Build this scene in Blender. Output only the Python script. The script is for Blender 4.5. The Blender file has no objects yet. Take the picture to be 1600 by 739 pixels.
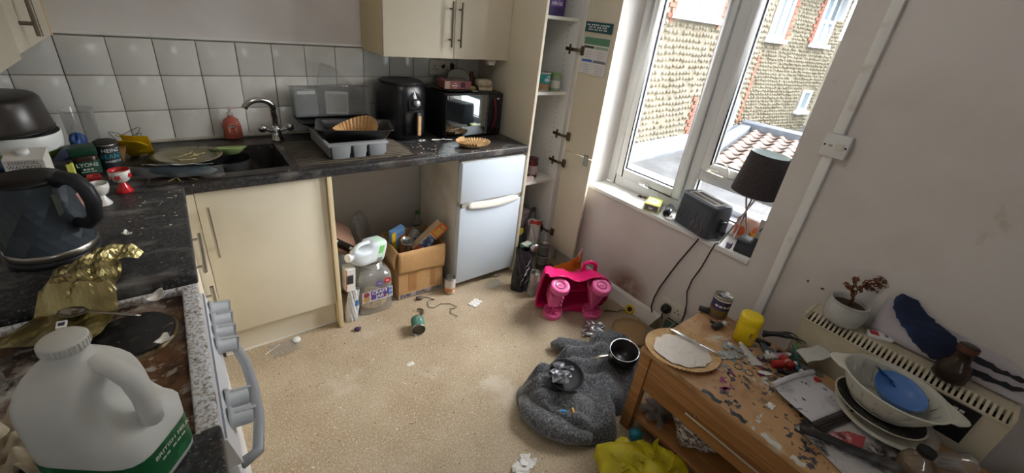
import bpy, bmesh, math, random
from mathutils import Vector, Matrix, Euler

random.seed(7)
PI = math.pi
SC = bpy.context.scene
COL = SC.collection

# ------------------------------------------------------------------ camera
cam_d = bpy.data.cameras.new('camera')
cam = bpy.data.objects.new('camera', cam_d)
COL.objects.link(cam)
cam_d.sensor_width = 36.0
cam_d.lens = 653.607 / 1600 * 36.0
cam_d.shift_x = (800 - 791.589) / 1600
cam_d.shift_y = (338.268 - 369.5) / 1600
cam_d.clip_start = 0.02
_R = Vector((0.79972998, -0.59163078, 0.10200478))
_U = Vector((0.18558421, 0.4052039, 0.89519177))
_F = Vector((0.57095574, 0.69698122, -0.43385104))
_m = Matrix((_R, _U, -_F)).transposed().to_4x4()
_m.translation = Vector((0.50189, -2.44183, 1.59574))
cam.matrix_world = _m
SC.camera = cam

# ------------------------------------------------------------------ world, daylight, exposure
SC.view_settings.view_transform = 'Standard'
SC.view_settings.look = 'None'
SC.view_settings.gamma = 1.0
SC.view_settings.use_curve_mapping = False
SC.view_settings.exposure = 1.07
W = bpy.data.worlds.new('overcast_sky')
SC.world = W
W.use_nodes = True
_bg = W.node_tree.nodes['Background']
_bg.inputs[0].default_value = (0.85, 0.93, 1.0, 1)
_bg.inputs[1].default_value = 2.7
sd = bpy.data.lights.new('hazy_sun', 'SUN')
sd.energy = 13.0
sd.angle = math.radians(60)
sd.color = (1.0, 0.98, 0.96)
so = bpy.data.objects.new('hazy_sun', sd)
COL.objects.link(so)
so.rotation_euler = Vector((-0.70, 0.33, -0.60)).to_track_quat('-Z', 'Y').to_euler()
pd = bpy.data.lights.new('window_portal', 'AREA')
pd.shape = 'RECTANGLE'
pd.size = 1.1
pd.size_y = 1.3
pd.cycles.is_portal = True
po = bpy.data.objects.new('window_portal', pd)
COL.objects.link(po)
po.location = (2.80, -1.33, 1.30)
po.rotation_euler = Vector((-1, 0, 0)).to_track_quat('-Z', 'Y').to_euler()

pd2 = bpy.data.lights.new('fill_window_portal', 'AREA')  # portal of the added fill window behind the viewpoint
pd2.shape = 'RECTANGLE'
pd2.size = .5
pd2.size_y = .7
pd2.cycles.is_portal = True
po2 = bpy.data.objects.new('fill_window_portal', pd2)
COL.objects.link(po2)
po2.location = (.40, -4.48, 1.55)
po2.rotation_euler = Vector((0, 1, 0)).to_track_quat('-Z', 'Y').to_euler()

# ------------------------------------------------------------------ materials
MATS = {}


def _nt(name):
    m = bpy.data.materials.new(name)
    m.use_nodes = True
    n = m.node_tree.nodes
    return m, n, m.node_tree.links, n['Principled BSDF']


def noise_fac(n, l, scale, lo, hi, detail=6, rough=0.6, stretch=None, vor=False):
    tc = n.new('ShaderNodeTexCoord')
    src = tc.outputs['Object']
    if stretch:
        mp = n.new('ShaderNodeMapping')
        mp.inputs['Scale'].default_value = stretch
        l.new(src, mp.inputs[0])
        src = mp.outputs[0]
    if vor:
        t = n.new('ShaderNodeTexVoronoi')
        t.inputs['Scale'].default_value = scale
        out = t.outputs['Distance']
    else:
        t = n.new('ShaderNodeTexNoise')
        t.inputs['Scale'].default_value = scale
        t.inputs['Detail'].default_value = detail
        t.inputs['Roughness'].default_value = rough
        out = t.outputs['Fac']
    l.new(src, t.inputs['Vector'])
    r = n.new('ShaderNodeMapRange')
    r.inputs['From Min'].default_value = lo
    r.inputs['From Max'].default_value = hi
    l.new(out, r.inputs['Value'])
    return r.outputs[0]


def mix(n, l, fac, a, b):
    x = n.new('ShaderNodeMix')
    x.data_type = 'RGBA'
    if hasattr(fac, 'node'):
        l.new(fac, x.inputs[0])
    else:
        x.inputs[0].default_value = fac
    for v, i in ((a, 6), (b, 7)):
        if hasattr(v, 'node'):
            l.new(v, x.inputs[i])
        else:
            x.inputs[i].default_value = (*v[:3], 1)
    return x.outputs[2]


def s2l(c):
    return tuple(((v / 255) / 12.92 if v / 255 <= .04045 else ((v / 255 + .055) / 1.055) ** 2.4) for v in c)


def mat(name, rgb, rough=.5, metal=0., layers=(), bump=0., bscale=80., spec=.5, coat=0., trans=0., ior=1.45, emit=0.,
        sub=0., bstretch=None, sheen=0.):
    """rgb and layer colours are 0-255 sRGB; layers: (rgb, scale, lo, hi[, stretch[, voronoi]])"""
    if name in MATS:
        return MATS[name]
    m, n, l, p = _nt(name)
    c = s2l(rgb)
    for L in layers:
        f = noise_fac(n, l, L[1], L[2], L[3], stretch=(L[4] if len(L) > 4 else None), vor=(len(L) > 5 and L[5]))
        c = mix(n, l, f, c, s2l(L[0]))
    if hasattr(c, 'node'):
        l.new(c, p.inputs['Base Color'])
    else:
        p.inputs['Base Color'].default_value = (*c, 1)
    p.inputs['Roughness'].default_value = rough
    p.inputs['Metallic'].default_value = metal
    p.inputs['Specular IOR Level'].default_value = spec
    p.inputs['Coat Weight'].default_value = coat
    p.inputs['Transmission Weight'].default_value = trans
    p.inputs['IOR'].default_value = ior
    p.inputs['Sheen Weight'].default_value = sheen
    if sub:
        p.inputs['Subsurface Weight'].default_value = sub
        p.inputs['Subsurface Radius'].default_value = (.02, .02, .02)
    if emit:
        p.inputs['Emission Color'].default_value = (*s2l(rgb), 1)
        p.inputs['Emission Strength'].default_value = emit
    if bump:
        f = noise_fac(n, l, bscale, 0, 1, stretch=bstretch)
        b = n.new('ShaderNodeBump')
        b.inputs['Strength'].default_value = bump
        b.inputs['Distance'].default_value = .004
        l.new(f, b.inputs['Height'])
        l.new(b.outputs[0], p.inputs['Normal'])
    MATS[name] = m
    return m


def clear_mat(name, rgb, thru=.8, gloss=.1, rough=.05, body=.12):
    """thin clear plastic or glass: mostly see-through, some sheen, some milky body"""
    if name in MATS:
        return MATS[name]
    m = bpy.data.materials.new(name)
    m.use_nodes = True
    n, l = m.node_tree.nodes, m.node_tree.links
    n.remove(n['Principled BSDF'])
    tr = n.new('ShaderNodeBsdfTransparent')
    gl = n.new('ShaderNodeBsdfGlossy')
    df = n.new('ShaderNodeBsdfDiffuse')
    c = s2l(rgb)
    tr.inputs[0].default_value = (*[min(1, .88 + .12 * v ** .5) for v in c], 1)
    df.inputs[0].default_value = (*c, 1)
    gl.inputs['Roughness'].default_value = rough
    fr = n.new('ShaderNodeLayerWeight')
    pw = n.new('ShaderNodeMath')
    pw.operation = 'POWER'
    pw.inputs[1].default_value = 5.0
    l.new(fr.outputs['Facing'], pw.inputs[0])
    a = n.new('ShaderNodeMixShader')
    a.inputs[0].default_value = body
    l.new(tr.outputs[0], a.inputs[1])
    l.new(df.outputs[0], a.inputs[2])
    b = n.new('ShaderNodeMixShader')
    mm = n.new('ShaderNodeMath')
    mm.operation = 'MULTIPLY_ADD'
    mm.use_clamp = True
    mm.inputs[1].default_value = .6
    mm.inputs[2].default_value = gloss * .3
    l.new(pw.outputs[0], mm.inputs[0])
    l.new(mm.outputs[0], b.inputs[0])
    l.new(a.outputs[0], b.inputs[1])
    l.new(gl.outputs[0], b.inputs[2])
    l.new(b.outputs[0], n['Material Output'].inputs[0])
    MATS[name] = m
    return m


# ------------------------------------------------------------------ mesh building
def T(x=0, y=0, z=0, rx=0, ry=0, rz=0, s=1):
    return Matrix.Translation((x, y, z)) @ Euler((rx, ry, rz)).to_matrix().to_4x4() @ Matrix.Diagonal((s, s, s, 1))


class MB:
    def __init__(self, M=None):
        self.v, self.f, self.sm, self.mi = [], [], [], []
        self.M = M or Matrix()
        self.k = 0

    def add(self, vs, fs, smooth=False):
        o = len(self.v)
        self.v += [tuple(self.M @ Vector(p)) for p in vs]
        for f in fs:
            self.f.append(tuple(i + o for i in f))
            self.sm.append(smooth)
            self.mi.append(self.k)
        return self

    def box(self, x0, x1, y0, y1, z0, z1):
        if x0 > x1: x0, x1 = x1, x0
        if y0 > y1: y0, y1 = y1, y0
        if z0 > z1: z0, z1 = z1, z0
        return self.add([(x0, y0, z0), (x1, y0, z0), (x1, y1, z0), (x0, y1, z0), (x0, y0, z1), (x1, y0, z1), (x1, y1, z1), (x0, y1, z1)],
                        [(0, 3, 2, 1), (4, 5, 6, 7), (0, 1, 5, 4), (1, 2, 6, 5), (2, 3, 7, 6), (3, 0, 4, 7)])

    def lathe(self, prof, seg=24, smooth=True, a0=0., sx=1., sy=1., power=None):
        """prof: [(r,z)...]; power >2 gives a rounded-square section"""
        vs, fs = [], []
        idx = []
        for r, z in prof:
            if r < 1e-6:
                idx.append([len(vs)])
                vs.append((0, 0, z))
            else:
                row = []
                for i in range(seg):
                    a = a0 + 2 * PI * i / seg
                    c, s = math.cos(a), math.sin(a)
                    k = 1.
                    if power:
                        k = (abs(c) ** power + abs(s) ** power) ** (-1 / power)
                    row.append(len(vs))
                    vs.append((r * c * k * sx, r * s * k * sy, z))
                idx.append(row)
        for a, b in zip(idx, idx[1:]):
            for i in range(seg):
                j = (i + 1) % seg
                if len(a) == 1 and len(b) == 1:
                    continue
                if len(a) == 1:
                    fs.append((a[0], b[j], b[i]))
                elif len(b) == 1:
                    fs.append((a[i], a[j], b[0]))
                else:
                    fs.append((a[i], a[j], b[j], b[i]))
        return self.add(vs, fs, smooth)

    def cyl(self, r, z0, z1, seg=20, r1=None):
        r1 = r if r1 is None else r1
        return self.lathe([(0, z0), (r, z0)], seg, False).lathe([(r, z0), (r1, z1)], seg, True).lathe([(r1, z1), (0, z1)], seg, False)

    def rod(self, a, b, r, seg=10, r1=None):
        a, b = Vector(a), Vector(b)
        d = b - a
        keep = self.M
        self.M = keep @ Matrix.Translation(a) @ d.to_track_quat('Z', 'Y').to_matrix().to_4x4()
        self.cyl(r, 0, d.length, seg, r1)
        self.M = keep
        return self

    def tube(self, pts, r, seg=8, closed=False, flat=1.):
        pts = [Vector(p) for p in pts]
        n = len(pts)
        rs = r if isinstance(r, (list, tuple)) else [r] * n
        vs, fs = [], []
        up = None
        for i, p in enumerate(pts):
            if closed:
                t = pts[(i + 1) % n] - pts[i - 1]
            else:
                t = pts[min(i + 1, n - 1)] - pts[max(i - 1, 0)]
            t.normalize()
            if up is None:
                up = Vector((0, 0, 1)) if abs(t.z) < .9 else Vector((1, 0, 0))
            up = (up - t * up.dot(t)).normalized()
            w = t.cross(up)
            for k in range(seg):
                a = 2 * PI * k / seg
                vs.append(p + w * (math.cos(a) * rs[i]) + up * (math.sin(a) * rs[i] * flat))
        m = n if closed else n - 1
        for i in range(m):
            j = (i + 1) % n
            for k in range(seg):
                q = (k + 1) % seg
                fs.append((i * seg + k, i * seg + q, j * seg + q, j * seg + k))
        if not closed:
            fs.append(tuple(range(seg))[::-1])
            fs.append(tuple((n - 1) * seg + k for k in range(seg)))
        return self.add(vs, fs, True)

    def prism(self, poly, z0, z1, smooth=False):
        n = len(poly)
        vs = [(x, y, z0) for x, y in poly] + [(x, y, z1) for x, y in poly]
        fs = [tuple(range(n))[::-1], tuple(range(n, 2 * n))] + [(i, (i + 1) % n, n + (i + 1) % n, n + i) for i in range(n)]
        return self.add(vs, fs, smooth)

    def grid(self, fn, nu, nv, smooth=True, thick=0., cu=False):
        """fn(u,v) with u,v in 0..1; thick gives a closed shell"""
        P = [[Vector(fn(i / nu, j / nv)) for j in range(nv + 1)] for i in range(nu + 1)]
        vs = [p for row in P for p in row]
        w = nv + 1
        fs = [(i * w + j, (i + 1) * w + j, (i + 1) * w + j + 1, i * w + j + 1) for i in range(nu) for j in range(nv)]
        if thick:
            N = []
            for i in range(nu + 1):
                for j in range(nv + 1):
                    a = P[min(i + 1, nu)][j] - P[max(i - 1, 0)][j]
                    b = P[i][min(j + 1, nv)] - P[i][max(j - 1, 0)]
                    c = a.cross(b)
                    N.append(c.normalized() if c.length > 1e-9 else Vector((0, 0, 1)))
            o = len(vs)
            vs = vs + [p - N[k] * thick for k, p in enumerate(vs)]
            fs = fs + [tuple(x + o for x in f[::-1]) for f in fs]
            ring = [i * w for i in range(nu + 1)] + [nu * w + j for j in range(1, nv + 1)] + [i * w + nv for i in range(nu - 1, -1, -1)] + [j for j in range(nv - 1, 0, -1)]
            for a, b in zip(ring, ring[1:] + ring[:1]):
                fs.append((b, a, a + o, b + o))
        return self.add(vs, fs, smooth)

    def ball(self, c, rx, ry=None, rz=None, seg=14, rings=8):
        ry = ry or rx
        rz = rz or rx
        keep = self.M
        self.M = keep @ Matrix.Translation(c) @ Matrix.Diagonal((rx, ry, rz, 1))
        self.lathe([(math.sin(PI * i / rings), -math.cos(PI * i / rings)) for i in range(rings + 1)], seg)
        self.M = keep
        return self

    def mesh(self, name, mats, bevel=0., seg=2, ang=35, weld=False):
        me = bpy.data.meshes.new(name)
        me.from_pydata(self.v, [], self.f)
        for m in (mats if isinstance(mats, (list, tuple)) else [mats]):
            me.materials.append(m)
        for p, s, k in zip(me.polygons, self.sm, self.mi):
            p.use_smooth = s
            p.material_index = k
        if bevel or weld:
            bm = bmesh.new()
            bm.from_mesh(me)
            bmesh.ops.remove_doubles(bm, verts=bm.verts, dist=1e-5)
            if bevel:
                es = [e for e in bm.edges if len(e.link_faces) == 2 and e.calc_face_angle(0) > math.radians(ang)]
                bmesh.ops.bevel(bm, geom=es, offset=bevel, segments=seg, affect='EDGES', profile=.5, clamp_overlap=True)
                for f in bm.faces:
                    f.smooth = True
            bm.to_mesh(me)
            bm.free()
            if bevel:
                me.set_sharp_from_angle(angle=math.radians(40))
        return me

    def build(self, name, mats, parent=None, loc=None, rot=None, **kw):
        return link(name, self.mesh(name, mats, **kw), parent, loc, rot)


def link(name, me, parent=None, loc=None, rot=None):
    o = bpy.data.objects.new(name, me)
    COL.objects.link(o)
    if parent:
        o.parent = parent
    if loc is not None:
        o.location = loc
    if rot is not None:
        o.rotation_euler = rot
    return o


def tag(o, label=None, cat=None, group=None, kind=None):
    for k, v in (('label', label), ('category', cat), ('group', group), ('kind', kind)):
        if v:
            o[k] = v
    return o


def thing(name, label, cat, loc=(0, 0, 0), rz=0., group=None, rot=None):
    o = link(name, None, None, loc, rot or (0, 0, rz))
    o.empty_display_size = .05
    return tag(o, label, cat, group)


def copy_tree(o, parent=None):
    c = o.copy()
    COL.objects.link(c)
    c.parent = parent
    for ch in [x for x in bpy.data.objects if x.parent is o]:
        copy_tree(ch, c)
    return c


def text_mesh(s, size, align='CENTER', bold=0., spacing=1.0, extrude=.0):
    cu = bpy.data.curves.new('lettering', 'FONT')
    cu.body = s
    cu.size = size
    cu.align_x = align
    cu.align_y = 'CENTER'
    cu.offset = bold
    cu.extrude = extrude
    cu.space_character = spacing
    cu.resolution_u = 3
    ob = bpy.data.objects.new('lettering', cu)
    COL.objects.link(ob)
    dg = bpy.context.evaluated_depsgraph_get()
    me = bpy.data.meshes.new_from_object(ob.evaluated_get(dg))
    bpy.data.objects.remove(ob)
    bpy.data.curves.remove(cu)
    return me


READABLE = {'ESSENTIAL', 'WAITROSE', 'LONG LIFE', 'LYONS', 'HEINZ', 'BEANZ', 'BARBECUE', 'CRAFT', 'JAR', 'EVRI', 'BRITISH MILK', 'HEROES'}


def print_bars(s, size):
    """print too small to read in the photograph: one broken dash per word"""
    m = MB()
    total = len(s) * size * .5
    x = -total / 2
    for wd in s.split(' '):
        n = max(1, len(wd) // 2)
        L = len(wd) * size * .5
        for i in range(n):
            a = x + L * i / n
            m.add([(a, -size * .28, 0), (a + L / n * .78, -size * .28, 0), (a + L / n * .78, size * .28, 0), (a, size * .28, 0)], [(0, 1, 2, 3)])
        x += L + size * .5
    me = bpy.data.meshes.new('lettering')
    me.from_pydata(m.v, [], m.f)
    return me


def letter(s, size, m, parent, M, wrap=None, bold=0., spacing=1.0, squash=1.0, name='lettering'):
    """flat lettering in the xy plane put through M; wrap=(radius): bent round a vertical cylinder, front at -y"""
    me = text_mesh(s, size, bold=bold, spacing=spacing) if s in READABLE or s[0].isdigit() else print_bars(s, size)
    for v in me.vertices:
        x, y, z = v.co
        x *= squash
        if wrap:
            a = x / wrap
            p = Vector((math.sin(a) * wrap, -math.cos(a) * wrap, y))
        else:
            p = Vector((x, y, z))
        v.co = M @ p
    me.materials.append(m)
    return link(name, me, parent)


def upright(x, y, z, rz=0.):
    """lettering plane standing up, reading from -y"""
    return Matrix.Translation((x, y, z)) @ Matrix.Rotation(rz, 4, 'Z') @ Matrix.Rotation(PI / 2, 4, 'X')


def rrect(w, d, r, n=4):
    p = []
    for cx, cy, a0 in ((w / 2 - r, d / 2 - r, 0), (-w / 2 + r, d / 2 - r, PI / 2), (-w / 2 + r, -d / 2 + r, PI), (w / 2 - r, -d / 2 + r, 1.5 * PI)):
        for i in range(n + 1):
            a = a0 + PI / 2 * i / n
            p.append((cx + r * math.cos(a), cy + r * math.sin(a)))
    return p


def rn(a, b):
    return random.uniform(a, b)


def hnoise(x, y, s=0):
    """cheap smooth pseudo noise for folds"""
    return (math.sin(x * 1.7 + s) * math.cos(y * 2.3 + s * 1.3) + .5 * math.sin(x * 4.1 + y * 3.3 + s * 2.1) + .25 * math.cos(x * 7.9 - y * 6.7 + s)) / 1.75

# ------------------------------------------------------------------ shared materials
paint = mat('wall_paint', (222, 217, 213), .75, layers=(((208, 200, 194), 2.2, .45, .75), ((186, 172, 158), 5, .68, .80)), bump=.12, bscale=30)
white_paint = mat('white_gloss_paint', (236, 236, 233), .45, layers=(((205, 196, 180), 6, .58, .75),), bump=.05)
ceil_m = mat('ceiling_paint', (235, 232, 226), .8)
tile_m = mat('white_glazed_tile', (214, 213, 207), .22, layers=(((196, 192, 182), 5, .5, .72),), coat=.3)
grout = mat('grey_grout', (138, 132, 122), .85, layers=(((100, 92, 80), 12, .5, .7),))
cream = mat('cream_laminate', (219, 210, 189), .42, layers=(((209, 199, 176), 3, .5, .8),), bump=.02, bscale=60)
cream_in = mat('cream_edge', (222, 204, 166), .5)
carcass_w = mat('white_melamine', (222, 222, 220), .5, layers=(((190, 180, 166), 4, .6, .8),))
steel = mat('brushed_steel', (178, 172, 162), .32, 1.)
chrome = mat('chrome', (196, 196, 198), .12, 1.)
black_top = mat('black_worktop', (36, 37, 39), .42, layers=(((64, 64, 66), 60, .46, .60), ((118, 115, 110), 8, .53, .72, (1, 2.2, 1)), ((112, 110, 106), 170, .58, .66), ((66, 52, 40), 5, .58, .72), ((190, 188, 184), 70, .66, .70)), bump=.1, bscale=120)
black_edge = mat('black_worktop_edge', (30, 30, 34), .4, layers=(((62, 62, 68), 14, .55, .75),))
upvc = mat('white_upvc', (226, 228, 230), .35, layers=(((190, 186, 176), 7, .6, .8),))
rubber = mat('black_gasket', (24, 24, 26), .6)
glass = clear_mat('window_glass', (235, 240, 240), gloss=.12, rough=.01, body=.02)
blackp = mat('black_plastic', (26, 26, 28), .38, layers=(((46, 46, 48), 20, .5, .75),))
blackm = mat('matt_black', (28, 28, 30), .7)
white_p = mat('white_plastic', (228, 228, 226), .4)
ivory_p = mat('ivory_plastic', (222, 218, 206), .45)

# ------------------------------------------------------------------ room shell
XL, XR, YF, ZC = -.15, 2.525, -4.3, 2.42
floor_m = mat('worn_tan_floor', (176, 159, 134), .8, layers=(
    ((156, 136, 108), 2.0, .42, .64), ((202, 190, 170), 150, .50, .66), ((118, 98, 74), 190, .55, .68),
    ((224, 218, 206), 120, .68, .72), ((196, 186, 170), 2.6, .60, .74), ((120, 92, 66), 13, .69, .75)), bump=.25, bscale=160)


def plate_wall(x0, x1, y0, y1, z0, z1, h):
    m = MB()
    m.box(x0, h[0], y0, y1, z0, z1).box(h[1], x1, y0, y1, z0, z1).box(h[0], h[1], y0, y1, z0, h[2]).box(h[0], h[1], y0, y1, h[3], z1)
    return m


tag(MB().box(XL - .2, XR + .3, YF - .2, .2, -.06, 0).build('floor', floor_m), 'worn tan speckled floor littered with crumbs and scraps', kind='structure')
wall_back = tag(MB().box(XL - .2, XR + .3, 0, .2, 0, ZC).build('wall_back', paint), 'back wall behind the worktop, painted above white tiles', kind='structure')
tag(MB().box(XL - .2, XL, YF, 0, 0, ZC).build('wall_left', paint), 'pale painted wall behind the kettle and cooker', kind='structure')
tag(plate_wall(XL - .2, XR + .3, YF - .2, YF, 0, ZC, (.15, .65, 1.2, 1.9)).build('wall_front', paint), 'plain painted wall behind the viewpoint', kind='structure')
tag(MB().box(XL - .2, XR + .3, YF - .2, .2, ZC, ZC + .1).build('ceiling', ceil_m), 'plain white ceiling above the kitchen', kind='structure')
WY0, WY1, WZ0, WZ1 = -1.823, -.775, .665, 2.06
wall_stained = mat('window_wall_paint', (222, 217, 213), .75, layers=(((208, 200, 194), 2.2, .45, .75), ((186, 172, 158), 5, .68, .80)), bump=.12, bscale=30)
n, l = wall_stained.node_tree.nodes, wall_stained.node_tree.links
_p = n['Principled BSDF']
_src = _p.inputs['Base Color'].links[0].from_socket
_tc = n.new('ShaderNodeTexCoord')
_d = n.new('ShaderNodeVectorMath')
_d.operation = 'DISTANCE'
_d.inputs[1].default_value = (2.525, -1.24, .12)
l.new(_tc.outputs['Object'], _d.inputs[0])
_r = n.new('ShaderNodeMapRange')
_r.inputs['From Min'].default_value = .17
_r.inputs['From Max'].default_value = .05
l.new(_d.outputs['Value'], _r.inputs['Value'])
_k = n.new('ShaderNodeMath')
_k.operation = 'MULTIPLY'
l.new(_r.outputs[0], _k.inputs[0])
l.new(noise_fac(n, l, 7, .25, .55), _k.inputs[1])
l.new(mix(n, l, _k.outputs[0], _src, s2l((146, 106, 70))), _p.inputs['Base Color'])
w = MB()
w.box(XR, XR + .3, YF, WY0, 0, ZC).box(XR, XR + .3, WY1, 0, 0, ZC).box(XR, XR + .3, WY0, WY1, 0, WZ0 - .03).box(XR, XR + .3, WY0, WY1, WZ1, ZC)
tag(w.build('wall_right', wall_stained), 'grey-white painted window wall with scuffs and two small holes', kind='structure')
# skirting, trunking, tile trim
sk = MB()
sk.prism([(0, 0), (-.018, 0), (-.018, .085), (-.010, .098), (0, .10)], 0, 1)
skm = sk.mesh('baseboard_right', white_paint)
for v in skm.vertices:
    x, y, z = v.co
    v.co = (XR + x, -.62 - z * 3.2, y)
tag(link('baseboard_right', skm), 'low painted skirting board under the window wall', kind='structure')
tag(MB().box(XR - .022, XR, -1.962, -1.925, 1.31, ZC).build('trim_1', white_paint, bevel=.004), 'painted cable trunking running up from the wall switch', kind='structure')
tag(MB().box(XR - .022, XR, -1.962, -1.925, .10, 1.225).build('trim_2', white_paint, bevel=.004), 'painted cable trunking running down from the wall switch', kind='structure')
tag(MB().box(.0, 2.1, -.010, 0, 1.352, 1.362).build('trim_3', white_paint, bevel=.002), 'thin painted edge strip along the top of the tiles', kind='structure')
tag(MB().box(XL, 2.1, -.016, 0, .902, .916).build('trim_4', mat('sealant', (190, 184, 170), .5, layers=(((120, 104, 84), 16, .5, .7),)), bevel=.004), 'grubby sealant strip between worktop and tiles', kind='structure')
# tiles, each its own piece on a bed of grout
gm = MB().box(XL, 2.1, -.004, 0, .9, 1.352).build('grout_bed', grout, wall_back)
tm = MB().box(.0015, .1485, -.009, -.003, .0015, .1485).mesh('tile', tile_m, bevel=.002, seg=2)
for r, z in enumerate((.897, 1.047, 1.197)):
    for c in range(-1, 14):
        link('tile', tm, wall_back, (c * .15 + (rn(-.0006, .0006)), 0, z))
# scuffs and holes in the right wall
hole = mat('dark_hole', (52, 40, 32), .9)
for y, z, a, b in ((-2.065, .694, .006, .012), (-2.123, .69, .016, .007)):
    o = MB().ball((XR, y, z), .003, a * .5, b * .5, 8, 6).build('plaster_hole', hole)
    tag(o, 'dark chip in the plaster beside the trunking, ' + ('narrow upright one' if a < b else 'wider flat one'), 'wall chip')

# window sill board and the window itself
sill_m = mat('sill_white', (240, 240, 236), .35, layers=(((214, 200, 178), 9, .62, .74),))
tag(MB().box(XR - .012, 2.70, WY0 + .001, WY1 - .001, .640, .665).build('window_sill', sill_m, bevel=.004), 'white painted window sill with rust specks', kind='structure')
win = link('window_1', None)
tag(win, 'white plastic casement window with two lights and a low fanlight', kind='structure')
FX0, FX1 = 2.70, 2.765


def bar(name, y0, y1, z0, z1, x0=FX0, x1=FX1, m=upvc, parent=win, bev=.006):
    return MB().box(x0, x1, y0, y1, z0, z1).build(name, m, parent, bevel=bev)


FYL, FYR, FZT = -.775, -1.90, 2.06
f = MB()
f.box(FX0, FX1, FYL, FYL - .062, .665, FZT).box(FX0, FX1, FYR, FYR + .06, .665, FZT).box(FX0, FX1, FYL - .062, FYR + .06, .665, .728).box(FX0, FX1, FYL - .062, FYR + .06, FZT - .06, FZT)
f.build('frame', upvc, win, bevel=.004)
bar('mullion', -1.312, -1.372, .728, FZT - .06)
bar('transom', -1.372, FYR + .06, .885, .945)


def sash(y0, y1, z0, z1, wd, name='sash'):
    m = MB()
    x0, x1 = FX0 - .012, FX1 - .02
    m.box(x0, x1, y0, y0 - wd, z0, z1).box(x0, x1, y1 + wd, y1, z0, z1).box(x0, x1, y0 - wd, y1 + wd, z0, z0 + wd).box(x0, x1, y0 - wd, y1 + wd, z1 - wd, z1)
    s = m.build(name, upvc, win, bevel=.005)
    g = .006
    q = MB()
    a, b, c, d = y0 - wd, y1 + wd, z0 + wd, z1 - wd
    xx = FX0 + .012
    q.box(xx, xx + .008, a, a - g, c, d).box(xx, xx + .008, b + g, b, c, d).box(xx, xx + .008, a - g, b + g, c, c + g).box(xx, xx + .008, a - g, b + g, d - g, d)
    q.build('gasket', rubber, s)
    MB().box(xx + .012, xx + .018, a, b, c, d).build('pane', glass, s)
    return s


s1 = sash(-.842, -1.308, .733, FZT - .063, .050)
s2 = sash(-1.376, FYR + .064, .948, FZT - .063, .048)
s3 = MB().box(FX0 + .03, FX0 + .036, -1.372, FYR + .06, .728, .885).build('pane', glass, win)
q = MB()
for z in (.728, .879):
    q.box(FX0 + .02, FX0 + .03, -1.372, FYR + .06, z, z + .006)
q.box(FX0 + .02, FX0 + .03, -1.372, -1.378, .728, .885).build('gasket', rubber, win)
# assumed window behind the viewpoint, added for fill light
w2 = tag(link('fill_window', None), 'small plain white window added for fill light behind the viewpoint', kind='structure')
q = MB()
q.box(.15, .19, YF - .12, YF - .06, 1.2, 1.9).box(.61, .65, YF - .12, YF - .06, 1.2, 1.9).box(.19, .61, YF - .12, YF - .06, 1.2, 1.24).box(.19, .61, YF - .12, YF - .06, 1.86, 1.9)
q.build('frame', upvc, w2)
for a, b in ((.19, .61),):
    MB().box(a, b, YF - .095, YF - .09, 1.24, 1.86).build('pane', glass, w2)
# stays and handles
h = MB(T(2.688, -1.065, .742))
h.box(-.012, 0, -.035, .035, -.010, .010).rod((-.012, -.01, 0), (-.03, -.012, -.004), .007).tube([(-.03, .012, -.004), (-.032, -.02, -.006), (-.026, -.05, -.008)], .007)
h.build('stay_catch', white_p, win, bevel=.002)
h = MB(T(2.684, -1.445, .958))
h.box(-.010, 0, -.03, .03, -.012, .012).rod((-.010, .01, 0), (-.03, .01, 0), .008).tube([(-.028, .018, 0), (-.034, -.03, -.002), (-.03, -.075, -.004)], .008, flat=.7)
h.build('handle', ivory_p, win, bevel=.002)
h = MB()
h.tube([(2.672 + .002 * math.cos(a), -1.482 + .052 * math.cos(a) , .975 + .042 * math.sin(a)) for a in [PI * 2 * i / 22 for i in range(19)]], .0035)
h.build('restrictor_cable', ivory_p, win)
# rust crumbs along the sill
rust = mat('rust_crumbs', (112, 66, 42), .9, layers=(((70, 40, 26), 60, .4, .6),))
m = MB()
for i in range(60):
    t = random.random()
    m.ball((2.685 - rn(0, .03), -1.06 - t * .17, .667), rn(.002, .006), rn(.003, .007), rn(.002, .004), 6, 4)
tag(m.build('rust_crumbs', rust), 'line of brown rust crumbs at the back of the window sill', 'rust crumbs', kind='stuff')

# ------------------------------------------------------------------ outside: the neighbouring building and roofs
flint_bed = mat('flint_mortar', (106, 99, 83), .9, layers=(((126, 118, 101), 3, .4, .65), ((90, 76, 62), 1.1, .52, .7), ((76, 69, 58), 22, .56, .7)), bump=.6, bscale=14)
flint_m = mat('flint_stone', (130, 122, 103), .75, layers=(((108, 97, 77), 5, .45, .6), ((90, 81, 67), 2, .6, .75)), bump=.3, bscale=20)
brick_m = mat('red_brick', (132, 74, 57), .85, layers=(((150, 97, 78), 7, .45, .7),), bump=.3, bscale=30)
lead_m = mat('lead_flashing', (92, 98, 108), .6, layers=(((112, 117, 126), 5, .45, .7),), bump=.2, bscale=8)
felt_m = mat('roofing_felt', (60, 61, 64), .85, layers=(((78, 79, 82), 1.6, .42, .62), ((50, 50, 51), 3, .58, .72)), bump=.2, bscale=60)
dark_glass = mat('reflective_window_glass', (118, 130, 138), .08, spec=.8)
bld = link('neighbour_house', None)
tag(bld, 'flint walled house with brick edged white windows across the flat roof', 'building')


def facade(P, ang, s0, s1, z0, z1, thick=.3):
    M = Matrix.Translation((P[0], P[1], 0)) @ Matrix.Rotation(math.radians(ang), 4, 'Z')
    MB(M).box(s0, s1, 0, thick, z0, z1).build('flint_wall', flint_bed, bld)
    return M


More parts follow.
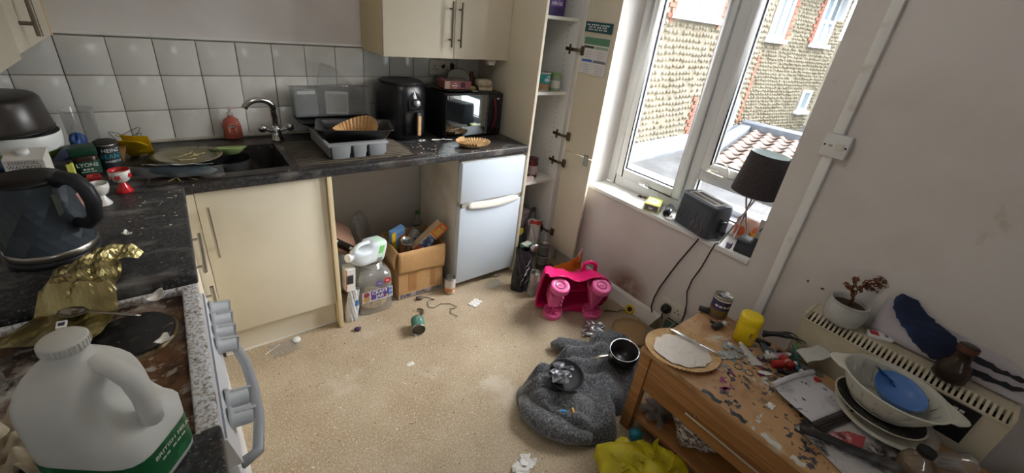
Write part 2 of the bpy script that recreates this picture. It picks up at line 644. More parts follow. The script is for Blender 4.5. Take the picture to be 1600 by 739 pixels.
def house_window(M, s0, s1, z0, z1, lights=2, tr=None, name='house_window'):
    o = MB(M)
    fw = .055
    y0, y1 = -.05, .03
    o.box(s0, s0 + fw, y0, y1, z0, z1).box(s1 - fw, s1, y0, y1, z0, z1).box(s0 + fw, s1 - fw, y0, y1, z0, z0 + fw).box(s0 + fw, s1 - fw, y0, y1, z1 - fw, z1)
    for i in range(1, lights):
        s = s0 + (s1 - s0) * i / lights
        o.box(s - .035, s + .035, y0, y1, z0 + fw, z1 - fw)
    if tr:
        o.box(s0 + fw, s1 - fw, y0, y1, tr - .04, tr + .04)
    q = o.build(name, upvc, bld)
    wd = (s1 - s0) / lights
    for i in range(lights):
        for a, b in (((z0, tr), (tr, z1)) if tr else ((z0, z1),)):
            MB(M).box(s0 + wd * i + .04, s0 + wd * (i + 1) - .04, -.012, -.004, a + .04, b - .04).build('pane', dark_glass, q)
    MB(M).box(s0 - .09, s1 + .09, -.13, .02, z0 - .10, z0).build('sill', upvc, q, bevel=.01)
    return q


def quoins(M, s, z0, z1, side, n=None):
    z = z0
    k = 0
    while z < z1:
        L = .21 if k % 2 else .11
        a, b = (s, s + L * side)
        MB(M).box(min(a, b), max(a, b), -.022 - rn(0, .012), .01, z, z + .066).build('brick', brick_m, bld)
        z += .078
        k += 1


MF = facade((8.387, 2.317), 4, -7, 3.56, -2.5, 5.2)
MR = facade((11.938, 2.565), -8, 0, 3.25, -2.5, 2.82)
house_window(MF, -.86, .80, 1.92, 3.2, 2)
quoins(MF, -.88, 1.75, 2.7, -1)
quoins(MF, .83, 1.75, 2.7, 1)
house_window(MF, .95, 3.15, -.50, .30, 2)
quoins(MF, .92, -.5, .42, -1)
quoins(MF, 3.40, -.3, 1.3, 1)
house_window(MR, .0, .62, 1.72, 3.0, 2)
quoins(MR, .65, 1.6, 2.75, 1)
house_window(MR, 1.97, 2.66, 1.72, 3.0, 2, tr=2.25)
quoins(MR, 1.95, 1.7, 2.7, -1)
house_window(MR, 2.52, 2.95, -.02, .53, 1)
# an opened top light on the far window
MB(MR @ T(2.66, -.05, 2.3, 0, 0, .9)).box(-.30, 0, -.03, .01, 0, .5).build('open_light', upvc, bld)
MB(MR).box(-.2, 3.5, -.22, .1, 2.82, 2.95).build('gutter', mat('grey_gutter', (196, 198, 200), .5), bld, bevel=.02)


def pebbles(M, s0, s1, z0, z1, px, pz, skip, seed):
    random.seed(seed)
    m = MB(M)
    z = z0
    row = 0
    while z < z1:
        s = s0 + (row % 2) * px * .5
        while s < s1:
            if not any(a < s < b and c < z < d for a, b, c, d in skip) and random.random() < .93:
                rx, rz = px * rn(.34, .48), pz * rn(.34, .47)
                keep = m.M
                m.M = M @ Matrix.Translation((s + rn(-.015, .015), 0, z + rn(-.012, .012))) @ Matrix.Rotation(rn(-.5, .5), 4, 'Y') @ Matrix.Diagonal((rx, rn(.025, .05), rz, 1))
                m.lathe_y()
                m.M = keep
            s += px
        z += pz
        row += 1
    o = m.build('flint_stones', flint_m, bld)
    o['kind'] = 'stuff'


def lathe_y(self, seg=7):
    vs = [(0, -1, 0)] + [(math.cos(2 * PI * i / seg) * .75, -.66, math.sin(2 * PI * i / seg) * .75) for i in range(seg)] + [(math.cos(2 * PI * i / seg), 0, math.sin(2 * PI * i / seg)) for i in range(seg)]
    fs = [(0, 1 + i, 1 + (i + 1) % seg) for i in range(seg)] + [(1 + i, 1 + seg + i, 1 + seg + (i + 1) % seg, 1 + (i + 1) % seg) for i in range(seg)]
    self.add(vs, fs, True)


MB.lathe_y = lathe_y
pebbles(MF, -3.0, 3.5, -.45, 2.7, .125, .115, ((-1.15, 1.1, 1.75, 5), (.65, 3.3, -.7, .45)), 3)
pebbles(MR, .05, 3.2, -.6, 2.8, .105, .085, ((-.1, .9, 1.55, 5), (1.7, 2.8, 1.55, 5), (2.4, 3.0, -.2, .6)), 4)
random.seed(11)
# roofs
roof = tag(MB().box(2.86, 16, -6, 2.9, -.75, -.6).build('flat_roof', felt_m), 'grey felt flat roof just outside the window', 'roof', kind='structure')
MB(MF).prism([(-5, -.30), (3.5, -.30), (3.5, 0), (-5, 0)], -.6, -.57).build('flashing', lead_m, roof)
fl = MB(MF)
fl.add([(-5, -.16, -.58), (3.55, -.16, -.58), (3.55, -.03, -.36), (-5, -.03, -.36), (-5, 0, -.36), (3.55, 0, -.36), (3.55, 0, -.6), (-5, 0, -.6)],
       [(0, 1, 2, 3), (3, 2, 5, 4), (0, 3, 4, 7), (1, 6, 5, 2), (0, 7, 6, 1), (4, 5, 6, 7)])
fl.build('flashing', lead_m, roof)
MB().box(6.35, 6.6, -6, 1.95, -.6, -.52).build('kerb', mat('grey_roof_kerb', (128, 130, 134), .7), roof, bevel=.02)
MB().box(2.83, 3.2, -3.2, .3, -.6, .46).build('parapet', mat('lead_parapet', (84, 88, 94), .55, layers=(((98, 101, 106), 4, .4, .6),)), roof, bevel=.02)
tr_ = link('tiled_roof', None)
tag(tr_, 'low pitched roof of pinkish clay pantiles beside the flat roof', 'roof', kind='structure')
O_, EX, EY = Vector((8.35, 1.30, -.58)), Vector((.97, .22, .055)), Vector((.08, -1, 0)).normalized()
EX.normalize()
EN = EX.cross(EY).normalized() * -1
MT = Matrix((EX, EY, EN)).transposed().to_4x4()
MT.translation = O_
MB(MT).box(-.05, 3.6, -.1, 3.4, -.12, -.03).build('roof_boarding', felt_m, tr_)
clay = mat('clay_tile', (112, 92, 84), .8, layers=(((130, 113, 105), 4, .42, .65), ((84, 70, 63), 11, .58, .72)), bump=.3, bscale=25)
t = MB()
t.grid(lambda u, v: (u * .40, v * .30, .045 * math.sin(v * 2 * PI) * (1 if v < .5 else .5) + .03 * (1 - u)), 1, 10, thick=.018)
tme = t.mesh('pantile', clay)
for i in range(10):
    for j in range(11):
        o = link('pantile', tme, tr_)
        o.matrix_world = MT @ Matrix.Translation((i * .35, j * .30 + rn(-.006, .006), rn(0, .008)))
MB(MT).box(3.5, 3.85, -.3, 3.6, -.1, .16).build('ridge_flashing', lead_m, tr_, bevel=.03)
MB(MT).box(-.1, 3.6, -.32, -.06, -.1, .10).build('side_flashing', lead_m, tr_, bevel=.03)
# greenery at the far end of the house
leaf_m = mat('hedge_leaf', (84, 102, 58), .8, layers=(((120, 134, 80), 8, .45, .6),))
m = MB()
for i in range(700):
    c = Vector((15.6 + rn(-.5, .9), 1.4 + rn(-.8, .5), rn(-2, 2.6)))
    a = rn(.05, .11)
    d1, d2 = Vector((rn(-1, 1), rn(-1, 1), rn(-1, 1))).normalized() * a, Vector((rn(-1, 1), rn(-1, 1), rn(-1, 1))).normalized() * a
    m.add([c - d1, c - d2 * .5, c + d1, c + d2 * .5], [(0, 1, 2, 3)])
tag(m.build('climbing_ivy', leaf_m), 'green climber growing up the far end of the flint house', 'ivy', kind='stuff')
MB().box(17.2, 17.5, -6, 6, -2.5, 1.9).build('garden_wall', flint_bed, bld)

# ------------------------------------------------------------------ fitted units
def bar_handle(parent, a, b, out, m=steel, r=.006, ins=.035):
    """bar handle from a to b standing off by the vector out"""
    a, b, out = Vector(a), Vector(b), Vector(out)
    d = (b - a).normalized()
    h = MB()
    h.rod(a + out, b + out, r, 10)
    for p in (a + d * ins, b - d * ins):
        h.rod(p, p + out, r * .72, 8)
    return h.build('handle', m, parent)


def plate_hole(mb, X0, X1, Y0, Y1, z0, z1, h):
    hx0, hx1, hy0, hy1 = h
    o = [(X0, Y0), (X1, Y0), (X1, Y1), (X0, Y1)]
    i = [(hx0, hy0), (hx1, hy0), (hx1, hy1), (hx0, hy1)]
    vs = [(x, y, z) for z in (z0, z1) for x, y in o + i]
    fs = []
    for k in range(4):
        j = (k + 1) % 4
        fs += [(8 + k, 8 + j, 12 + j, 12 + k), (k, 4 + k, 4 + j, j), (k, j, 8 + j, 8 + k), (4 + k, 12 + k, 12 + j, 4 + j)]
    return mb.add(vs, fs)


# worktops
HOLE = (.395, .838, -.535, -.165)
m = plate_hole(MB(), XL + .001, 2.117, -.60, -.001, .862, .90, HOLE)
tag(m.build('worktop', [black_top], bevel=.007, seg=3), 'long black worktop along the tiled wall holding sink and microwave', 'worktop')
tag(MB().box(XL + .001, .45, -1.245, -.601, .862, .90).build('worktop', black_top, bevel=.008, seg=3), 'dusty black worktop piece under the kettle', 'worktop')
tag(MB().box(XL + .001, .452, -2.35, -1.775, .862, .90).build('worktop', black_top, bevel=.008, seg=3), 'black worktop end under the milk bottle nearest the viewer', 'worktop')

# base cabinet under the sink
t = thing('base_cabinet', 'cream kitchen base cabinet with tall bar handle below the sink', 'cabinet')
MB().box(-.13, .955, -.555, -.01, .15, .72).build('carcass', carcass_w, t)
d = MB().box(.474, .955, -.580, -.560, .157, .857).build('door', cream, t, bevel=.0015)
bar_handle(d, (.506, -.580, .803), (.508, -.580, .578), (0, -.032, 0))
MB().box(.45, .955, -.535, -.518, .004, .15).build('plinth', cream, t)
MB().box(.45, .955, -.538, -.535, .0, .008).build('plinth_seal', mat('white_seal', (226, 224, 216), .5), t)
MB().box(.958, .978, -.597, -.003, .001, .861).build('end_panel', [cream_in], t, bevel=.001)
MB().box(.430, .472, -.600, -.560, .15, .86).build('corner_post', cream, t)
# drawer unit beside the cooker
t = thing('drawer_unit', 'narrow strip of cream drawer unit between cooker and corner', 'cabinet')
MB().box(-.13, .41, -1.243, -.605, .15, .86).build('carcass', carcass_w, t)
d = MB().box(.412, .431, -1.240, -.612, .70, .857).build('drawer', cream, t, bevel=.0015)
bar_handle(d, (.431, -1.08, .80), (.431, -.82, .80), (.034, 0, 0))
d = MB().box(.412, .431, -1.240, -.612, .157, .695).build('door', cream, t, bevel=.0015)
bar_handle(d, (.431, -.95, .66), (.431, -.95, .46), (.036, 0, 0))
MB().box(.37, .385, -1.243, -.605, .0, .15).build('plinth', cream, t)
# unit under the near worktop
t = thing('base_cabinet', 'cream base cabinet under the near black worktop end', 'cabinet')
MB().box(-.13, .41, -2.34, -1.785, .15, .86).build('carcass', carcass_w, t)
MB().box(.412, .431, -2.34, -1.787, .157, .857).build('door', cream, t, bevel=.0015)
MB().box(.37, .385, -2.34, -1.785, 0, .15).build('plinth', cream, t)

# wall cabinets
t = thing('wall_cabinet', 'cream double door wall cabinet with steel bar handles above the microwave', 'cabinet')
MB().box(1.345, 2.116, -.29, -.001, 1.346, 2.10).build('carcass', cream_in, t, bevel=.001)
for x0, x1, hx in ((1.347, 1.742, 1.712), (1.746, 2.116, 1.768)):
    d = MB().box(x0, x1, -.312, -.292, 1.344, 2.10).build('door', cream, t, bevel=.0015)
    bar_handle(d, (hx, -.312, 1.405), (hx, -.312, 1.625), (0, -.034, 0), mat('dark_steel', (128, 118, 104), .35, 1.))
t = thing('wall_cabinet', 'cream wall cabinet with chunky steel handle over the stacked pans', 'cabinet')
MB().box(XL + .001, .130, -.56, -.001, 1.350, 2.10).build('carcass', cream_in, t)
MB().box(XL + .001, .130, -1.25, -.562, 1.340, 2.10).build('carcass', cream_in, t)
MB().box(.132, .152, -.560, -.02, 1.346, 2.10).build('door', cream, t, bevel=.0015)
d = MB().box(.132, .152, -1.16, -.564, 1.332, 2.10).build('door', cream, t, bevel=.0015)
d = [o for o in t.children if o.name.startswith('door')][0]
bar_handle(d, (.152, -.445, 1.385), (.152, -.445, 1.60), (.036, 0, 0), mat('dark_steel', (128, 118, 104), .35, 1.), r=.008)
MB().box(.128, .156, -.02, -.001, 1.346, 2.10).build('filler_strip', cream_in, t)

# tall cupboard with open doors
t = thing('tall_cupboard', 'tall cream cupboard with doors swung open beside the window', 'cupboard')
MB().box(2.119, 2.137, -.600, -.003, .001, 2.2).build('side_panel', cream, t, bevel=.001)
MB().box(2.400, 2.418, -.585, -.003, .001, 2.2).build('side_panel', carcass_w, t)
MB().box(2.137, 2.400, -.016, -.003, .05, 2.2).build('back_panel', carcass_w, t)
MB().box(2.419, 2.523, -.583, -.563, .001, 2.2).build('filler_panel', carcass_w, t)
for z in (1.595, 1.188, .622, 2.18):
    MB().box(2.138, 2.399, -.565, -.017, z, z + .018).build('shelf', mat('shelf_white', (224, 222, 214), .45), t, bevel=.001)
m = MB()
for z in [.68 + .032 * i for i in range(44)]:
    for y in (-.50, -.10):
        m.rod((2.3995, y, z), (2.3985, y, z), .003, 6)
o = m.build('shelf_pin_holes', mat('pin_hole', (90, 84, 78), .9), t)
o['kind'] = 'stuff'
for nm, z0, z1, hz in (('upper', .848, 2.2, (.938, 1.448, 1.95)), ('lower', .142, .842, (.76, .25))):
    d = MB(T(2.427, -.602, 0, 0, 0, math.radians(4.5))).box(0, .018, -.225, 0, z0, z1).build('door', cream, t, bevel=.0012)
    for z in hz:
        h = MB()
        h.box(2.398, 2.412, -.565, -.50, z - .010, z + .010).box(2.396, 2.402, -.545, -.53, z - .028, z + .028)
        h.tube([(2.402, -.565, z), (2.400, -.585, z), (2.412, -.605, z), (2.424, -.612, z)], .008, 8, flat=1.2)
        h.box(2.418, 2.4275, -.632, -.605, z - .026, z + .026)
        h.build('hinge', mat('hinge_nickel', (110, 98, 82), .4, 1.), d, bevel=.002)
MB(T(2.427, -.602, 0, 0, 0, math.radians(4.5))).box(-.006, 0, -.20, -.165, .795, .865).build('latch_plate', mat('latch_grey', (150, 150, 148), .4, .8), t, bevel=.003)
# calendar and sticker on the door
paperw = mat('white_paper', (222, 220, 220), .8)
ink = mat('dark_ink', (60, 66, 74), .8)
cal = thing('wall_calendar', 'paper two month calendar with green header taped inside cupboard door', 'calendar', (2.430, -.71, 1.43), 0)
cal.rotation_euler = (0, 0, math.radians(4.5))
MB().box(-.0016, 0, -.092, .092, -.10, .10).build('sheet', paperw, cal)
MB().box(-.0024, -.0016, -.088, .088, .058, .096).build('header', mat('calendar_green', (96, 140, 108), .7), cal)
for z0, cols in ((.038, ((62, 70, 66), (150, 170, 150))), (-.035, ((70, 110, 190), (120, 120, 128)))):
    for (y0, y1), c in zip((((.012, .085)), ((-.085, .005))), cols):
        MB().box(-.0024, -.0016, y0, y1, z0, z0 + .013).build('month_band', mat('cal%d%d' % c[:2], c, .7), cal)
RY = Matrix.Rotation(-PI / 2, 4, 'Z')
for z0 in (.020, -.050):
    for r in range(4):
        for s, yc in (('1 2 3 4 5 6 7', .046), ('8 9 10 11 12', -.042)):
            letter(s, .0085, ink, cal, Matrix.Translation((-.002, yc, z0 - r * .0135)) @ RY @ Matrix.Rotation(PI / 2, 4, 'X'))
stk = thing('door_sticker', 'dark teal printed notice above the calendar on cupboard door', 'sticker', (2.428, -.706, 1.578), 0)
stk.rotation_euler = (0, 0, math.radians(4.5))
MB().box(-.0012, 0, -.094, .094, -.026, .027).build('sheet', mat('teal_card', (36, 82, 88), .6), stk)
for z, s in ((.012, 'Your recycling collection'), (0, 'days are shown below'), (-.012, 'please keep this safe')):
    letter(s, .0125, paperw, stk, Matrix.Translation((-.0016, .005, z)) @ RY @ Matrix.Rotation(PI / 2, 4, 'X'))

# ------------------------------------------------------------------ fridge freezer
fr_w = mat('fridge_white', (200, 211, 223), .35, layers=(((208, 206, 200), 3, .55, .75),))
fr_s = mat('fridge_side', (206, 200, 192), .5, layers=(((180, 170, 158), 3, .5, .7),))
t = thing('fridge_freezer', 'white under-counter fridge freezer with two doors', 'fridge', (1.88, -.35, 0))
MB().box(-.215, .222, -.20, .255, .02, .846).build('body', fr_s, t, bevel=.004)
MB().box(-.218, .226, -.252, -.205, .598, .842).build('freezer_door', fr_w, t, bevel=.006)
MB().box(-.218, .226, -.252, -.205, .050, .570).build('fridge_door', fr_w, t, bevel=.006)
MB().box(-.212, .222, -.235, -.20, .04, .845).build('door_seal', mat('door_gasket', (176, 170, 160), .6), t)
h = MB()
h.grid(lambda u, v: (-.17 + .37 * u, -.262 + .014 * v - .01 * math.sin(PI * u), .560 + .042 * v - .010 * math.sin(PI * u)), 16, 3, thick=.006)
h.build('door_handle', mat('handle_white', (214, 212, 204), .35), t)
MB().box(-.205, .214, -.253, -.246, .572, .597).build('handle_recess', mat('recess_grey', (150, 146, 138), .6), t)
for x in (-.19, .19):
    MB(T(x, -.17, 0)).cyl(.018, 0, .022, 12).build('foot', blackp, t)
# scratch patch on door edge

# ------------------------------------------------------------------ cooker
enamel = mat('white_enamel', (226, 228, 232), .3)
hob_m = mat('burnt_hob', (190, 184, 174), .45, layers=(((112, 76, 46), 6, .40, .52), ((62, 40, 26), 11, .46, .58), ((170, 160, 148), 34, .57, .64), ((28, 22, 18), 9, .55, .64), ((150, 120, 84), 120, .60, .66)), bump=.35, bscale=60)
rim_m = mat('spattered_rim', (222, 224, 228), .35, layers=(((168, 160, 146), 150, .48, .58), ((110, 88, 64), 90, .58, .64), ((96, 66, 40), 14, .66, .70)), bump=.15, bscale=80)
t = thing('cooker', 'white freestanding electric cooker with filthy burnt hob', 'cooker', (.15, -1.51, -.024))
MB().box(-.28, .268, -.250, .250, .024, .868).build('body', enamel, t, bevel=.004)
m = MB()
m.box(-.29, .268, -.252, .252, .868, .880)
m.build('hob_tray', hob_m, t, bevel=.002)
r = plate_hole(MB(), -.295, .298, -.258, .258, .866, .898, (-.28, .262, -.243, .243))
r.build('hob_rim', rim_m, t, bevel=.006, seg=3)
fp = MB()
fp.prism([(.268, .868), (.304, .862), (.318, .785), (.268, .785)], 0, 1)
me = fp.mesh('control_panel', enamel)
for v in me.vertices:
    x, y, z = v.co
    v.co = (x, -.255 + .51 * z, y)
link('control_panel', me, t)
MB().box(.30, .3045, -.25, .25,   .8585, .8625).build('panel_groove', mat('grey_line', (150, 152, 162), .5), t)
od = MB().box(.270, .312, -.252, .252, .20, .778).build('oven_door', enamel, t, bevel=.008)
h = MB()
h.tube([(.312, .20, .715), (.345, .185, .715), (.360, .10, .715), (.364, 0, .715), (.360, -.10, .715), (.345, -.185, .715), (.312, -.20, .715)], .012, 10)
h.build('handle', mat('handle_grey', (150, 152, 156), .4), od)
MB().box(.27, .305, -.252, .252, .07, .19).build('storage_drawer', enamel, t, bevel=.006)
kn = mat('knob_grey', (186, 190, 194), .35)
k = MB()
k.M = Matrix.Rotation(PI / 2, 4, 'Y')
k.lathe([(0, 0), (.024, 0), (.024, .006), (.0195, .010), (.0195, .040), (.018, .042), (0, .042)], 20)
k.M = Matrix()
k.box(.012, .048, -.0035, .0035, -.0205, .0205)
kme = k.mesh('knob', kn)
for y in (-1.285, -1.338, -1.391, -1.444, -1.628, -1.682):
    o = link('knob', kme, t, (.308, y + 1.51, .824), (rn(-.2, .2), math.radians(8), 0))
# rings
ring_m = mat('cast_iron_ring', (34, 32, 33), .5, layers=(((70, 66, 62), 30, .56, .66), ((120, 110, 96), 60, .64, .7)), bump=.2, bscale=60)
bezel_m = mat('ring_bezel', (150, 136, 110), .35, .8, layers=(((80, 60, 40), 20, .5, .62),))
for x, y, R in ((.165, .115, .078), (.10, -.135, .09), (-.14, .12, .09), (-.14, -.13, .075)):
    g = MB(T(x, y, .88)).lathe([(0, .012), (R * .25, .012), (R * .28, .011), (R * .95, .012), (R, .009), (R, 0)], 36).build('hot_plate', ring_m, t)
    MB(T(x, y, .88)).lathe([(R, .001), (R, .007), (R + .008, .003), (R + .010, 0)], 36).build('bezel', bezel_m, g)

# ------------------------------------------------------------------ sink and tap
sink_m = mat('black_composite_sink', (44, 40, 37), .4, layers=(((92, 84, 74), 7, .5, .68), ((120, 112, 100), 30, .60, .68)), bump=.1)
t = thing('sink', 'dirty black inset sink with ribbed drainer', 'sink', (0, 0, 0))
m = plate_hole(MB(), .345, 1.42, -.575, -.085, .9005, .906, (.41, .828, -.52, -.178))
m.build('rim', sink_m, t, bevel=.002)
b = MB()
b.M = T(.619, -.349, 0)
N = 28
prof = [(1., .905), (.985, .88), (.95, .76), (.90, .742), (0.5, .738), (.12, .736)]
rows = []
vs, fs = [], []
for k_, z in prof:
    for x, y in rrect(.418 * k_, .342 * k_, .045 * k_, 5):
        vs.append((x, y, z))
n_ = 24
for a in range(len(prof) - 1):
    for i in range(n_):
        j = (i + 1) % n_
        fs.append((a * n_ + i, (a + 1) * n_ + i, (a + 1) * n_ + j, a * n_ + j))
b.add(vs, fs, True)
b.add([(x * 1., y, .735) for x, y in rrect(.0502, .041, .005, 5)], [tuple(range(24))[::-1]])
b.build('bowl', sink_m, t)
MB(T(.619, -.349, .737)).lathe([(0, .001), (.022, .001), (.032, .006), (.04, .004), (.042, 0)], 20).build('plug_hole', chrome, t)
gm_ = MB().box(.86, 1.40, -.004, .004, 0, .004).mesh('drainer_rib', mat('drainer_rib', (104, 94, 80), .4), bevel=.0015)
for i in range(15):
    link('drainer_rib', gm_, t, (0, -.19 - .025 * i, .9055))
tp = thing('mixer_tap', 'tall chrome swan-neck mixer tap with lever heads', 'tap', (.855, -.132, .9065))
MB().lathe([(0, 0), (.03, 0), (.03, .008), (.024, .014), (.021, .05), (.019, .075), (.0, .078)], 20).build('body', chrome, tp)
pts = [(0, 0, .07), (-.002, -.004, .12), (-.008, -.012, .165)]
for i in range(11):
    a = PI * (i / 10) * .92
    pts.append((-.070 + .062 * math.cos(a), -.042 - .035 * (1 - math.cos(a)) * .5, .17 + .045 * math.sin(a)))
MB().tube(pts, .0135, 14).build('spout', chrome, tp)
for s in (-1, 1):
    hd = MB().rod((0, 0, .045), (.050 * s, -.006, .062), .010, 12).build('valve', chrome, tp)
    MB(T(.058 * s, -.008, .066, 0, s * 1.1, 0)).lathe([(0, -.012), (.016, -.012), (.021, .0), (.019, .014), (.010, .020), (0, .021)], 12).build('head', chrome, hd)

# ------------------------------------------------------------------ sockets and switches
def face_plate(name, label, cat, loc, rz, w, h, d, m):
    o = thing(name, label, cat, loc, rz)
    MB().box(-w / 2, w / 2, -d, 0, -h / 2, h / 2).build('plate', m, o, bevel=.004)
    return o


dk = mat('slot_black', (30, 28, 28), .7)
s = face_plate('double_socket', 'grubby white double wall socket above the air fryer', 'socket', (1.822, -.009, 1.255), 0, .146, .086, .012, ivory_p)
for x in (-.036, .036):
    for dx, dz, w_, h_ in ((0, .010, .004, .010), (-.011, -.008, .008, .005), (.011, -.008, .008, .005)):
        MB().box(x + dx - w_ / 2, x + dx + w_ / 2, -.0128, -.0115, dz - h_ / 2, dz + h_ / 2).build('pin_slot', dk, s)
    MB().box(x * .35 - .005, x * .35 + .005, -.016, -.012, .014, .032).build('rocker', white_p, s, bevel=.002)
tag(MB().box(1.815, 1.845, -.024, -.009, 1.302, 1.345).build('cable_conduit', ivory_p, bevel=.002), 'short white conduit above the double socket', 'conduit')
tag(MB().prism([(-.03, 0), (.03, 0), (.018, -.03), (-.018, -.03)], -.02, .02).build('light_transformer', ivory_p, None, (2.02, -.27, 1.342), (PI / 2, 0, 0), bevel=.004), 'small white plastic box fixed under the wall cabinet', 'junction box')
s = face_plate('fused_switch', 'white fused switch box on the cable trunking', 'switch', (XR, -1.955, 1.266), PI / 2 * -1, .088, .088, .034, white_p)
MB().box(.002, .030, -.038, -.034, -.013, .013).build('rocker', ivory_p, s, bevel=.002)
MB().box(-.020, -.008, -.036, -.034, -.004, .004).build('fuse_slot', mat('plate_line', (170, 166, 160), .5), s)
for x in (-.034, .036):
    MB().rod((x, -.0348, 0), (x, -.0335, 0), .004, 8).build('screw', dk, s)
s = face_plate('low_socket', 'white wall socket low on the window wall behind the table', 'socket', (XR, -1.552, .19), -PI / 2, .146, .086, .014, ivory_p)
for x in (.036,):
    for dx, dz, w_, h_ in ((0, .010, .004, .010), (-.011, -.008, .008, .005), (.011, -.008, .008, .005)):
        MB().box(x + dx - w_ / 2, x + dx + w_ / 2, -.0148, -.0135, dz - h_ / 2, dz + h_ / 2).build('pin_slot', dk, s)

# ------------------------------------------------------------------ helpers for loose things
tin_m = mat('tin_metal', (176, 174, 168), .3, 1.)
wood_l = mat('pale_wood', (206, 168, 126), .5, layers=(((188, 146, 104), 6, .4, .65, (1, 1, 6)),))
kraft = mat('brown_parchment', (196, 158, 108), .8, layers=(((214, 180, 134), 14, .45, .65),), bump=.15)
shellw = mat('egg_shell', (226, 222, 214), .6)
grey_clear = clear_mat('clear_plastic', (200, 204, 204), body=.10, gloss=.3)
film_clear = clear_mat('clear_film', (222, 226, 228), body=.07, gloss=.4)


def can(name, label, loc, r, h, lab, rot=(0, 0, 0), words=(), top='closed', cat='tin can', lab2=None, group=None):
    o = thing(name, label, cat, loc, rot=rot, group=group)
    m = MB()
    pr = [(0, .002), (r * .93, .002), (r * .95, 0), (r, .002), (r * .97, .006)]
    pr += [(r * .97, h - .006), (r, h - .002), (r * .97, h), (r * .94, h)]
    if top == 'closed':
        pr += [(r * .93, h - .004), (0, h - .004)]
    else:
        pr += [(r * .93, h - .004), (r * .92, .006), (0, .005)]
    m.lathe(pr, 24)
    m.build('body', tin_m, o)
    MB().lathe([(r * .985, .008), (r * .985, h - .009)], 24).build('paper_label', lab, o)
    if lab2:
        MB().lathe([(r * .992, .010), (r * .992, h * .42)], 24).build('label_band', lab2, o)
    if top == 'closed':
        MB(T(0, r * .3, h - .003)).lathe([(0, 0), (.006, 0), (.006, .003), (0, .004)], 8).build('ring_pull', chrome, o)
        p = MB()
        p.tube([(r * .26 * math.cos(a), r * .02 + r * .4 * math.sin(a), h - .001) for a in [2 * PI * i / 14 for i in range(14)]], .0014, 6, closed=True)
        p.build('ring_pull', chrome, o)
    for s, size, m_, z, ang in words:
        letter(s, size, m_, o, Matrix.Rotation(ang, 4, 'Z') @ Matrix.Translation((0, 0, z)), wrap=r * 1.0)
    return o


def carton(name, label, loc, w, d, h, m, rot=(0, 0, 0), panels=(), words=(), cat='carton', flap=None, group=None):
    """box w*d*h with base centre at loc; panels: (face, u0,u1,v0,v1, mat); words: (text,size,mat,face,u,v[,squash])"""
    o = thing(name, label, cat, loc, rot=rot, group=group)
    MB().box(-w / 2, w / 2, -d / 2, d / 2, 0, h).build('body', m, o, bevel=min(w, d, h) * .015 + .0006, seg=1)
    e = .0008

    def face(fc, u, v, off):
        if fc == 'front': return Matrix.Translation((u, -d / 2 - off, v)) @ Matrix.Rotation(PI / 2, 4, 'X')
        if fc == 'back': return Matrix.Translation((-u, d / 2 + off, v)) @ Matrix.Rotation(PI, 4, 'Z') @ Matrix.Rotation(PI / 2, 4, 'X')
        if fc == 'right': return Matrix.Translation((w / 2 + off, u, v)) @ Matrix.Rotation(PI / 2, 4, 'Z') @ Matrix.Rotation(PI / 2, 4, 'X')
        if fc == 'left': return Matrix.Translation((-w / 2 - off, -u, v)) @ Matrix.Rotation(-PI / 2, 4, 'Z') @ Matrix.Rotation(PI / 2, 4, 'X')
        return Matrix.Translation((u, v, h + off))
    for k_, (fc, u0, u1, v0, v1, pm) in enumerate(panels):
        M = face(fc, (u0 + u1) / 2, (v0 + v1) / 2, 0)
        a, b = abs(u1 - u0) / 2, abs(v1 - v0) / 2
        MB(M).box(-a, a, -b, b, -.0002, e + k_ * .0003).build('printed_panel', pm, o)
    for wd in words:
        s, size, pm, fc, u, v = wd[:6]
        letter(s, size, pm, o, face(fc, u, v, e + .0006 + len(panels) * .0003), squash=wd[6] if len(wd) > 6 else 1, bold=size * .012)
    return o


def crumple(w, d, amp, nu=16, nv=12, seed=0, lift=None, freq=9., thick=.0006, curl=0.):
    """a creased sheet lying about z=0"""
    rg = random.Random(seed)
    ph = [rg.uniform(0, 6.28) for _ in range(8)]

    def fn(u, v):
        x, y = (u - .5) * w, (v - .5) * d
        fx, fy = u * freq, v * freq * d / w
        z = abs(math.sin(fx + ph[0] + .7 * math.sin(fy + ph[1]))) + abs(math.sin(fy * 1.3 + ph[2] + .9 * math.sin(fx * .8 + ph[3]))) + .6 * abs(math.sin(fx * 2.1 - fy * 1.7 + ph[4]))
        z = z / 2.6 * amp
        if lift:
            z += lift(u, v)
        k = amp * .7
        return (x + k * math.sin(fy * 2 + ph[5]), y + k * math.sin(fx * 2.3 + ph[6]), z)
    return MB().grid(fn, nu, nv, smooth=False, thick=thick)


def lump(w, d, h, seed=0, nu=20, nv=10, rough=.25, pointy=1.):
    """a closed soft heap (bag, cloth, packet)"""
    rg = random.Random(seed)
    p = [rg.uniform(0, 6.28) for _ in range(6)]
    m = MB()
    vs, fs = [], []
    for j in range(nv + 1):
        t = j / nv
        z = (1 - math.cos(PI * t)) / 2
        r = math.sin(PI * t) ** .6
        for i in range(nu):
            a = 2 * PI * i / nu
            k = 1 + rough * (math.sin(3 * a + p[0] + 3 * t) * .5 + math.sin(5 * a + p[1] - 5 * t) * .35 + math.sin(9 * a + p[2] + 7 * t) * .25)
            vs.append((w / 2 * r * k * math.cos(a), d / 2 * r * k * math.sin(a), h * (z ** pointy) * (1 + rough * .4 * math.sin(2 * a + p[3]) * t)))
    for j in range(nv):
        for i in range(nu):
            q = (i + 1) % nu
            fs.append((j * nu + i, j * nu + q, (j + 1) * nu + q, (j + 1) * nu + i))
    m.add(vs, fs, True)
    return m


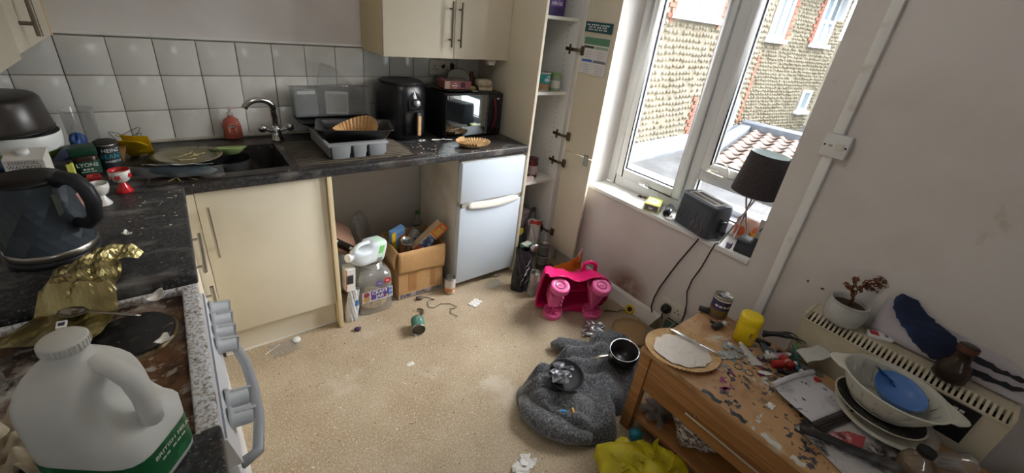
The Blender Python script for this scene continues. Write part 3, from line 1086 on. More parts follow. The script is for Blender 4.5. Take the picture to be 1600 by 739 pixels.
def pouch(w, h, d, seed, amp=.006, top=.35):
    """a standing soft bag: two wrinkled faces that meet at the sides and pinch at the top"""
    rg = random.Random(seed)
    p = [rg.uniform(0, 6) for _ in range(8)]
    m = MB()

    def f(u, v, s):
        e = math.sin(PI * u) ** .6
        b = d / 2 * e * (1 - (1 - top) * v ** 1.5)
        wr = amp * e * (abs(math.sin(7 * u + 5 * v + p[0])) + abs(math.sin(9 * v - 4 * u + p[1])) + .6 * abs(math.sin(15 * u + 11 * v + p[2])) - 1.1)
        lean = .02 * v * math.sin(p[3])
        return ((u - .5) * w * (1 - .12 * v + .06 * math.sin(8 * v + p[4])) + lean, s * (b + wr) + .015 * v * math.sin(p[5]), h * v * (1 - .05 * math.sin(5 * u + p[6])))
    m.grid(lambda u, v: f(u, v, -1), 22, 24, smooth=False)
    m.grid(lambda u, v: f(1 - u, v, 1), 22, 24, smooth=False)
    m.face = f
    return m


def milk_bottle(name, label, loc, rot, lab_m, body_m, cap_m, s=1., words=True, cat='milk bottle'):
    o = thing(name, label, cat, loc, rot=rot)
    o.scale = (s, s, s)
    w, d = .150, .112
    b = MB()
    prof = [(0, .0, 1), (.9, .0, 1), (1., .008, 1), (1., .125, 1), (1., .14, 1), (1., .155, 1), (1.0, .17, 1), (.97, .185, 1), (.92, .20, 1), (.86, .215, 1), (.76, .23, 1), (.62, .245, 1), (.48, .255, 1), (.36, .262, 1), (.262, .268, 1), (.255, .285, 1)]
    vs, fs = [], []
    n_ = 40
    for k_, z, _ in prof:
        pw = 4.5 if z < .2 else max(2., 4.5 - (z - .2) * 45)
        for i in range(n_):
            a = 2 * PI * i / n_
            c, s_ = math.cos(a), math.sin(a)
            q = (abs(c) ** pw + abs(s_) ** pw) ** (-1 / pw)
            # the neck sits toward -x a little, the handle corner at +x is cut back
            cx = -.012 * max(0, min(1, (z - .17) / .1))
            x = w / 2 * k_ * c * q
            y = d / 2 * k_ * s_ * q
            if z > .262:
                x, y = .021 * 1.0 * c * (k_ / .26), .021 * s_ * (k_ / .26)
            if x > .022 and .12 < z < .262:
                cut = math.sin(PI * min(1, max(0, (z - .128) / .125))) ** .7
                y *= 1 - .45 * cut * min(1, (x - .022) / .02)
                x = .022 + (x - .022) * (1 - .92 * cut)
            vs.append((x + cx, y, z))
    for a in range(len(prof) - 1):
        for i in range(n_):
            j = (i + 1) % n_
            fs.append((a * n_ + i, a * n_ + j, (a + 1) * n_ + j, (a + 1) * n_ + i))
    fs.append(tuple(range(n_))[::-1])
    b.add(vs, fs, True)
    b.build('body', body_m, o)
    h = MB()
    h.tube([(-.010, 0, .252), (.018, 0, .252), (.040, 0, .243), (.056, 0, .220), (.063, 0, .186), (.064, 0, .155), (.062, 0, .122)], [.012, .0135, .0145, .0145, .0145, .015, .015], 12, flat=.85)
    h.build('handle', body_m, o)
    c = MB(T(-.012, 0, .278))
    c.lathe([(.0235, 0), (.0245, .002), (.0245, .015), (.0225, .018), (0, .018)], 32)
    for i in range(32):
        a = 2 * PI * i / 32
        c.rod((.0246 * math.cos(a), .0246 * math.sin(a), .002), (.0246 * math.cos(a), .0246 * math.sin(a), .015), .0009, 4)
    c.build('cap', cap_m, o)
    lb = MB()
    pts = []
    vs, fs = [], []
    for z in (.018, .088):
        for i in range(n_ + 1):
            a = -PI * .95 + 2 * PI * .93 * i / n_
            c_, s_ = math.cos(a), math.sin(a)
            q = (abs(c_) ** 4.5 + abs(s_) ** 4.5) ** (-1 / 4.5)
            vs.append((w / 2 * 1.008 * c_ * q, d / 2 * 1.008 * s_ * q, z))
    for i in range(n_):
        fs.append((i, i + 1, n_ + 2 + i, n_ + 1 + i))
    lb.add(vs, fs, True)
    lb.build('label_band', lab_m, o)
    return o


# ------------------------------------------------------------------ left worktop
kb = mat('kettle_blue_grey', (52, 60, 68), .38, layers=(((66, 76, 86), 5, .45, .65),))
dgrey = mat('dark_grey_plastic', (44, 46, 50), .42)
t = thing('kettle', 'dark blue-grey faceted electric kettle with steel base ring', 'kettle', (.160, -.985, .9), math.radians(-34))
MB().lathe([(0, 0), (.09, 0), (.094, .004), (.094, .014), (.09, .016)], 36).build('power_base', dgrey, t)
MB().lathe([(.088, .016), (.0905, .018), (.0905, .034), (.088, .036)], 36).build('steel_ring', steel, t)
k = MB()
rows = 9
seg = 22
vs, fs = [], []
for j in range(rows + 1):
    z = .036 + .170 * j / rows
    r = .0895 - .022 * (j / rows) ** 1.1
    for i in range(seg):
        a = 2 * PI * (i + .5 * (j % 2)) / seg
        q = r + (.0012 if (i + j // 2) % 2 else -.0008)
        vs.append((q * math.cos(a), q * math.sin(a), z))
for j in range(rows):
    for i in range(seg):
        q = (i + 1) % seg
        A, B, C_, D = j * seg + i, j * seg + q, (j + 1) * seg + i, (j + 1) * seg + q
        fs += ([(A, B, C_), (B, D, C_)] if j % 2 == 0 else [(A, D, C_), (A, B, D)])
k.add(vs, fs, False)
k.build('body', kb, t)
MB().lathe([(.0675, .206), (.069, .210), (.066, .216), (.03, .220), (0, .221)], 36).build('lid', blackp, t)
MB().tube([(.060, 0, .206), (.085, 0, .222), (.112, 0, .218), (.132, 0, .196), (.139, 0, .160), (.132, 0, .120), (.108, 0, .096), (.082, 0, .098)], [.015, .016, .0165, .0165, .016, .015, .014, .013], 14, flat=1.1).build('handle', dgrey, t)
MB(T(-.074, 0, .175, 0, -.5, 0)).prism([(-.03, -.018), (.02, -.022), (.02, .022), (-.03, .018), (-.042, 0)], -.02, .028).build('spout', kb, t, bevel=.004)
MB(T(.0735, -.022, .155, 0, 0, -.3)).box(-.002, .0008, -.006, .006, -.035, .03).build('water_gauge', mat('gauge_grey', (120, 122, 116), .2), t)

blue_bag = mat('blue_plastic_bag', (38, 78, 140), .4, layers=(((22, 48, 100), 14, .45, .6),), bump=.4, bscale=40)
pan_m = mat('nonstick_pan', (44, 41, 39), .3, layers=(((60, 56, 52), 6, .4, .7),))
# stack in the corner: black baking pan box, blue bag, bowl, upturned pot
carton('bread_bin', 'black square tin at the bottom of the corner stack', (.035, -.28, .9), .22, .20, .028, blackm, cat='tin')
o = lump(.30, .24, .014, 5, rough=.3).build('blue_bag', blue_bag, None, (-.01, -.235, .9285))
tag(o, 'crumpled blue plastic bag squeezed under the white bowl', 'plastic bag')
o = tag(lump(.045, .035, .075, 6, rough=.5).build('blue_wrapper', blue_bag, None, (.150, -.205, .9285)), 'small blue wrapper sticking out beside the green bowl', 'wrapper')
t = thing('mixing_bowl', 'white plastic bowl with lime green base under the black pot', 'bowl', (.03, -.30, .956), rot=(.03, .02, 0))
MB().lathe([(0, .045), (.07, .045), (.094, .065), (.098, .10), (.1, .102), (.102, .1), (.101, .06), (.098, .045)], 36).build('rim', mat('bowl_white', (214, 218, 216), .35), t)
MB().lathe([(0, .002), (.05, .0), (.066, .004), (.09, .035), (.0985, .046)], 36).build('base', mat('lime_green', (150, 190, 52), .4), t)
t = thing('black_pot', 'large upturned black non-stick pot on top of the stack', 'pot', (-.008, -.285, 1.060), rot=(.03, -.02, 0))
MB().lathe([(0, .012), (.110, .010), (.124, .002), (.128, .004), (.127, .020), (.117, .105), (.108, .116), (.096, .119), (0, .119)], 44).build('body', pan_m, t)
MB().lathe([(.124, .0), (.130, .001), (.130, .006), (.127, .006)], 44).build('rim', blackp, t)
# clear jug behind
t = thing('clear_jug', 'tall scratched clear plastic beaker against the tiles', 'beaker', (.162, -.115, .9))
MB().lathe([(0, .002), (.042, .0), (.045, .004), (.050, .185), (.052, .187), (.048, .187), (.043, .008), (0, .007)], 28).build('body', grey_clear, t)
MB().lathe([(.0465, .050), (.0472, .052), (.0465, .054)], 28).build('rib', film_clear, t)
# long life milk carton
card_w = mat('milk_carton_white', (216, 213, 206), .45)
navy = mat('navy_print', (52, 56, 70), .6)
t = thing('milk_carton', 'white long-life milk carton with screw cap behind the kettle', 'carton', (.066, -.500, .9), math.radians(-6))
MB().box(-.047, .047, -.03, .03, 0, .122).build('body', card_w, t, bevel=.001, seg=1)
g = MB().add([(-.047, -.03, .122), (.047, -.03, .122), (.047, .03, .144), (-.047, .03, .144), (-.047, .03, .122), (.047, .03, .122)],
             [(0, 1, 2, 3), (1, 5, 2), (0, 3, 4), (3, 2, 5, 4), (0, 4, 5, 1)])
g.build('sloped_top', card_w, t)
MB(T(-.004, .004, .1345, .35, 0, 0)).lathe([(0, 0), (.016, 0), (.0155, .012), (.012, .014), (0, .014)], 20).build('cap', white_p, t)
for s, z, sz in (('ESSENTIAL', .111, .0145), ('WAITROSE', .097, .0155), ('LONG LIFE', .077, .0135)):
    letter(s, sz, navy, t, upright(0, -.0306, z), spacing=1.06)
letter('SEMI-SKIMMED', .007, navy, t, upright(0, -.0306, .0865))
# coffee jar
dkgreen = mat('coffee_jar_green', (16, 58, 40), .4)
brownj = mat('coffee_brown', (52, 34, 26), .25)
pale = mat('pale_print', (196, 206, 190), .6)
t = thing('coffee_jar', 'coffee jar with square dark green lid and green label', 'jar', (.178, -.365, .9), math.radians(12))
MB().lathe([(0, 0), (.034, 0), (.038, .004), (.038, .072), (.034, .080), (0, .080)], 28, power=3).build('glass_jar', brownj, t)
MB().lathe([(.0386, .010), (.0386, .060)], 28, power=3).build('label', mat('jar_label_green', (22, 62, 46), .5), t)
MB().box(-.037, .037, -.037, .037, .080, .108).build('lid', dkgreen, t, bevel=.004)
letter("LYONS", .019, pale, t, upright(0, -.0395, .047), bold=.0003)
letter('coffee', .010, pale, t, upright(0, -.0395, .031))
letter('original blend', .006, pale, t, upright(0, -.0395, .022))
# beans tin
bl = mat('beans_label_black', (28, 34, 40), .5)
tealp = mat('teal_print', (30, 146, 160), .5)
whp = mat('white_print', (226, 226, 222), .6)
o = can('beans_tin', 'open baked beans tin with black and teal label next to coffee jar', (.240, -.322, .9), .0365, .102, bl, words=(('HEINZ', .020, whp, .080, .42), ('BEANZ', .024, tealp, .057, .42), ('BARBECUE', .011, whp, .038, .42)), top='open')
MB(T(0, 0, .101, .18, 0, 0)).lathe([(.0, .004), (.036, .004), (.0385, 0), (.037, -.002)], 24).build('opened_lid', mat('lid_dark', (44, 40, 36), .5), o)
# yellow packet and card
ypk = mat('yellow_packet', (222, 184, 22), .4, layers=(((240, 206, 48), 5, .45, .6),), bump=.3, bscale=20)
t = thing('yellow_packet', 'open yellow food packet slumped beside the tins', 'packet', (.312, -.225, .902), math.radians(-25))
m = MB()


def _yp(u, v):
    a = (u - .5) * 2
    w_ = .050 * (1 - .15 * v)
    zz = .085 * (1 - v) + .012 * math.sin(6 * u + 2) * v
    return (w_ * a + .018 * math.sin(5 * v), -.045 + .085 * v + .010 * math.cos(3 * a) - .018 * (1 - a * a), zz + .006)


m.grid(_yp, 14, 14, smooth=False, thick=.002)
m.grid(lambda u, v: (.050 * (u - .5) * 2 * (1 - .15 * v), .012 + .03 * v + .012 * abs(u - .5), .092 - .087 * v), 10, 8, smooth=False, thick=.002)
m.build('sleeve', ypk, t)
MB(T(-.042, -.055, .002, -.24, .25, .15)).box(-.022, .022, -.001, .001, 0, .085).build('card_flap', mat('card_tan', (196, 152, 84), .7), t)
# egg cups
red = mat('red_glaze', (196, 30, 38), .2, coat=.5)
wht = mat('white_glaze', (224, 222, 216), .25, coat=.5)


def egg_cup(name, label, loc, bm, fm, s=1., rz=0.):
    o = thing(name, label, 'egg cup', loc, rz)
    MB().lathe([(0, 0), (.020 * s, 0), (.0205 * s, .003), (.010 * s, .022 * s), (.0085 * s, .028 * s)], 24).build('foot', fm, o)
    MB().lathe([(.0085 * s, .028 * s), (.018 * s, .034 * s), (.0235 * s, .050 * s), (.0235 * s, .064 * s), (.0220 * s, .064 * s), (.021 * s, .050 * s), (.012 * s, .040 * s), (0, .038 * s)], 28).build('cup', bm, o)
    return o


e1 = egg_cup('egg_cup', 'red and white football patterned egg cup on the worktop', (.285, -.586, .9), wht, red, 1.25)
for a, z in ((-.4, .062), (-1.75, .060), (.9, .06), (2.3, .06), (3.6, .06)):
    M = Matrix.Rotation(a, 4, 'Z') @ Matrix.Translation((.0296, 0, z)) @ Matrix.Rotation(PI / 2, 4, 'Y') @ Matrix.Rotation(-.15, 4, 'Y')
    MB(M).prism([(.010 * math.cos(i * 2 * PI / 5), .010 * math.sin(i * 2 * PI / 5)) for i in range(5)], -.0025, .0006).build('patch', red, e1)
MB().lathe([(.0295, .0795), (.0298, .081), (.0272, .081), (.026, .066)], 28).build('rim', red, e1)
egg_cup('egg_cup', 'plain white china egg cup beside the kettle handle', (.236, -.682, .9), wht, wht, 1.15)
e3 = egg_cup('egg_cup', 'small red egg cup tucked behind the white one', (.212, -.535, .9), red, red, .8)
# salt grinder, pegs etc behind the kettle
t = thing('salt_shaker', 'pink salt shaker seen through the kettle handle', 'salt shaker', (.196, -.76, .9), rot=(0, 0, 0))
MB().lathe([(0, 0), (.024, 0), (.025, .004), (.023, .075), (.018, .085), (0, .085)], 20).build('salt', mat('pink_salt', (206, 148, 128), .5, layers=(((226, 180, 162), 60, .45, .6),), bump=.4, bscale=150), t)
MB().lathe([(.0185, .082), (.019, .086), (.018, .10), (0, .102)], 20).build('cap', mat('salt_cap', (90, 52, 44), .5), t)
o = carton('black_tub', 'black plastic tub crammed between carton and coffee jar', (.128, -.44, .9), .05, .05, .075, blackm, cat='tub')
o = carton('lime_box', 'small lime yellow tea box beside the coffee jar', (.150, -.455, .9), .017, .022, .075, mat('lime_card', (206, 212, 96), .6), cat='box')
for i, (x, y, r_) in enumerate(((.128, -.53, .3), (.143, -.528, 1.0))):
    tag(MB().box(-.012, .012, -.006, .006, 0, .012).build('sugar_cube', wht, None, (x + .01, y, .9 + .012 * 0), (0, 0, r_), bevel=.002), 'small white chunk by the carton, ' + ('one nearer the carton' if i == 0 else 'one nearer the jar'), 'sugar lump')
tag(MB().tube([(.26 + .05 * math.cos(a * 1.0) + .008 * math.sin(3 * a), -.035 + .006 * math.sin(2 * a), .945 + .020 * math.sin(2 * a + .6) + .004 * a) for a in [i * .35 for i in range(26)]], .0012, 6).build('wire_tangle', mat('dark_wire', (58, 56, 60), .4, .6), None, (.02, 0, -.012)), 'thin tangled wire against the tiles by the yellow packet', 'wire')

# ------------------------------------------------------------------ egg shells, foil, spoon, glass, egg tray on the cooker side
random.seed(21)


def shell(loc, r, label, seed):
    rg = random.Random(seed)
    m = MB()
    ph = rg.uniform(0, 6)

    def fn(u, v):
        a = 2 * PI * u
        e = .75 + .2 * math.sin(3 * a + ph) + .1 * math.sin(5 * a)
        t_ = v * e
        return (r * math.sin(t_ * 1.2) * math.cos(a), r * math.sin(t_ * 1.2) * math.sin(a) * .8, r * .9 * (1 - math.cos(t_ * 1.2)))
    m.grid(fn, 16, 4, thick=.0006)
    return tag(m.build('egg_shell', shellw, None, loc, (rg.uniform(-.3, .3), rg.uniform(-.3, .3), rg.uniform(0, 6))), label, 'egg shell')


shell((.300, -.945, .9), .020, 'broken egg shell on the worktop by the kettle', 1)
shell((.365, -1.285, .876), .024, 'egg shell half at the back of the hob', 2)
shell((.375, -1.475, .880), .022, 'egg shell piece in front of the hot plate', 3)
shell((.283, -1.255, .897), .020, 'egg shell piece under the gold foil end', 4)
foil = mat('gold_foil', (188, 176, 126), .3, 1., layers=(((136, 126, 84), 9, .45, .62),), bump=.35, bscale=45)
t = thing('gold_foil_bag', 'torn gold foil crisp bag draped from worktop onto hob', 'foil bag', (.232, -1.238, .876), math.radians(69))
rg = random.Random(9)
pp = [rg.uniform(0, 6) for _ in range(6)]


def _foil(u, v):
    L = .31
    x = (u - .5) * L
    wv = .075 + .035 * (1 - u) ** 1.2 - .028 * math.exp(-((u - .84) / .06) ** 2)
    y = (v - .5) * 2 * wv * .78 + .012 * math.sin(7 * u + pp[0])
    s_ = min(1, max(0, (u - .32) / .14))
    z = (.35 + .65 * s_) * (.013 * abs(math.sin(11 * u + 4 * v + pp[1])) + .010 * abs(math.sin(9 * v - 7 * u + pp[2])) + .004 * abs(math.sin(27 * u + 17 * v)))
    z += .006 + .026 * s_ + .024 * s_ * (1 - (2 * v - 1) ** 2)
    return (x, y, z)


MB().grid(_foil, 46, 22, smooth=False, thick=.0008).build('foil', foil, t)
MB(T(-.115, -.02, .0305, .1, .05, .4)).box(-.014, .014, -.008, .008, -.004, .0006).build('barcode_sticker', whp, t)
MB(T(-.115, -.02, .0312, .1, .05, .4)).box(-.006, .006, -.005, .005, 0, .0006).build('barcode', navy, t)
sp = mat('spoon_steel', (176, 174, 170), .2, 1.)


def spoon(name, label, loc, rot, L=.17, m=sp, bw=.019):
    o = thing(name, label, 'spoon', loc, rot=rot)
    MB().grid(lambda u, v: ((u - .5) * .055 + L / 2 - .02, (v - .5) * 2 * bw * math.sin(PI * min(1, max(0, u * .96 + .03))) ** .6, .006 - .009 * math.sin(PI * u) * (1 - (2 * v - 1) ** 2) + .004), 14, 8, thick=.0012).build('bowl', m, o)
    MB().tube([(L / 2 - .045, 0, .010), (L / 2 - .07, 0, .012), (0, 0, .010), (-L / 2 + .02, 0, .006), (-L / 2, 0, .004)], [.004, .003, .003, .005, .0045], 8, flat=.5).build('shaft', m, o)
    return o


spoon('dirty_spoon', 'steel spoon lying across the edge of the hot plate', (.270, -1.335, .892), (0, 0, math.radians(148)), .16)
gl = clear_mat('drinking_glass', (196, 198, 194), body=.07, gloss=.5, rough=.02)
t = thing('glass_tumbler', 'clear ribbed glass tumbler at the edge of the cooker', 'glass', (.108, -1.475, .876))
MB().lathe([(0, .012), (.034, .010), (.036, .0), (.038, .004), (.043, .10), (.0435, .102), (.041, .102), (.036, .014), (0, .013)], 10).build('body', gl, t)
cardpulp = mat('egg_box_pulp', (200, 186, 160), .9, layers=(((178, 162, 134), 20, .45, .6),), bump=.3, bscale=120)
t = thing('egg_tray', 'open grey cardboard egg tray beside the milk bottle', 'egg tray', (.195, -1.665, .874), math.radians(-35))
m = MB()
m.grid(lambda u, v: ((u - .5) * .15, (v - .5) * .10, .028 + .026 * math.cos(u * 3 * 2 * PI) * math.cos(v * 2 * 2 * PI + PI) + .004), 48, 32, thick=.002)
m.build('cups', cardpulp, t)
for x in (-.025, .025):
    MB(T(x, 0, .05)).lathe([(.013, 0), (.009, .018), (.005, .022), (0, .022)], 12).build('cone', cardpulp, t)

milkw = mat('milky_hdpe', (228, 228, 222), .4, sub=.15)
grn = mat('milk_label_green', (34, 104, 60), .45, layers=(((54, 128, 80), 30, .55, .6),))
t = milk_bottle('milk_bottle', 'large white plastic milk bottle with green label in the foreground', (.330, -1.790, .9005), (0, 0, math.radians(-36)), grn, milkw, mat('milk_cap', (216, 214, 206), .4), 1.0)
t.scale = (1.03, 1.03, .87)
pw = mat('label_pale', (214, 222, 212), .5)
for s, sz, z in (('BRITISH MILK', .012, .076), ('SEMI SKIMMED', .008, .063)):
    letter(s, sz, pw, t, upright(.038, -.0572, z) @ Matrix.Rotation(0, 4, 'Z'))
MB(T(-.012, -.0575, .050)).add([(.019 * math.cos(a), 0, .015 * math.sin(a)) for a in [2 * PI * i / 20 for i in range(20)]], [tuple(range(20))]).build('label_badge', pw, t)
MB(T(-.048, -.0575, .046)).add([(-.010, 0, -.02), (.010, 0, -.02), (.012, 0, .006), (.004, 0, .016), (-.004, 0, .016), (-.012, 0, .006)], [(0, 1, 2, 3, 4, 5)]).build('label_badge', pw, t)
letter('BRITISH MILK', .0115, pw, t, Matrix.Translation((.0768, .004, .072)) @ Matrix.Rotation(PI / 2, 4, 'Z') @ Matrix.Rotation(PI / 2, 4, 'X'), bold=.0003)
letter('semi skimmed', .008, pw, t, Matrix.Translation((.0768, .004, .058)) @ Matrix.Rotation(PI / 2, 4, 'Z') @ Matrix.Rotation(PI / 2, 4, 'X'))
letter('RECYCLE ME', .005, grn, t, upright(-.012, -.0582, .050))

# ------------------------------------------------------------------ in and around the sink
random.seed(31)
plate_g = mat('glass_plate_olive', (112, 108, 86), .2, layers=(((92, 78, 58), 7, .5, .65),))
tag(MB().lathe([(0, .004), (.06, .004), (.10, .016), (.125, .024), (.126, .027), (.10, .020), (.06, .009), (0, .008)], 36).build('dinner_plate', plate_g, None, (.478, -.325, .909), (.0, .04, 0)), 'dirty greenish glass plate with spaghetti lying over the sink', 'plate')
tag(MB().lathe([(0, .0), (.04, .0), (.072, .028), (.074, .031), (.070, .031), (.04, .006), (0, .005)], 32).build('cereal_bowl', mat('green_bowl', (150, 172, 110), .3), None, (.632, -.262, .898), (-.22, 0, 0)), 'pale green bowl tipped at the back of the sink', 'bowl')
tag(MB().lathe([(0, .0), (.074, .0), (.080, .006), (.081, .138), (.078, .138), (.076, .008), (0, .006)], 32).build('black_stockpot', blackm, None, (.632, -.272, .7445), (0, 0, 0)), 'tall black pot standing in the sink under the green bowl', 'pot')
spag = mat('dry_spaghetti', (196, 178, 120), .6)
for i in range(11):
    a = rn(0, 3.1)
    L = rn(.05, .13)
    c = Vector((.50 + rn(-.06, .07), -.325 + rn(-.06, .06), .918 + rn(0, .008)))
    if i > 7:
        c = Vector((.42 + .03 * (i - 8), -.51 + rn(-.03, .0), .9085))
    d_ = Vector((math.cos(a), math.sin(a), .0)) * L / 2
    s_ = Vector((-d_.y, d_.x, 0)) * rn(-.3, .3)
    tag(MB().tube([c - d_, c - d_ * .4 + s_, c + d_ * .4 + s_, c + d_], .0013, 5).build('spaghetti', spag), 'loose spaghetti strand around the dirty sink plate', 'spaghetti', 'spaghetti strands by the sink')
t = thing('clear_packet', 'clear film packet with grey cloth and white card across the sink', 'packet', (.435, -.500, .9068), rot=(.0, 0, math.radians(-15)))
lump(.27, .085, .038, 12, nu=30, nv=9, rough=.14).build('contents', mat('slate_cloth', (46, 58, 64), .6, layers=(((66, 78, 82), 12, .45, .6),), bump=.3), t)
crumple(.22, .032, .005, 18, 4, 3, lift=lambda u, v: .036 - .010 * v).build('card_strip', mat('grey_white_card', (200, 204, 204), .6), t, (.01, .008, .009))
crumple(.33, .10, .010, 26, 10, 4, lift=lambda u, v: .030 - .10 * abs(v - .5) ** 2).build('film', clear_mat('thin_film', (235, 238, 240), body=.03, gloss=.15, rough=.12), t)
# hand soap
t = thing('hand_soap', 'orange-pink hand soap bottle with clear pump top behind the sink', 'soap bottle', (.678, -.045, .907))
MB().lathe([(0, 0), (.036, 0), (.040, .004), (.038, .06), (.030, .095), (.014, .106), (.012, .112)], 24, sy=.55).build('bottle', mat('pink_soap', (190, 104, 88), .25, layers=(((170, 84, 72), 5, .4, .65),)), t)
MB(T(0, -.0205, .050)).add([(.020 * math.cos(a), 0, .026 * math.sin(a)) for a in [2 * PI * i / 20 for i in range(20)]], [tuple(range(20))]).build('label', mat('soap_label', (206, 138, 104), .5), t)
MB(T(0, -.0212, .062)).add([(.013 * math.cos(a), 0, .008 * math.sin(a)) for a in [2 * PI * i / 20 for i in range(20)]], [tuple(range(20))]).build('badge', mat('soap_badge', (60, 34, 34), .5), t)
letter('Carex', .008, whp, t, upright(0, -.0216, .062))
MB().lathe([(.0135, .110), (.0135, .128), (.006, .130), (.005, .142), (0, .142)], 16).build('collar', grey_clear, t)
MB(T(0, 0, .142)).box(-.008, .022, -.008, .008, 0, .010).build('pump_head', mat('clear_pink', (206, 176, 168), .3), t, bevel=.003)

# ------------------------------------------------------------------ draining rack and what is piled on it
rk = mat('grey_rack_plastic', (150, 153, 156), .45)
t = thing('dish_rack', 'light grey plastic dish rack with three cutlery pockets', 'dish rack', (1.135, -.335, .9100), math.radians(0))
m = MB()
r_ = plate_hole(MB(), -.142, .142, -.190, .170, .058, .070, (-.125, .125, -.150, .152))
r_.build('rim', rk, t, bevel=.004)
m = MB()
for sx in (-1, 1):
    m.box(sx * .132 - .003, sx * .132 + .003, -.175, .155, .012, .06)
m.box(-.13, .13, .150, .156, .012, .06).box(-.13, .13, -.150, -.144, .012, .06)
m.build('walls', rk, t)
slm = MB().box(-.13, .13, -.004, .004, .006, .012).mesh('slat', rk)
for i in range(13):
    link('slat', slm, t, (0, -.135 + .0235 * i, .0))
for x, w_ in ((-.085, .088), (.002, .064), (.086, .084)):
    p = MB()
    z0, z1 = .001, .064
    a, b = w_ / 2, w_ / 2 * .86
    yb0, yb1, yt0, yt1 = -.186, -.150, -.196, -.148
    vs = [(x - b, yb0, z0), (x + b, yb0, z0), (x + b, yb1, z0), (x - b, yb1, z0), (x - a, yt0, z1), (x + a, yt0, z1), (x + a, yt1, z1), (x - a, yt1, z1)]
    p.add(vs, [(0, 3, 2, 1), (0, 1, 5, 4), (1, 2, 6, 5), (2, 3, 7, 6), (3, 0, 4, 7)])
    p.build('cutlery_pocket', rk, t, bevel=.003)
tray = mat('black_baking_tin', (74, 74, 76), .3, .7, layers=(((64, 60, 56), 8, .5, .7),))


def pan(name, label, loc, rot, w, d, h, rim, m, cat='roasting tin', inset=.82):
    o = thing(name, label, cat, loc, rot=rot)
    vs, fs = [], []
    prof = [(inset, .0), (inset + .02, .0), (.985, h - .004), (1.0, h), (1.0 + rim, h + .001), (1.0 + rim, h + .004), (1.0, h + .003), (.97, h - .004), (inset - .01, .004), (.3, .004)]
    for k_, z in prof:
        for x, y in rrect(w * k_, d * k_, .03 * k_, 4):
            vs.append((x, y, z))
    n_ = 20
    for a in range(len(prof) - 1):
        for i in range(n_):
            j = (i + 1) % n_
            fs.append((a * n_ + i, a * n_ + j, (a + 1) * n_ + j, (a + 1) * n_ + i))
    fs.append(tuple(range(n_))[::-1])
    fs.append(tuple((len(prof) - 1) * n_ + i for i in range(n_)))
    MB().add(vs, fs, True).build('tin', m, o, weld=True)
    return o


pan('black_dish', 'deep black oven dish sitting inside the dish rack', (1.135, -.335, .9228), (0, 0, 0), .225, .25, .040, .02, blackm, inset=.9)
pan('baking_tray', 'wide flat black baking tray behind the roasting tin', (1.145, -.122, .983), (.0, 0, .0), .37, .19, .018, .03, blackm)
pan('roasting_tin', 'shiny dark roasting tin with paper liner on top of the rack', (1.165, -.375, .982), (math.radians(0), math.radians(0), math.radians(-15)), .34, .215, .045, .06, tray)
tn = thing('paper_liner', 'pleated brown air fryer paper in the roasting tin', 'paper liner', (1.17, -.375, .988), math.radians(-12))
MB().grid(lambda u, v: ((.085 + .020 * v + .0035 * math.cos(u * 2 * PI * 34)) * math.cos(2 * PI * u) * (1.0), (.055 + .012 * v + .0035 * math.cos(u * 2 * PI * 34)) * math.sin(2 * PI * u) , .062 * v * (.55 + .45 * math.sin(2 * PI * u + .4)) + .012 * math.sin(4 * PI * u) * v), 136, 3, smooth=False).build('pleated_wall', kraft, tn)
MB().lathe([(0, .001), (.086, .001)], 34, sy=.66).build('base', kraft, tn)
# clear plastic boxes leaning against the tiles
t = thing('clear_box', 'clear plastic food box with grey contents leaning on the tiles', 'plastic box', (1.145, -.082, 1.009), rot=(math.radians(-8), 0, 0))
m = MB()
m.box(-.19, .19, -.045, -.043, 0, .15).box(-.19, .19, .043, .045, 0, .15).box(-.19, -.188, -.045, .045, 0, .15).box(.188, .19, -.045, .045, 0, .15).box(-.19, .19, -.045, .045, 0, .002)
m.build('shell', grey_clear, t)
MB().tube([(-.192, -.047, .15), (.192, -.047, .15), (.192, .047, .15), (-.192, .047, .15)], .004, 6, closed=True).build('rim', film_clear, t)
MB(T(-.125, -.020, .002)).box(-.058, .048, -.015, .02, 0, .135).build('frozen_pack', mat('frosted_grey_pack', (118, 120, 122), .4, layers=(((176, 180, 182), 8, .5, .65),), bump=.4, bscale=30), t, bevel=.01)
MB(T(-.125, -.037, .12)).box(-.045, .040, -.001, .001, -.008, .008).build('pack_label', whp, t)
MB(T(.02, -.015, .005, 0, .06, 0)).box(-.06, .06, -.012, .012, 0, .118).build('white_pack', mat('white_pack', (196, 196, 190), .45), t, bevel=.006)
MB(T(.02, -.028, .005, 0, .06, 0)).box(-.048, .048, -.001, .001, .012, .104).build('pack_window', mat('pack_window', (168, 168, 160), .3), t)
t = thing('plastic_sheet', 'clear plastic lid sheet standing up behind the food box', 'plastic lid', (1.20, -.048, 1.10), rot=(math.radians(-6), math.radians(14), 0))
MB().grid(lambda u, v: ((u - .5) * .25, 0.002 * math.sin(5 * u), (v * (.145 - .11 * max(0, u - .25) / .75)) ), 14, 6, thick=.0016).build('sheet', film_clear, t)

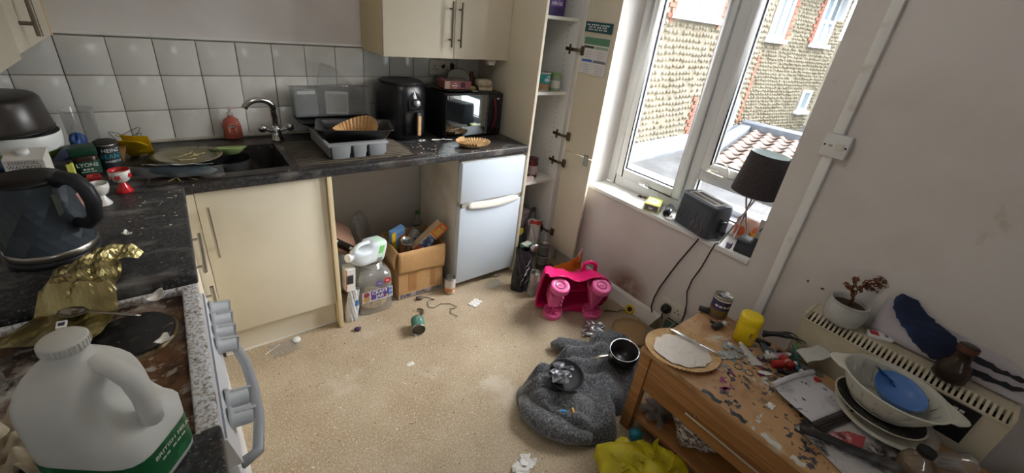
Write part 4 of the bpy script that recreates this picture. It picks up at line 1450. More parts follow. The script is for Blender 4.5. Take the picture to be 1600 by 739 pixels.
# ------------------------------------------------------------------ air fryer
t = thing('air_fryer', 'black air fryer with wooden handle and round dial', 'air fryer', (1.490, -.185, .9065), math.radians(12))
MB().lathe([(0, .004), (.108, .0), (.118, .006), (.125, .03), (.128, .15), (.124, .24), (.116, .282), (.108, .292)], 44, power=2.8).build('body', mat('fryer_black', (22, 22, 25), .3), t)
MB().lathe([(.108, .292), (.112, .298), (.106, .303), (.09, .300), (.03, .296), (0, .296)], 44, power=2.8).build('lid_top', blackp, t)
MB().tube([(.112 * math.cos(a), .112 * math.sin(a), .300) for a in [2 * PI * i / 40 for i in range(40)]], .005, 8, closed=True).build('top_rim', blackp, t)
dr = MB().grid(lambda u, v: (.062 * (2 * u - 1), -.119 - .012 * (1 - (2 * u - 1) ** 2), .03 + .125 * v), 10, 2, thick=-.008).build('drawer', blackp, t)
MB(T(0, -.150, 0)).box(-.013, .013, -.016, .010, .028, .158).build('drawer_grip', blackp, dr, bevel=.006)
MB(T(0, -.168, 0)).box(-.012, .012, -.006, .006, .032, .142).build('handle', wood_l, dr, bevel=.0055, seg=4)
cp = MB().grid(lambda u, v: (.040 * (2 * u - 1), -.126 - .010 * (1 - (2 * u - 1) ** 2) + .03 * v * v, .165 + .11 * v), 10, 6, thick=-.006).build('control_panel', mat('fryer_panel', (40, 42, 46), .15), t)
MB(T(0, -.138, .205, PI / 2 - .1, 0, 0)).lathe([(0, .022), (.014, .022), (.017, .018), (.017, 0)], 24).build('dial', mat('dial_silver', (206, 206, 204), .3, .5), cp)
MB(T(0, -.136, .205, PI / 2 - .1, 0, 0)).lathe([(.0175, .006), (.021, .005), (.022, .0)], 24).build('dial_ring', blackp, cp)
MB(T(0, -.098, .272, PI / 2 - .6, 0, 0)).lathe([(0, .018), (.012, .018), (.014, .014), (.013, 0)], 18).build('timer_knob', wood_l, t)
# ------------------------------------------------------------------ microwave
mirror = mat('mirror_glass', (150, 158, 160), .03, 1., layers=(((196, 200, 200), 5, .55, .75),))
t = thing('microwave', 'black microwave with mirrored door and red handle accent', 'microwave', (1.877, -.19, .9), math.radians(2))
MB().box(-.203, .203, -.145, .165, .012, .262).build('case', mat('microwave_black', (20, 20, 22), .4), t, bevel=.004)
d = MB().box(-.201, .098, -.165, -.146, .016, .258).build('door', blackp, t, bevel=.003)
MB().box(-.196, .078, -.1665, -.165, .020, .254).build('mirror_panel', mirror, d)
MB().box(.079, .094, -.1663, -.165, .020, .254).build('speckled_strip', mat('speckle_grey', (110, 110, 112), .3, layers=(((60, 60, 62), 60, .45, .55),)), d)
MB().box(.100, .202, -.163, -.146, .016, .258).build('control_panel', mat('panel_dark', (34, 30, 34), .2), t, bevel=.003)
MB().grid(lambda u, v: (.128 + .012 * (v - .5) + .012 * math.sin(PI * u), -.170 - .012 * math.sin(PI * u), .04 + .19 * u), 14, 2, thick=.004).build('door_handle', mat('handle_red', (120, 30, 44), .25), t)
MB(T(.165, -.1635, .228)).box(-.008, .008, -.001, .001, -.004, .004).build('logo', whp, t)
MB(T(.168, -.163, .055, PI / 2, 0, 0)).lathe([(0, .016), (.015, .016), (.018, .012), (.019, 0)], 20).build('dial', blackp, t)
for x in (-.17, .17):
    for y in (-.12, .13):
        MB(T(x, y, 0)).cyl(.012, 0, .013, 10).build('foot', blackp, t)
# on top of the microwave
zt = 1.1625
tag(MB().lathe([(0, .002), (.05, .0), (.09, .002), (.125, .012), (.126, .014), (.09, .007), (0, .006)], 36).build('dark_plate', mat('dark_brown_plate', (62, 54, 48), .4), None, (1.79, -.215, zt)), 'dark round plate under the dessert box on the microwave', 'plate')
mar = mat('maroon_card', (146, 88, 88), .5)
carton('dessert_box', 'dark pink printed dessert box lying on the microwave', (1.80, -.235, zt + .0145), .165, .125, .045, mar, rot=(0, 0, math.radians(-9)),
       panels=(('front', -.078, -.05, .002, .043, mat('card_grey', (168, 150, 132), .6)), ('front', .018, .045, .010, .038, mat('dark_berry', (60, 40, 62), .5)), ('top', -.06, .075, -.055, .055, mat('grey_film', (110, 98, 92), .25))),
       words=(('APPLE', .006, whp, 'front', -.015, .032), ('CRUMBLE', .010, whp, 'front', -.018, .020), ('serves two', .005, whp, 'front', -.015, .009)), cat='box')
t = thing('ceramic_dish', 'white oval dish propped up at the back of the microwave', 'dish', (1.90, -.095, zt + .038), rot=(math.radians(60), 0, math.radians(8)))
MB().lathe([(0, 0), (.05, 0), (.075, .022), (.078, .026), (.072, .026), (.048, .005), (0, .005)], 30, sx=1.1, sy=.7).build('dish', mat('dish_white', (196, 198, 194), .3), t)
for i, x in enumerate((1.842, 1.905)):  # two round black things on the tiles, taken for plug tops
    tag(MB().lathe([(0, 0), (.018, .0), (.018, .010), (0, .012)], 18).build('plug_top', blackm, None, (x, -.0105, 1.265), (PI / 2, 0, 0)), 'round black plug top on the tiles behind the microwave, ' + ('nearer the socket' if i == 0 else 'behind the white dish'), 'plug top')
tag(lump(.055, .028, .026, 8, rough=.12).build('squash_piece', mat('olive_yellow', (168, 156, 92), .5), None, (1.905, -.262, zt), (0, 0, -.2)), 'yellowish vegetable piece beside the dessert box', 'vegetable')
tag(crumple(.035, .02, .006, 8, 5, 2).build('white_scrap', whp, None, (1.905, -.305, zt + .001)), 'white paper scrap at the front of the microwave top', 'paper scrap')
t = thing('egg_box', 'closed grey cardboard egg box on the microwave', 'egg box', (2.015, -.225, zt), math.radians(-12))
MB().grid(lambda u, v: ((u - .5) * .10 * (.85 + .15 * math.sin(PI * v)), (v - .5) * .085, .030 * math.sin(PI * min(1, max(0, v))) ** .4 * (.75 + .25 * abs(math.cos(u * 2 * PI)))), 24, 12, thick=.0).build('base', cardpulp, t)
MB().lathe([(.05, .026), (.049, .045), (.040, .058), (0, .060)], 24, power=5, sy=.8).build('lid', cardpulp, t)
MB().lathe([(0, .001), (.036, .0), (.042, .004), (.048, .026), (0.05, .028)], 24, power=5, sy=.8).build('tray', cardpulp, t)
tag(MB().lathe([(0, 0), (.018, 0), (.020, .01), (.017, .06), (.01, .075), (.01, .085), (0, .086)], 18).build('sauce_bottle', mat('brown_sauce', (96, 60, 44), .3), None, (2.005, -.10, zt)), 'small brown sauce bottle behind the egg box', 'bottle')
# paper plate and spoons on the worktop in front
tn = thing('paper_liner', 'shallow brown paper liner with crumbs on the worktop edge', 'paper liner', (1.795, -.490, .9005), math.radians(14))
MB().grid(lambda u, v: ((.055 + .045 * v) * 1.15 * math.cos(2 * PI * u), (.055 + .045 * v) * .82 * math.sin(2 * PI * u), .001 + .018 * v * v + .0035 * v * math.cos(u * 2 * PI * 36) + .014 * v * v * (math.cos(2 * PI * u - 2.9) > .2)), 168, 4, smooth=False).build('pleated_wall', kraft, tn)
MB().lathe([(0, .001), (.056, .001)], 30, sx=1.15, sy=.82).build('base', kraft, tn)
spoon('wooden_spoon', 'small wooden spoon resting in the brown paper liner', (1.80, -.475, .914), (0, 0.05, math.radians(160)), .15, wood_l, .011)
spoon('plastic_spoon', 'white plastic spoon sticking out under the microwave', (1.665, -.365, .902), (0, 0, math.radians(172)), .12, white_p, .012)
tag(crumple(.04, .02, .012, 8, 5, 5).build('white_scrap', whp, None, (1.545, -.345, .9008)), 'white paper scrap at the foot of the air fryer', 'paper scrap')
random.seed(55)
m = MB()
for i in range(70):
    x, y = rn(1.44, 1.70), rn(-.57, -.37)
    if i > 30:
        x, y = rn(1.45, 2.05), rn(-.595, -.58)
    if i > 48:
        x, y = rn(.30, .44), rn(-.95, -.62)
    m.ball((x, y, .9012), rn(.002, .006), rn(.002, .004), .0012, 6, 4)
tag(m.build('worktop_crumbs', mat('pale_crumb', (196, 186, 164), .8)), 'pale crumbs scattered over the black worktops', 'crumbs', kind='stuff')

# ------------------------------------------------------------------ under the worktop
random.seed(77)
cb = mat('corrugated_card', (186, 146, 98), .85, layers=(((200, 162, 114), 5, .45, .65), ((160, 120, 78), 40, .58, .66, (1, 1, 8))), bump=.1, bscale=40)
cb_in = mat('card_inside', (150, 114, 76), .9)
tapem = mat('brown_tape', (170, 122, 76), .3, coat=.3)
t = thing('cardboard_box', 'open cardboard parcel box full of groceries by the fridge', 'cardboard box', (1.465, -.40, 0), math.radians(-2))
w2, d2, hh = .143, .132, .325
m = MB()
m.box(-w2, w2, -d2, -d2 + .004, 0, hh).box(-w2, w2, d2 - .004, d2, 0, hh).box(-w2, -w2 + .004, -d2, d2, 0, hh).box(w2 - .004, w2, -d2, d2, 0, hh).box(-w2, w2, -d2, d2, 0, .004)
m.build('body', cb, t)
fl_ = MB()
fl_.grid(lambda u, v: (-w2 - .002 + (2 * w2 + .006) * u, -d2 - .003 - .018 * math.sin(PI * .5 * v) ** .6 * (1 - .75 * v) - .002 * math.sin(9 * u), hh + .001 - (.140 + .016 * u) * v), 16, 8, thick=-.003)
fl_.build('front_flap', cb, t)
fl_ = MB()
fl_.grid(lambda u, v: (w2 + .003 + .018 * math.sin(PI * .5 * v) ** .6 * (1 - .4 * v), -d2 + 2 * d2 * u, hh + .001 - .11 * v), 6, 6, thick=.003)
fl_.build('side_flap', cb, t)
fl_ = MB()
fl_.grid(lambda u, v: (-w2 - .002 - .02 * v, -d2 + 2 * d2 * u, hh - .10 * v * v), 6, 6, thick=-.003)
fl_.build('side_flap', cb, t)
for x, w_ in ((-.055, .05), (.075, .03)):
    MB().box(x - w_ / 2, x + w_ / 2, -d2 - .0012, -d2, .05, .17).build('tape', tapem, t)
MB().box(-w2, w2, -d2 - .0016, -d2, .006, .034).build('tape_band', mat('grey_tape', (168, 160, 156), .4), t)
for x in (-.10, .0, .10):
    letter('EVRI', .034, navy, t, upright(x, -d2 - .0024, .020), bold=.0006)
# the things standing in it
orange = mat('orange_print', (214, 118, 44), .5)
bluep = mat('blue_print', (44, 110, 178), .5)
yel = mat('yellow_print', (226, 186, 40), .5)
carton('cereal_bars', 'yellow and blue snack box at the back corner of the parcel box', (1.385, -.365, .25), .09, .035, .17, mat('sky_blue_card', (112, 156, 206), .5), rot=(.18, -.18, math.radians(16)),
       panels=(('front', -.05, -.022, .0, .17, yel), ('front', .0, .046, .055, .12, mat('brown_food', (150, 84, 44), .5, layers=(((200, 130, 60), 40, .45, .6),)))),
       words=(('Snack', .018, bluep, 'front', .012, .142),), cat='box')
can('tin_can', 'dark lidded tin standing in the parcel box', (1.392, -.425, .262), .036, .10, mat('tin_brown', (96, 70, 52), .5), rot=(.35, .1, 0), cat='tin can')
carton('rice_cake_box', 'tilted long box with orange and blue print in the parcel box', (1.455, -.455, .275), .07, .05, .225, mat('beige_card', (196, 168, 136), .5), rot=(.1, math.radians(48), math.radians(0)),
       panels=(('front', -.035, .036, .14, .233, orange), ('front', -.03, .036, .05, .13, mat('dark_blue_print', (52, 66, 92), .5, layers=(((150, 160, 176), 30, .5, .6),))), ('front', -.034, .0, .0, .05, mat('red_brown', (150, 74, 52), .5)), ('right', -.024, .024, .0, .233, orange), ('front', -.02, .024, .15, .20, mat('honey', (222, 178, 92), .5))),
       words=(('QUAKER', .012, whp, 'front', .0, .215),), cat='box')
can('tin_can', 'upright blue and white tin leaning at the back of the parcel box', (1.475, -.345, .25), .038, .11, mat('grey_tin_label', (168, 164, 158), .5), rot=(.15, .5, .4), words=(('SOUP', .018, ink, .055, -.4),))
carton('dark_packet', 'dark packet filling the bottom of the parcel box', (1.47, -.40, .006), .22, .19, .17, mat('dark_red_packet', (84, 44, 40), .5), cat='packet')
# craft jar
t = thing('craft_jar', 'square clear plastic craft jar with printed purple label', 'jar', (1.178, -.478, 0), math.radians(-1))
cj = clear_mat('jar_plastic', (226, 226, 224), body=.24, gloss=.4, rough=.08)
vs, fs = [], []
prof = [(.0, .004, 5), (.088, .0, 5), (.094, .008, 5), (.0945, .205, 5), (.092, .230, 4.5), (.080, .252, 3.5), (.062, .262, 2.4), (.056, .266, 2), (.056, .298, 2), (.052, .298, 2)]
n_ = 40
m = MB()
for r_, z, pw_ in prof:
    for i in range(n_):
        a = 2 * PI * i / n_
        c, s_ = math.cos(a), math.sin(a)
        q = (abs(c) ** pw_ + abs(s_) ** pw_) ** (-1 / pw_)
        vs.append((r_ * c * q, r_ * s_ * q, z))
for a in range(len(prof) - 1):
    for i in range(n_):
        j = (i + 1) % n_
        fs.append((a * n_ + i, a * n_ + j, (a + 1) * n_ + j, (a + 1) * n_ + i))
m.add(vs, fs, True)
m.build('body', cj, t)
for z in (.274, .286):
    MB().tube([(.0575 * math.cos(a), .0575 * math.sin(a), z) for a in [2 * PI * i / 32 for i in range(32)]], .0022, 6, closed=True).build('neck_ring', cj, t)
lump(.165, .165, .085, 3, rough=.06).build('contents', mat('straw_bits', (196, 176, 136), .8, layers=(((160, 136, 96), 40, .45, .6),), bump=.5, bscale=60), t)
purp = mat('purple_print', (92, 70, 140), .5)
MB().box(-.085, .086, -.0965, -.0955, .092, .160).build('label', mat('label_lilac', (206, 200, 214), .5), t)
MB().box(-.038, .064, -.0972, -.0965, .100, .158).build('label_panel', purp, t)
letter('CRAFT', .029, whp, t, upright(.012, -.0980, .1435), bold=.0004)
letter('JAR', .029, whp, t, upright(.012, -.0980, .1165), bold=.0004)
for x, z, r_, c in ((-.062, .142, .017, (150, 60, 70)), (-.062, .112, .019, (186, 150, 90)), (.073, .145, .010, (90, 140, 190)), (.072, .117, .012, (90, 96, 110)), (.052, .108, .007, (226, 190, 60))):
    MB(T(x, -.0974, z)).add([(r_ * math.cos(a), 0, r_ * math.sin(a)) for a in [2 * PI * i / 18 for i in range(18)]], [tuple(range(18))]).build('label_dot', mat('dot%d' % c[0], c, .5), t)
for x, z, r_, c, s in ((.012, .198, .018, (112, 92, 160), '500g'), (.058, .206, .018, (206, 60, 60), 'FUN')):
    MB(T(x, -.0962, z)).add([(r_ * math.cos(a), 0, r_ * math.sin(a)) for a in [2 * PI * i / 20 for i in range(20)]], [tuple(range(20))]).build('sticker', mat('stk%d' % c[0], c, .5), t)
    letter(s, .011, whp, t, upright(x, -.0968, z))
# empty milk bottle lying on the heap
clearmilk = mat('empty_milk_plastic', (206, 214, 220), .35, sub=.1)
t = milk_bottle('empty_milk_bottle', 'empty pale milk bottle lying on the heap under the worktop', (1.235, -.47, .358), (math.radians(20), math.radians(-76), math.radians(6)), mat('pale_green_label', (186, 212, 194), .5), clearmilk, white_p, .86)
MB(T(.02, -.0575, .055)).box(-.02, .03, -.001, .001, -.02, .02).build('green_patch', mat('fresh_green', (120, 190, 110), .5), t)
MB(T(-.045, -.0575, .055)).box(-.012, .012, -.001, .001, -.02, .02).build('barcode', mat('barcode_grey', (120, 116, 116), .6), t)
t.scale = (.86, .86, .80)
# heap that carries it
t = thing('bin_bag_heap', 'heap of crumpled grey carrier bags behind the craft jar', 'bag heap', (1.09, -.215, .001))
lump(.20, .30, .29, 14, rough=.15).build('bag', mat('grey_carrier_bag', (150, 146, 146), .4, layers=(((110, 104, 106), 6, .45, .6),), bump=.5, bscale=25), t)
t = carton('food_carton', 'white carton with barcode wedged beside the cabinet panel', (1.032, -.545, .20), .05, .06, .135, whp, rot=(0, .05, 0), panels=(('front', -.018, .014, .045, .10, mat('barcode_grey', (120, 116, 116), .6)), ('front', -.025, -.019, 0, .135, mat('pink_edge', (176, 100, 80), .6))), cat='carton')
bm_ = MB()
for i in range(9):
    bm_.box(-.016 + i * .0033, -.0145 + i * .0033 + (.0008 if i % 3 else 0), -.0335, -.0318, .05, .095)
bm_.build('barcode', ink, t)
t = thing('flour_bag', 'white plastic food bag with blue print slumped against the panel', 'food bag', (1.033, -.548, .001), math.radians(10))
pouch(.076, .20, .062, 17).build('bag', mat('white_food_bag', (206, 208, 212), .35, layers=(((170, 174, 184), 16, .5, .62),), bump=.4, bscale=50), t)
pf = pouch(.076, .20, .062, 17)
MB(T(0, -.0012, 0)).grid(lambda u, v: pf.face(.5 + .3 * u, .48 + .2 * v, -1), 6, 6, smooth=False).build('blue_print', bluep, t)
# pizza boxes leaning
pzb = mat('black_card', (30, 28, 30), .5)
t = thing('pizza_box', 'black edged pizza box tilted on the rubbish heap', 'pizza box', (1.015, -.30, .43), rot=(0, math.radians(38), math.radians(-8)))
MB().box(-.03, .135, -.12, .12, 0, .028).build('body', pzb, t, bevel=.002)
MB().box(-.03, .135, -.12, .12, .0285, .031).build('lid', mat('pizza_card', (146, 112, 92), .6), t)
for y in (-.1215,):
    for x0 in (-.02, .10):
        MB().box(x0, x0 + .045, y, y + .001, .004, .020).build('white_patch', whp, t)
t = thing('pizza_box', 'flattened brown pizza box under the black one', 'pizza box', (1.015, -.31, .372), rot=(0, math.radians(34), math.radians(-4)))
MB().box(-.03, .13, -.12, .12, 0, .018).build('body', mat('pizza_card2', (120, 92, 72), .6), t, bevel=.002)
tag(lump(.13, .14, .40, 23, rough=.2).build('clear_bag', film_clear, None, (1.235, -.12, .001)), 'crumpled clear plastic bag against the back wall', 'plastic bag')
t = thing('water_bottle', 'clear plastic bottle with green cap behind the parcel box', 'bottle', (1.60, -.185, .02), rot=(0, 0, 0))
MB().lathe([(0, 0), (.033, 0), (.035, .006), (.035, .26), (.030, .29), (.013, .33), (.012, .345)], 20).build('body', grey_clear, t)
MB(T(0, 0, .345)).cyl(.0145, 0, .018, 16).build('cap', mat('green_cap', (60, 130, 70), .4), t)
MB(T(-.0, 0, .0)).lathe([(.0355, .20), (.0355, .25)], 20).build('label', mat('green_label', (60, 120, 66), .4), t)
# tin beside the fridge, tin on the floor
can('soup_tin', 'empty opened tin with orange fruit label standing beside the fridge', (1.625, -.595, .001), .034, .108, mat('white_label', (206, 200, 194), .5), lab2=mat('orange_fruit', (206, 138, 84), .5, layers=(((222, 206, 190), 14, .5, .6),)), top='open')
o = can('fallen_tin', 'opened tin with green edge lying on its side on the floor', (1.318, -.775, .037), .0365, .085, mat('teal_label', (70, 120, 104), .5, layers=(((206, 200, 186), 10, .5, .6),)), rot=(math.radians(90), 0, math.radians(-20)), top='open')
# wire on floor with fluff
tag(MB().tube([(1.43 + .05 * math.sin(i * .9) + .012 * i, -.57 - .018 * i + .02 * math.cos(i * 1.7), .004 + .002 * (i % 2)) for i in range(14)], .0018, 6).build('floor_wire', mat('black_cable', (40, 36, 36), .5), None), 'thin black wire curling on the floor before the parcel box', 'wire')
tag(lump(.035, .03, .022, 33, rough=.5).build('dust_clump', mat('dust', (112, 96, 92), .9), None, (1.43, -.575, .001)), 'clump of dust and fluff in front of the parcel box', 'dust clump')
tag(MB().tube([(1.36, -.72, .006), (1.385, -.71, .010), (1.395, -.69, .012), (1.385, -.67, .012), (1.37, -.665, .012)], [.003, .006, .007, .006, .003], 8).build('pull_tab', mat('dark_metal', (96, 80, 70), .5, .5), None), 'bent tin lid strip beside the fallen tin', 'tin lid')

# ------------------------------------------------------------------ contents of the tall cupboard
can('beans_tin', 'teal baked beans tin standing on the cupboard shelf', (2.240, -.525, 1.2065), .037, .108, mat('beans_teal', (28, 120, 122), .45), words=(('HEINZ', .017, whp, .085, .35), ('BEANZ', .024, whp, .066, .35)), lab2=mat('beans_orange', (140, 110, 70), .5))
t = thing('herb_jar', 'glass jar with green lid beside the beans tin', 'jar', (2.330, -.525, 1.2065))
MB().lathe([(0, 0), (.030, 0), (.033, .004), (.033, .072), (.029, .082), (.029, .088)], 24).build('glass', mat('pale_green_glass', (140, 156, 130), .2), t)
MB().lathe([(.0332, .018), (.0332, .062)], 24).build('label', mat('cream_label', (206, 204, 190), .5), t)
MB(T(0, 0, .086)).cyl(.032, 0, .018, 24).build('lid', mat('lid_green', (120, 152, 92), .4), t)
o = carton('chocolate_box', 'deep purple chocolate gift box on the upper shelf', (2.245, -.49, 1.6135), .13, .10, .15, mat('deep_purple', (58, 34, 92), .4), panels=(('front', -.045, .045, .045, .105, mat('violet_star', (104, 70, 150), .4)),),
           words=(('HEROES', .022, whp, 'front', .0, .06),), cat='box')
st5 = [(.030 * (1 if i % 2 == 0 else .45) * math.sin(PI * i / 5), .030 * (1 if i % 2 == 0 else .45) * math.cos(PI * i / 5)) for i in range(10)]
MB(Matrix.Translation((0, -.0515, .095)) @ Matrix.Rotation(PI / 2, 4, 'X')).prism(st5, 0, .001).build('star', mat('pale_violet', (170, 150, 200), .4), o)
t = thing('sauce_jar', 'dark red pasta sauce jar on the lower shelf', 'jar', (2.275, -.485, .6405))
MB().lathe([(0, 0), (.034, 0), (.037, .005), (.037, .095), (.031, .110), (.031, .116)], 24).build('glass', mat('dark_red_sauce', (92, 32, 40), .2), t)
MB().lathe([(.0374, .025), (.0374, .085)], 24).build('label', mat('sauce_label', (180, 160, 156), .5, layers=(((120, 60, 66), 12, .5, .6),)), t)
MB(T(0, 0, .114)).cyl(.034, 0, .018, 24).build('lid', mat('lid_maroon', (84, 30, 46), .35), t)
t = thing('spice_jar', 'small spice jar next to the sauce jar on lower shelf', 'jar', (2.195, -.50, .6405))
MB().lathe([(0, 0), (.021, 0), (.022, .003), (.022, .08), (.018, .088)], 20).build('glass', mat('spice_brown', (110, 70, 60), .3), t)
MB(T(0, 0, .086)).cyl(.022, 0, .02, 20).build('lid', mat('lid_black', (40, 34, 40), .4), t)
MB().lathe([(.0224, .02), (.0224, .065)], 20).build('label', whp, t)
carton('packet_sachet', 'small white packet lying in front of the jars on lower shelf', (2.205, -.545, .6405), .06, .03, .03, mat('pinkish_white', (206, 190, 188), .5), cat='packet')
# rubbish in the bottom of the cupboard
for nm, lb, p, r, c, w_, d_ in (('brown_wrapper', 'brown paper wrapper on the floor behind the pink toy', (2.345, -.74, .012), (.1, 0, .3), mat('wrapper_brown', (112, 84, 66), .6), .10, .09),):
    tag(crumple(w_, d_, .03, 14, 12, len(nm), freq=8, thick=.001).build(nm, c, None, p, r), lb, 'wrapper')
grb = mat('grey_foil_bag', (126, 124, 128), .3, .4, layers=(((76, 74, 80), 7, .45, .6),), bump=.5, bscale=30)
for nm, lb, p, r, c, w_, h_ in (('silver_bag', 'crumpled silver food bag at the top of the cupboard rubbish', (2.205, -.500, .285), (.1, .1, .1), mat('bag_silver', (150, 148, 152), .3, .6, layers=(((90, 88, 94), 9, .5, .6),)), .10, .15),
                                ('grey_food_bag', 'tall dull grey food bag against the cupboard side', (2.352, -.50, .001), (0, 0, .2), mat('bag_dull_grey', (118, 114, 116), .4, layers=(((82, 78, 82), 9, .5, .6),)), .085, .38)):
    tag(pouch(w_, h_, .05, len(nm), .006).build(nm, c, None, p, r), lb, 'food bag')
tag(lump(.19, .26, .28, 41, rough=.14).build('rubbish_bag', grb, None, (2.255, -.30, .001)), 'crumpled silvery rubbish bag in the bottom of the cupboard', 'rubbish bag')
carton('crisp_box', 'yellow snack carton on top of the cupboard rubbish', (2.245, -.37, .285), .10, .05, .085, mat('mustard_card', (176, 152, 72), .5, layers=(((120, 104, 60), 9, .5, .6),)), rot=(0, .2, .1), cat='box')
carton('grey_carton', 'pale grey food carton tilted in the cupboard bottom', (2.215, -.47, .285), .06, .03, .12, mat('pale_grey_card', (170, 168, 170), .5), rot=(.3, -.5, .2), panels=(('front', -.02, .02, .02, .09, mat('dark_label', (90, 86, 92), .5)),), cat='carton')
t = carton('dog_food_packet', 'dark packet with round yellow badge in the cupboard', (2.195, -.52, .18), .085, .04, .145, mat('charcoal_packet', (70, 68, 76), .4), rot=(-.1, .12, 0), cat='packet')
MB(T(.0, -.0215, .085)).add([(.028 * math.cos(a), 0, .028 * math.sin(a)) for a in [2 * PI * i / 20 for i in range(20)]], [tuple(range(20))]).build('badge', mat('badge_yellow', (206, 190, 60), .5), t)
t = thing('flour_packet', 'white crumpled paper packet with red band in the cupboard', 'packet', (2.285, -.575, .145), rot=(-.15, .15, 0))
m = MB()
m.grid(lambda u, v: (.062 * (2 * u - 1) * (.45 + .55 * v), -.012 - .012 * (1 - (2 * u - 1) ** 2) + .006 * math.sin(9 * u + 7 * v), .20 * v + .008 * math.sin(6 * u)), 14, 14, smooth=False, thick=.0)
m.grid(lambda u, v: (-.062 * (2 * u - 1) * (.45 + .55 * v), .010 + .006 * math.sin(7 * u + 5 * v), .20 * v + .008 * math.sin(6 * (1 - u))), 14, 14, smooth=False)
m.build('paper', mat('white_paper_bag', (206, 202, 198), .6), t)
MB().grid(lambda u, v: (.060 * (2 * u - 1), -.0135 - .012 * (1 - (2 * u - 1) ** 2) + .006 * math.sin(9 * u + 7 * .9), .165 + .030 * v + .008 * math.sin(6 * u)), 12, 2, smooth=False).build('red_band', mat('band_red', (176, 60, 56), .5), t)
t = carton('green_carton', 'small green and white stock cube box by the cupboard side', (2.175, -.645, .135), .075, .055, .10, mat('carton_green', (84, 120, 78), .5), rot=(.0, .0, math.radians(8)), panels=(('top', -.033, .033, -.022, .022, mat('top_white', (190, 196, 188), .5)), ('front', -.03, .0, .06, .095, whp)), cat='box')
carton('green_carton', 'green tea box standing under the stock cube box', (2.178, -.635, .001), .075, .06, .130, mat('carton_dkgreen', (66, 92, 62), .5), rot=(0, 0, math.radians(4)), panels=(('front', -.02, .02, .0, .05, mat('rust_label', (150, 90, 64), .5)), ('front', -.03, .03, .07, .11, mat('black_round', (34, 38, 36), .5))), cat='box')
t = can('grey_tin', 'upright dented tin at the back of the cupboard floor', (2.325, -.66, .001), .040, .115, mat('grey_label', (126, 120, 116), .5), lab2=mat('dark_lab', (70, 66, 66), .5))
can('grey_tin', 'shorter tin stacked on the dented cupboard tin', (2.33, -.655, .1175), .038, .075, mat('grey_label2', (110, 112, 108), .5))
bbk = mat('black_bin_liner', (34, 34, 40), .3, layers=(((62, 64, 74), 9, .5, .65),), bump=.5, bscale=35)
t = thing('black_bag', 'shiny black food bag with white stripes in front of the cupboard', 'bag', (2.050, -.775, .001), math.radians(-12))
m = pouch(.145, .30, .085, 52, .009)
m.build('bag', bbk, t)
for u0, v0, du, dv in ((.52, .58, .22, .14), (.45, .40, .26, .16), (.30, .14, .10, .20), (.5, .2, .16, .08)):
    MB(T(0, -.0015, 0)).grid(lambda u, v: m.face(u0 + du * u, v0 + dv * u + .035 * v, -1), 8, 3, smooth=False).build('stripe', whp, t)
t = thing('foil_ball', 'crumpled silver foil stuck on the black food bag', 'foil', (2.100, -.785, .278), rot=(.4, .2, 0))
MB().ball((0, 0, .02), .030, .022, .034, 9, 6).build('foil', mat('crumpled_foil', (170, 170, 172), .3, 1., bump=.6, bscale=60), t)
can('food_tin', 'opened grey tin standing between black bag and pink toy', (2.075, -.868, .001), .034, .10, mat('silver_label', (150, 146, 144), .4, layers=(((96, 92, 94), 14, .5, .6),)), top='open')
can('food_tin', 'second opened tin on top of the one by the toy', (2.076, -.867, .1025), .032, .065, mat('silver_label2', (164, 160, 156), .4), top='open')
for i, (x, y) in enumerate(((2.02, -.75), (2.24, -.78), (2.36, -.83))):
    tag(lump(.07, .06, .03 + .01 * i, 60 + i, rough=.3).build('food_scrap', mat('brown_scrap%d' % i, ((140, 92, 74), (90, 76, 68), (110, 100, 94))[i], .8, bump=.4), None, (x, y, .001)), ('reddish food scrap beside the black bag', 'dark lump of rubbish behind the pink toy', 'greyish lump of rubbish under the cupboard door')[i], 'rubbish')
orf = mat('orange_crisp_bag', (222, 128, 40), .3, layers=(((232, 222, 206), 9, .55, .62), ((190, 96, 28), 14, .5, .62)), bump=.4, bscale=40)
t = thing('crisp_packet', 'orange crisp packet standing crumpled behind the pink toy', 'crisp packet', (2.315, -.905, .001), math.radians(-28))
m = MB()
m.grid(lambda u, v: (.105 * (2 * u - 1) * (1 - .2 * v), .02 * math.sin(6 * u) * v + .02 * (v - .5), (.14 + .15 * u ** 2) * v + .012 * abs(math.sin(11 * u + 4 * v))), 24, 10, smooth=False, thick=.004)
m.build('foil', orf, t)

# ------------------------------------------------------------------ pink ride-on toy lying on its side
pk = mat('hot_pink_plastic', (214, 24, 104), .3, layers=(((196, 14, 90), 4, .4, .7),))
pkl = mat('light_pink_plastic', (236, 104, 164), .35)
pkw = mat('hub_white', (226, 196, 212), .4)
t = thing('ride_on_toy', 'hot pink plastic ride-on toy tipped on its side, wheels showing', 'ride-on toy', (2.175, -1.100, .004), rot=(math.radians(13), 0, math.radians(-29)))
OUT = [(-.215, .045), (-.222, .15), (-.218, .26), (-.208, .315), (-.190, .315), (-.172, .285), (-.13, .292), (-.075, .288), (-.035, .262), (0., .248), (.035, .255), (.075, .282), (.12, .290), (.165, .275), (.200, .235), (.215, .17), (.215, .09), (.195, .045), (.15, .020), (.10, .022), (.06, .012), (.0, .004), (-.05, .012), (-.09, .026), (-.15, .022), (-.19, .024)]


def toy_ring(k, y, dz=0):
    cx, cz = 0, .15
    return [(cx + (x - cx) * k, y, cz + (z - cz) * k + dz) for x, z in OUT]


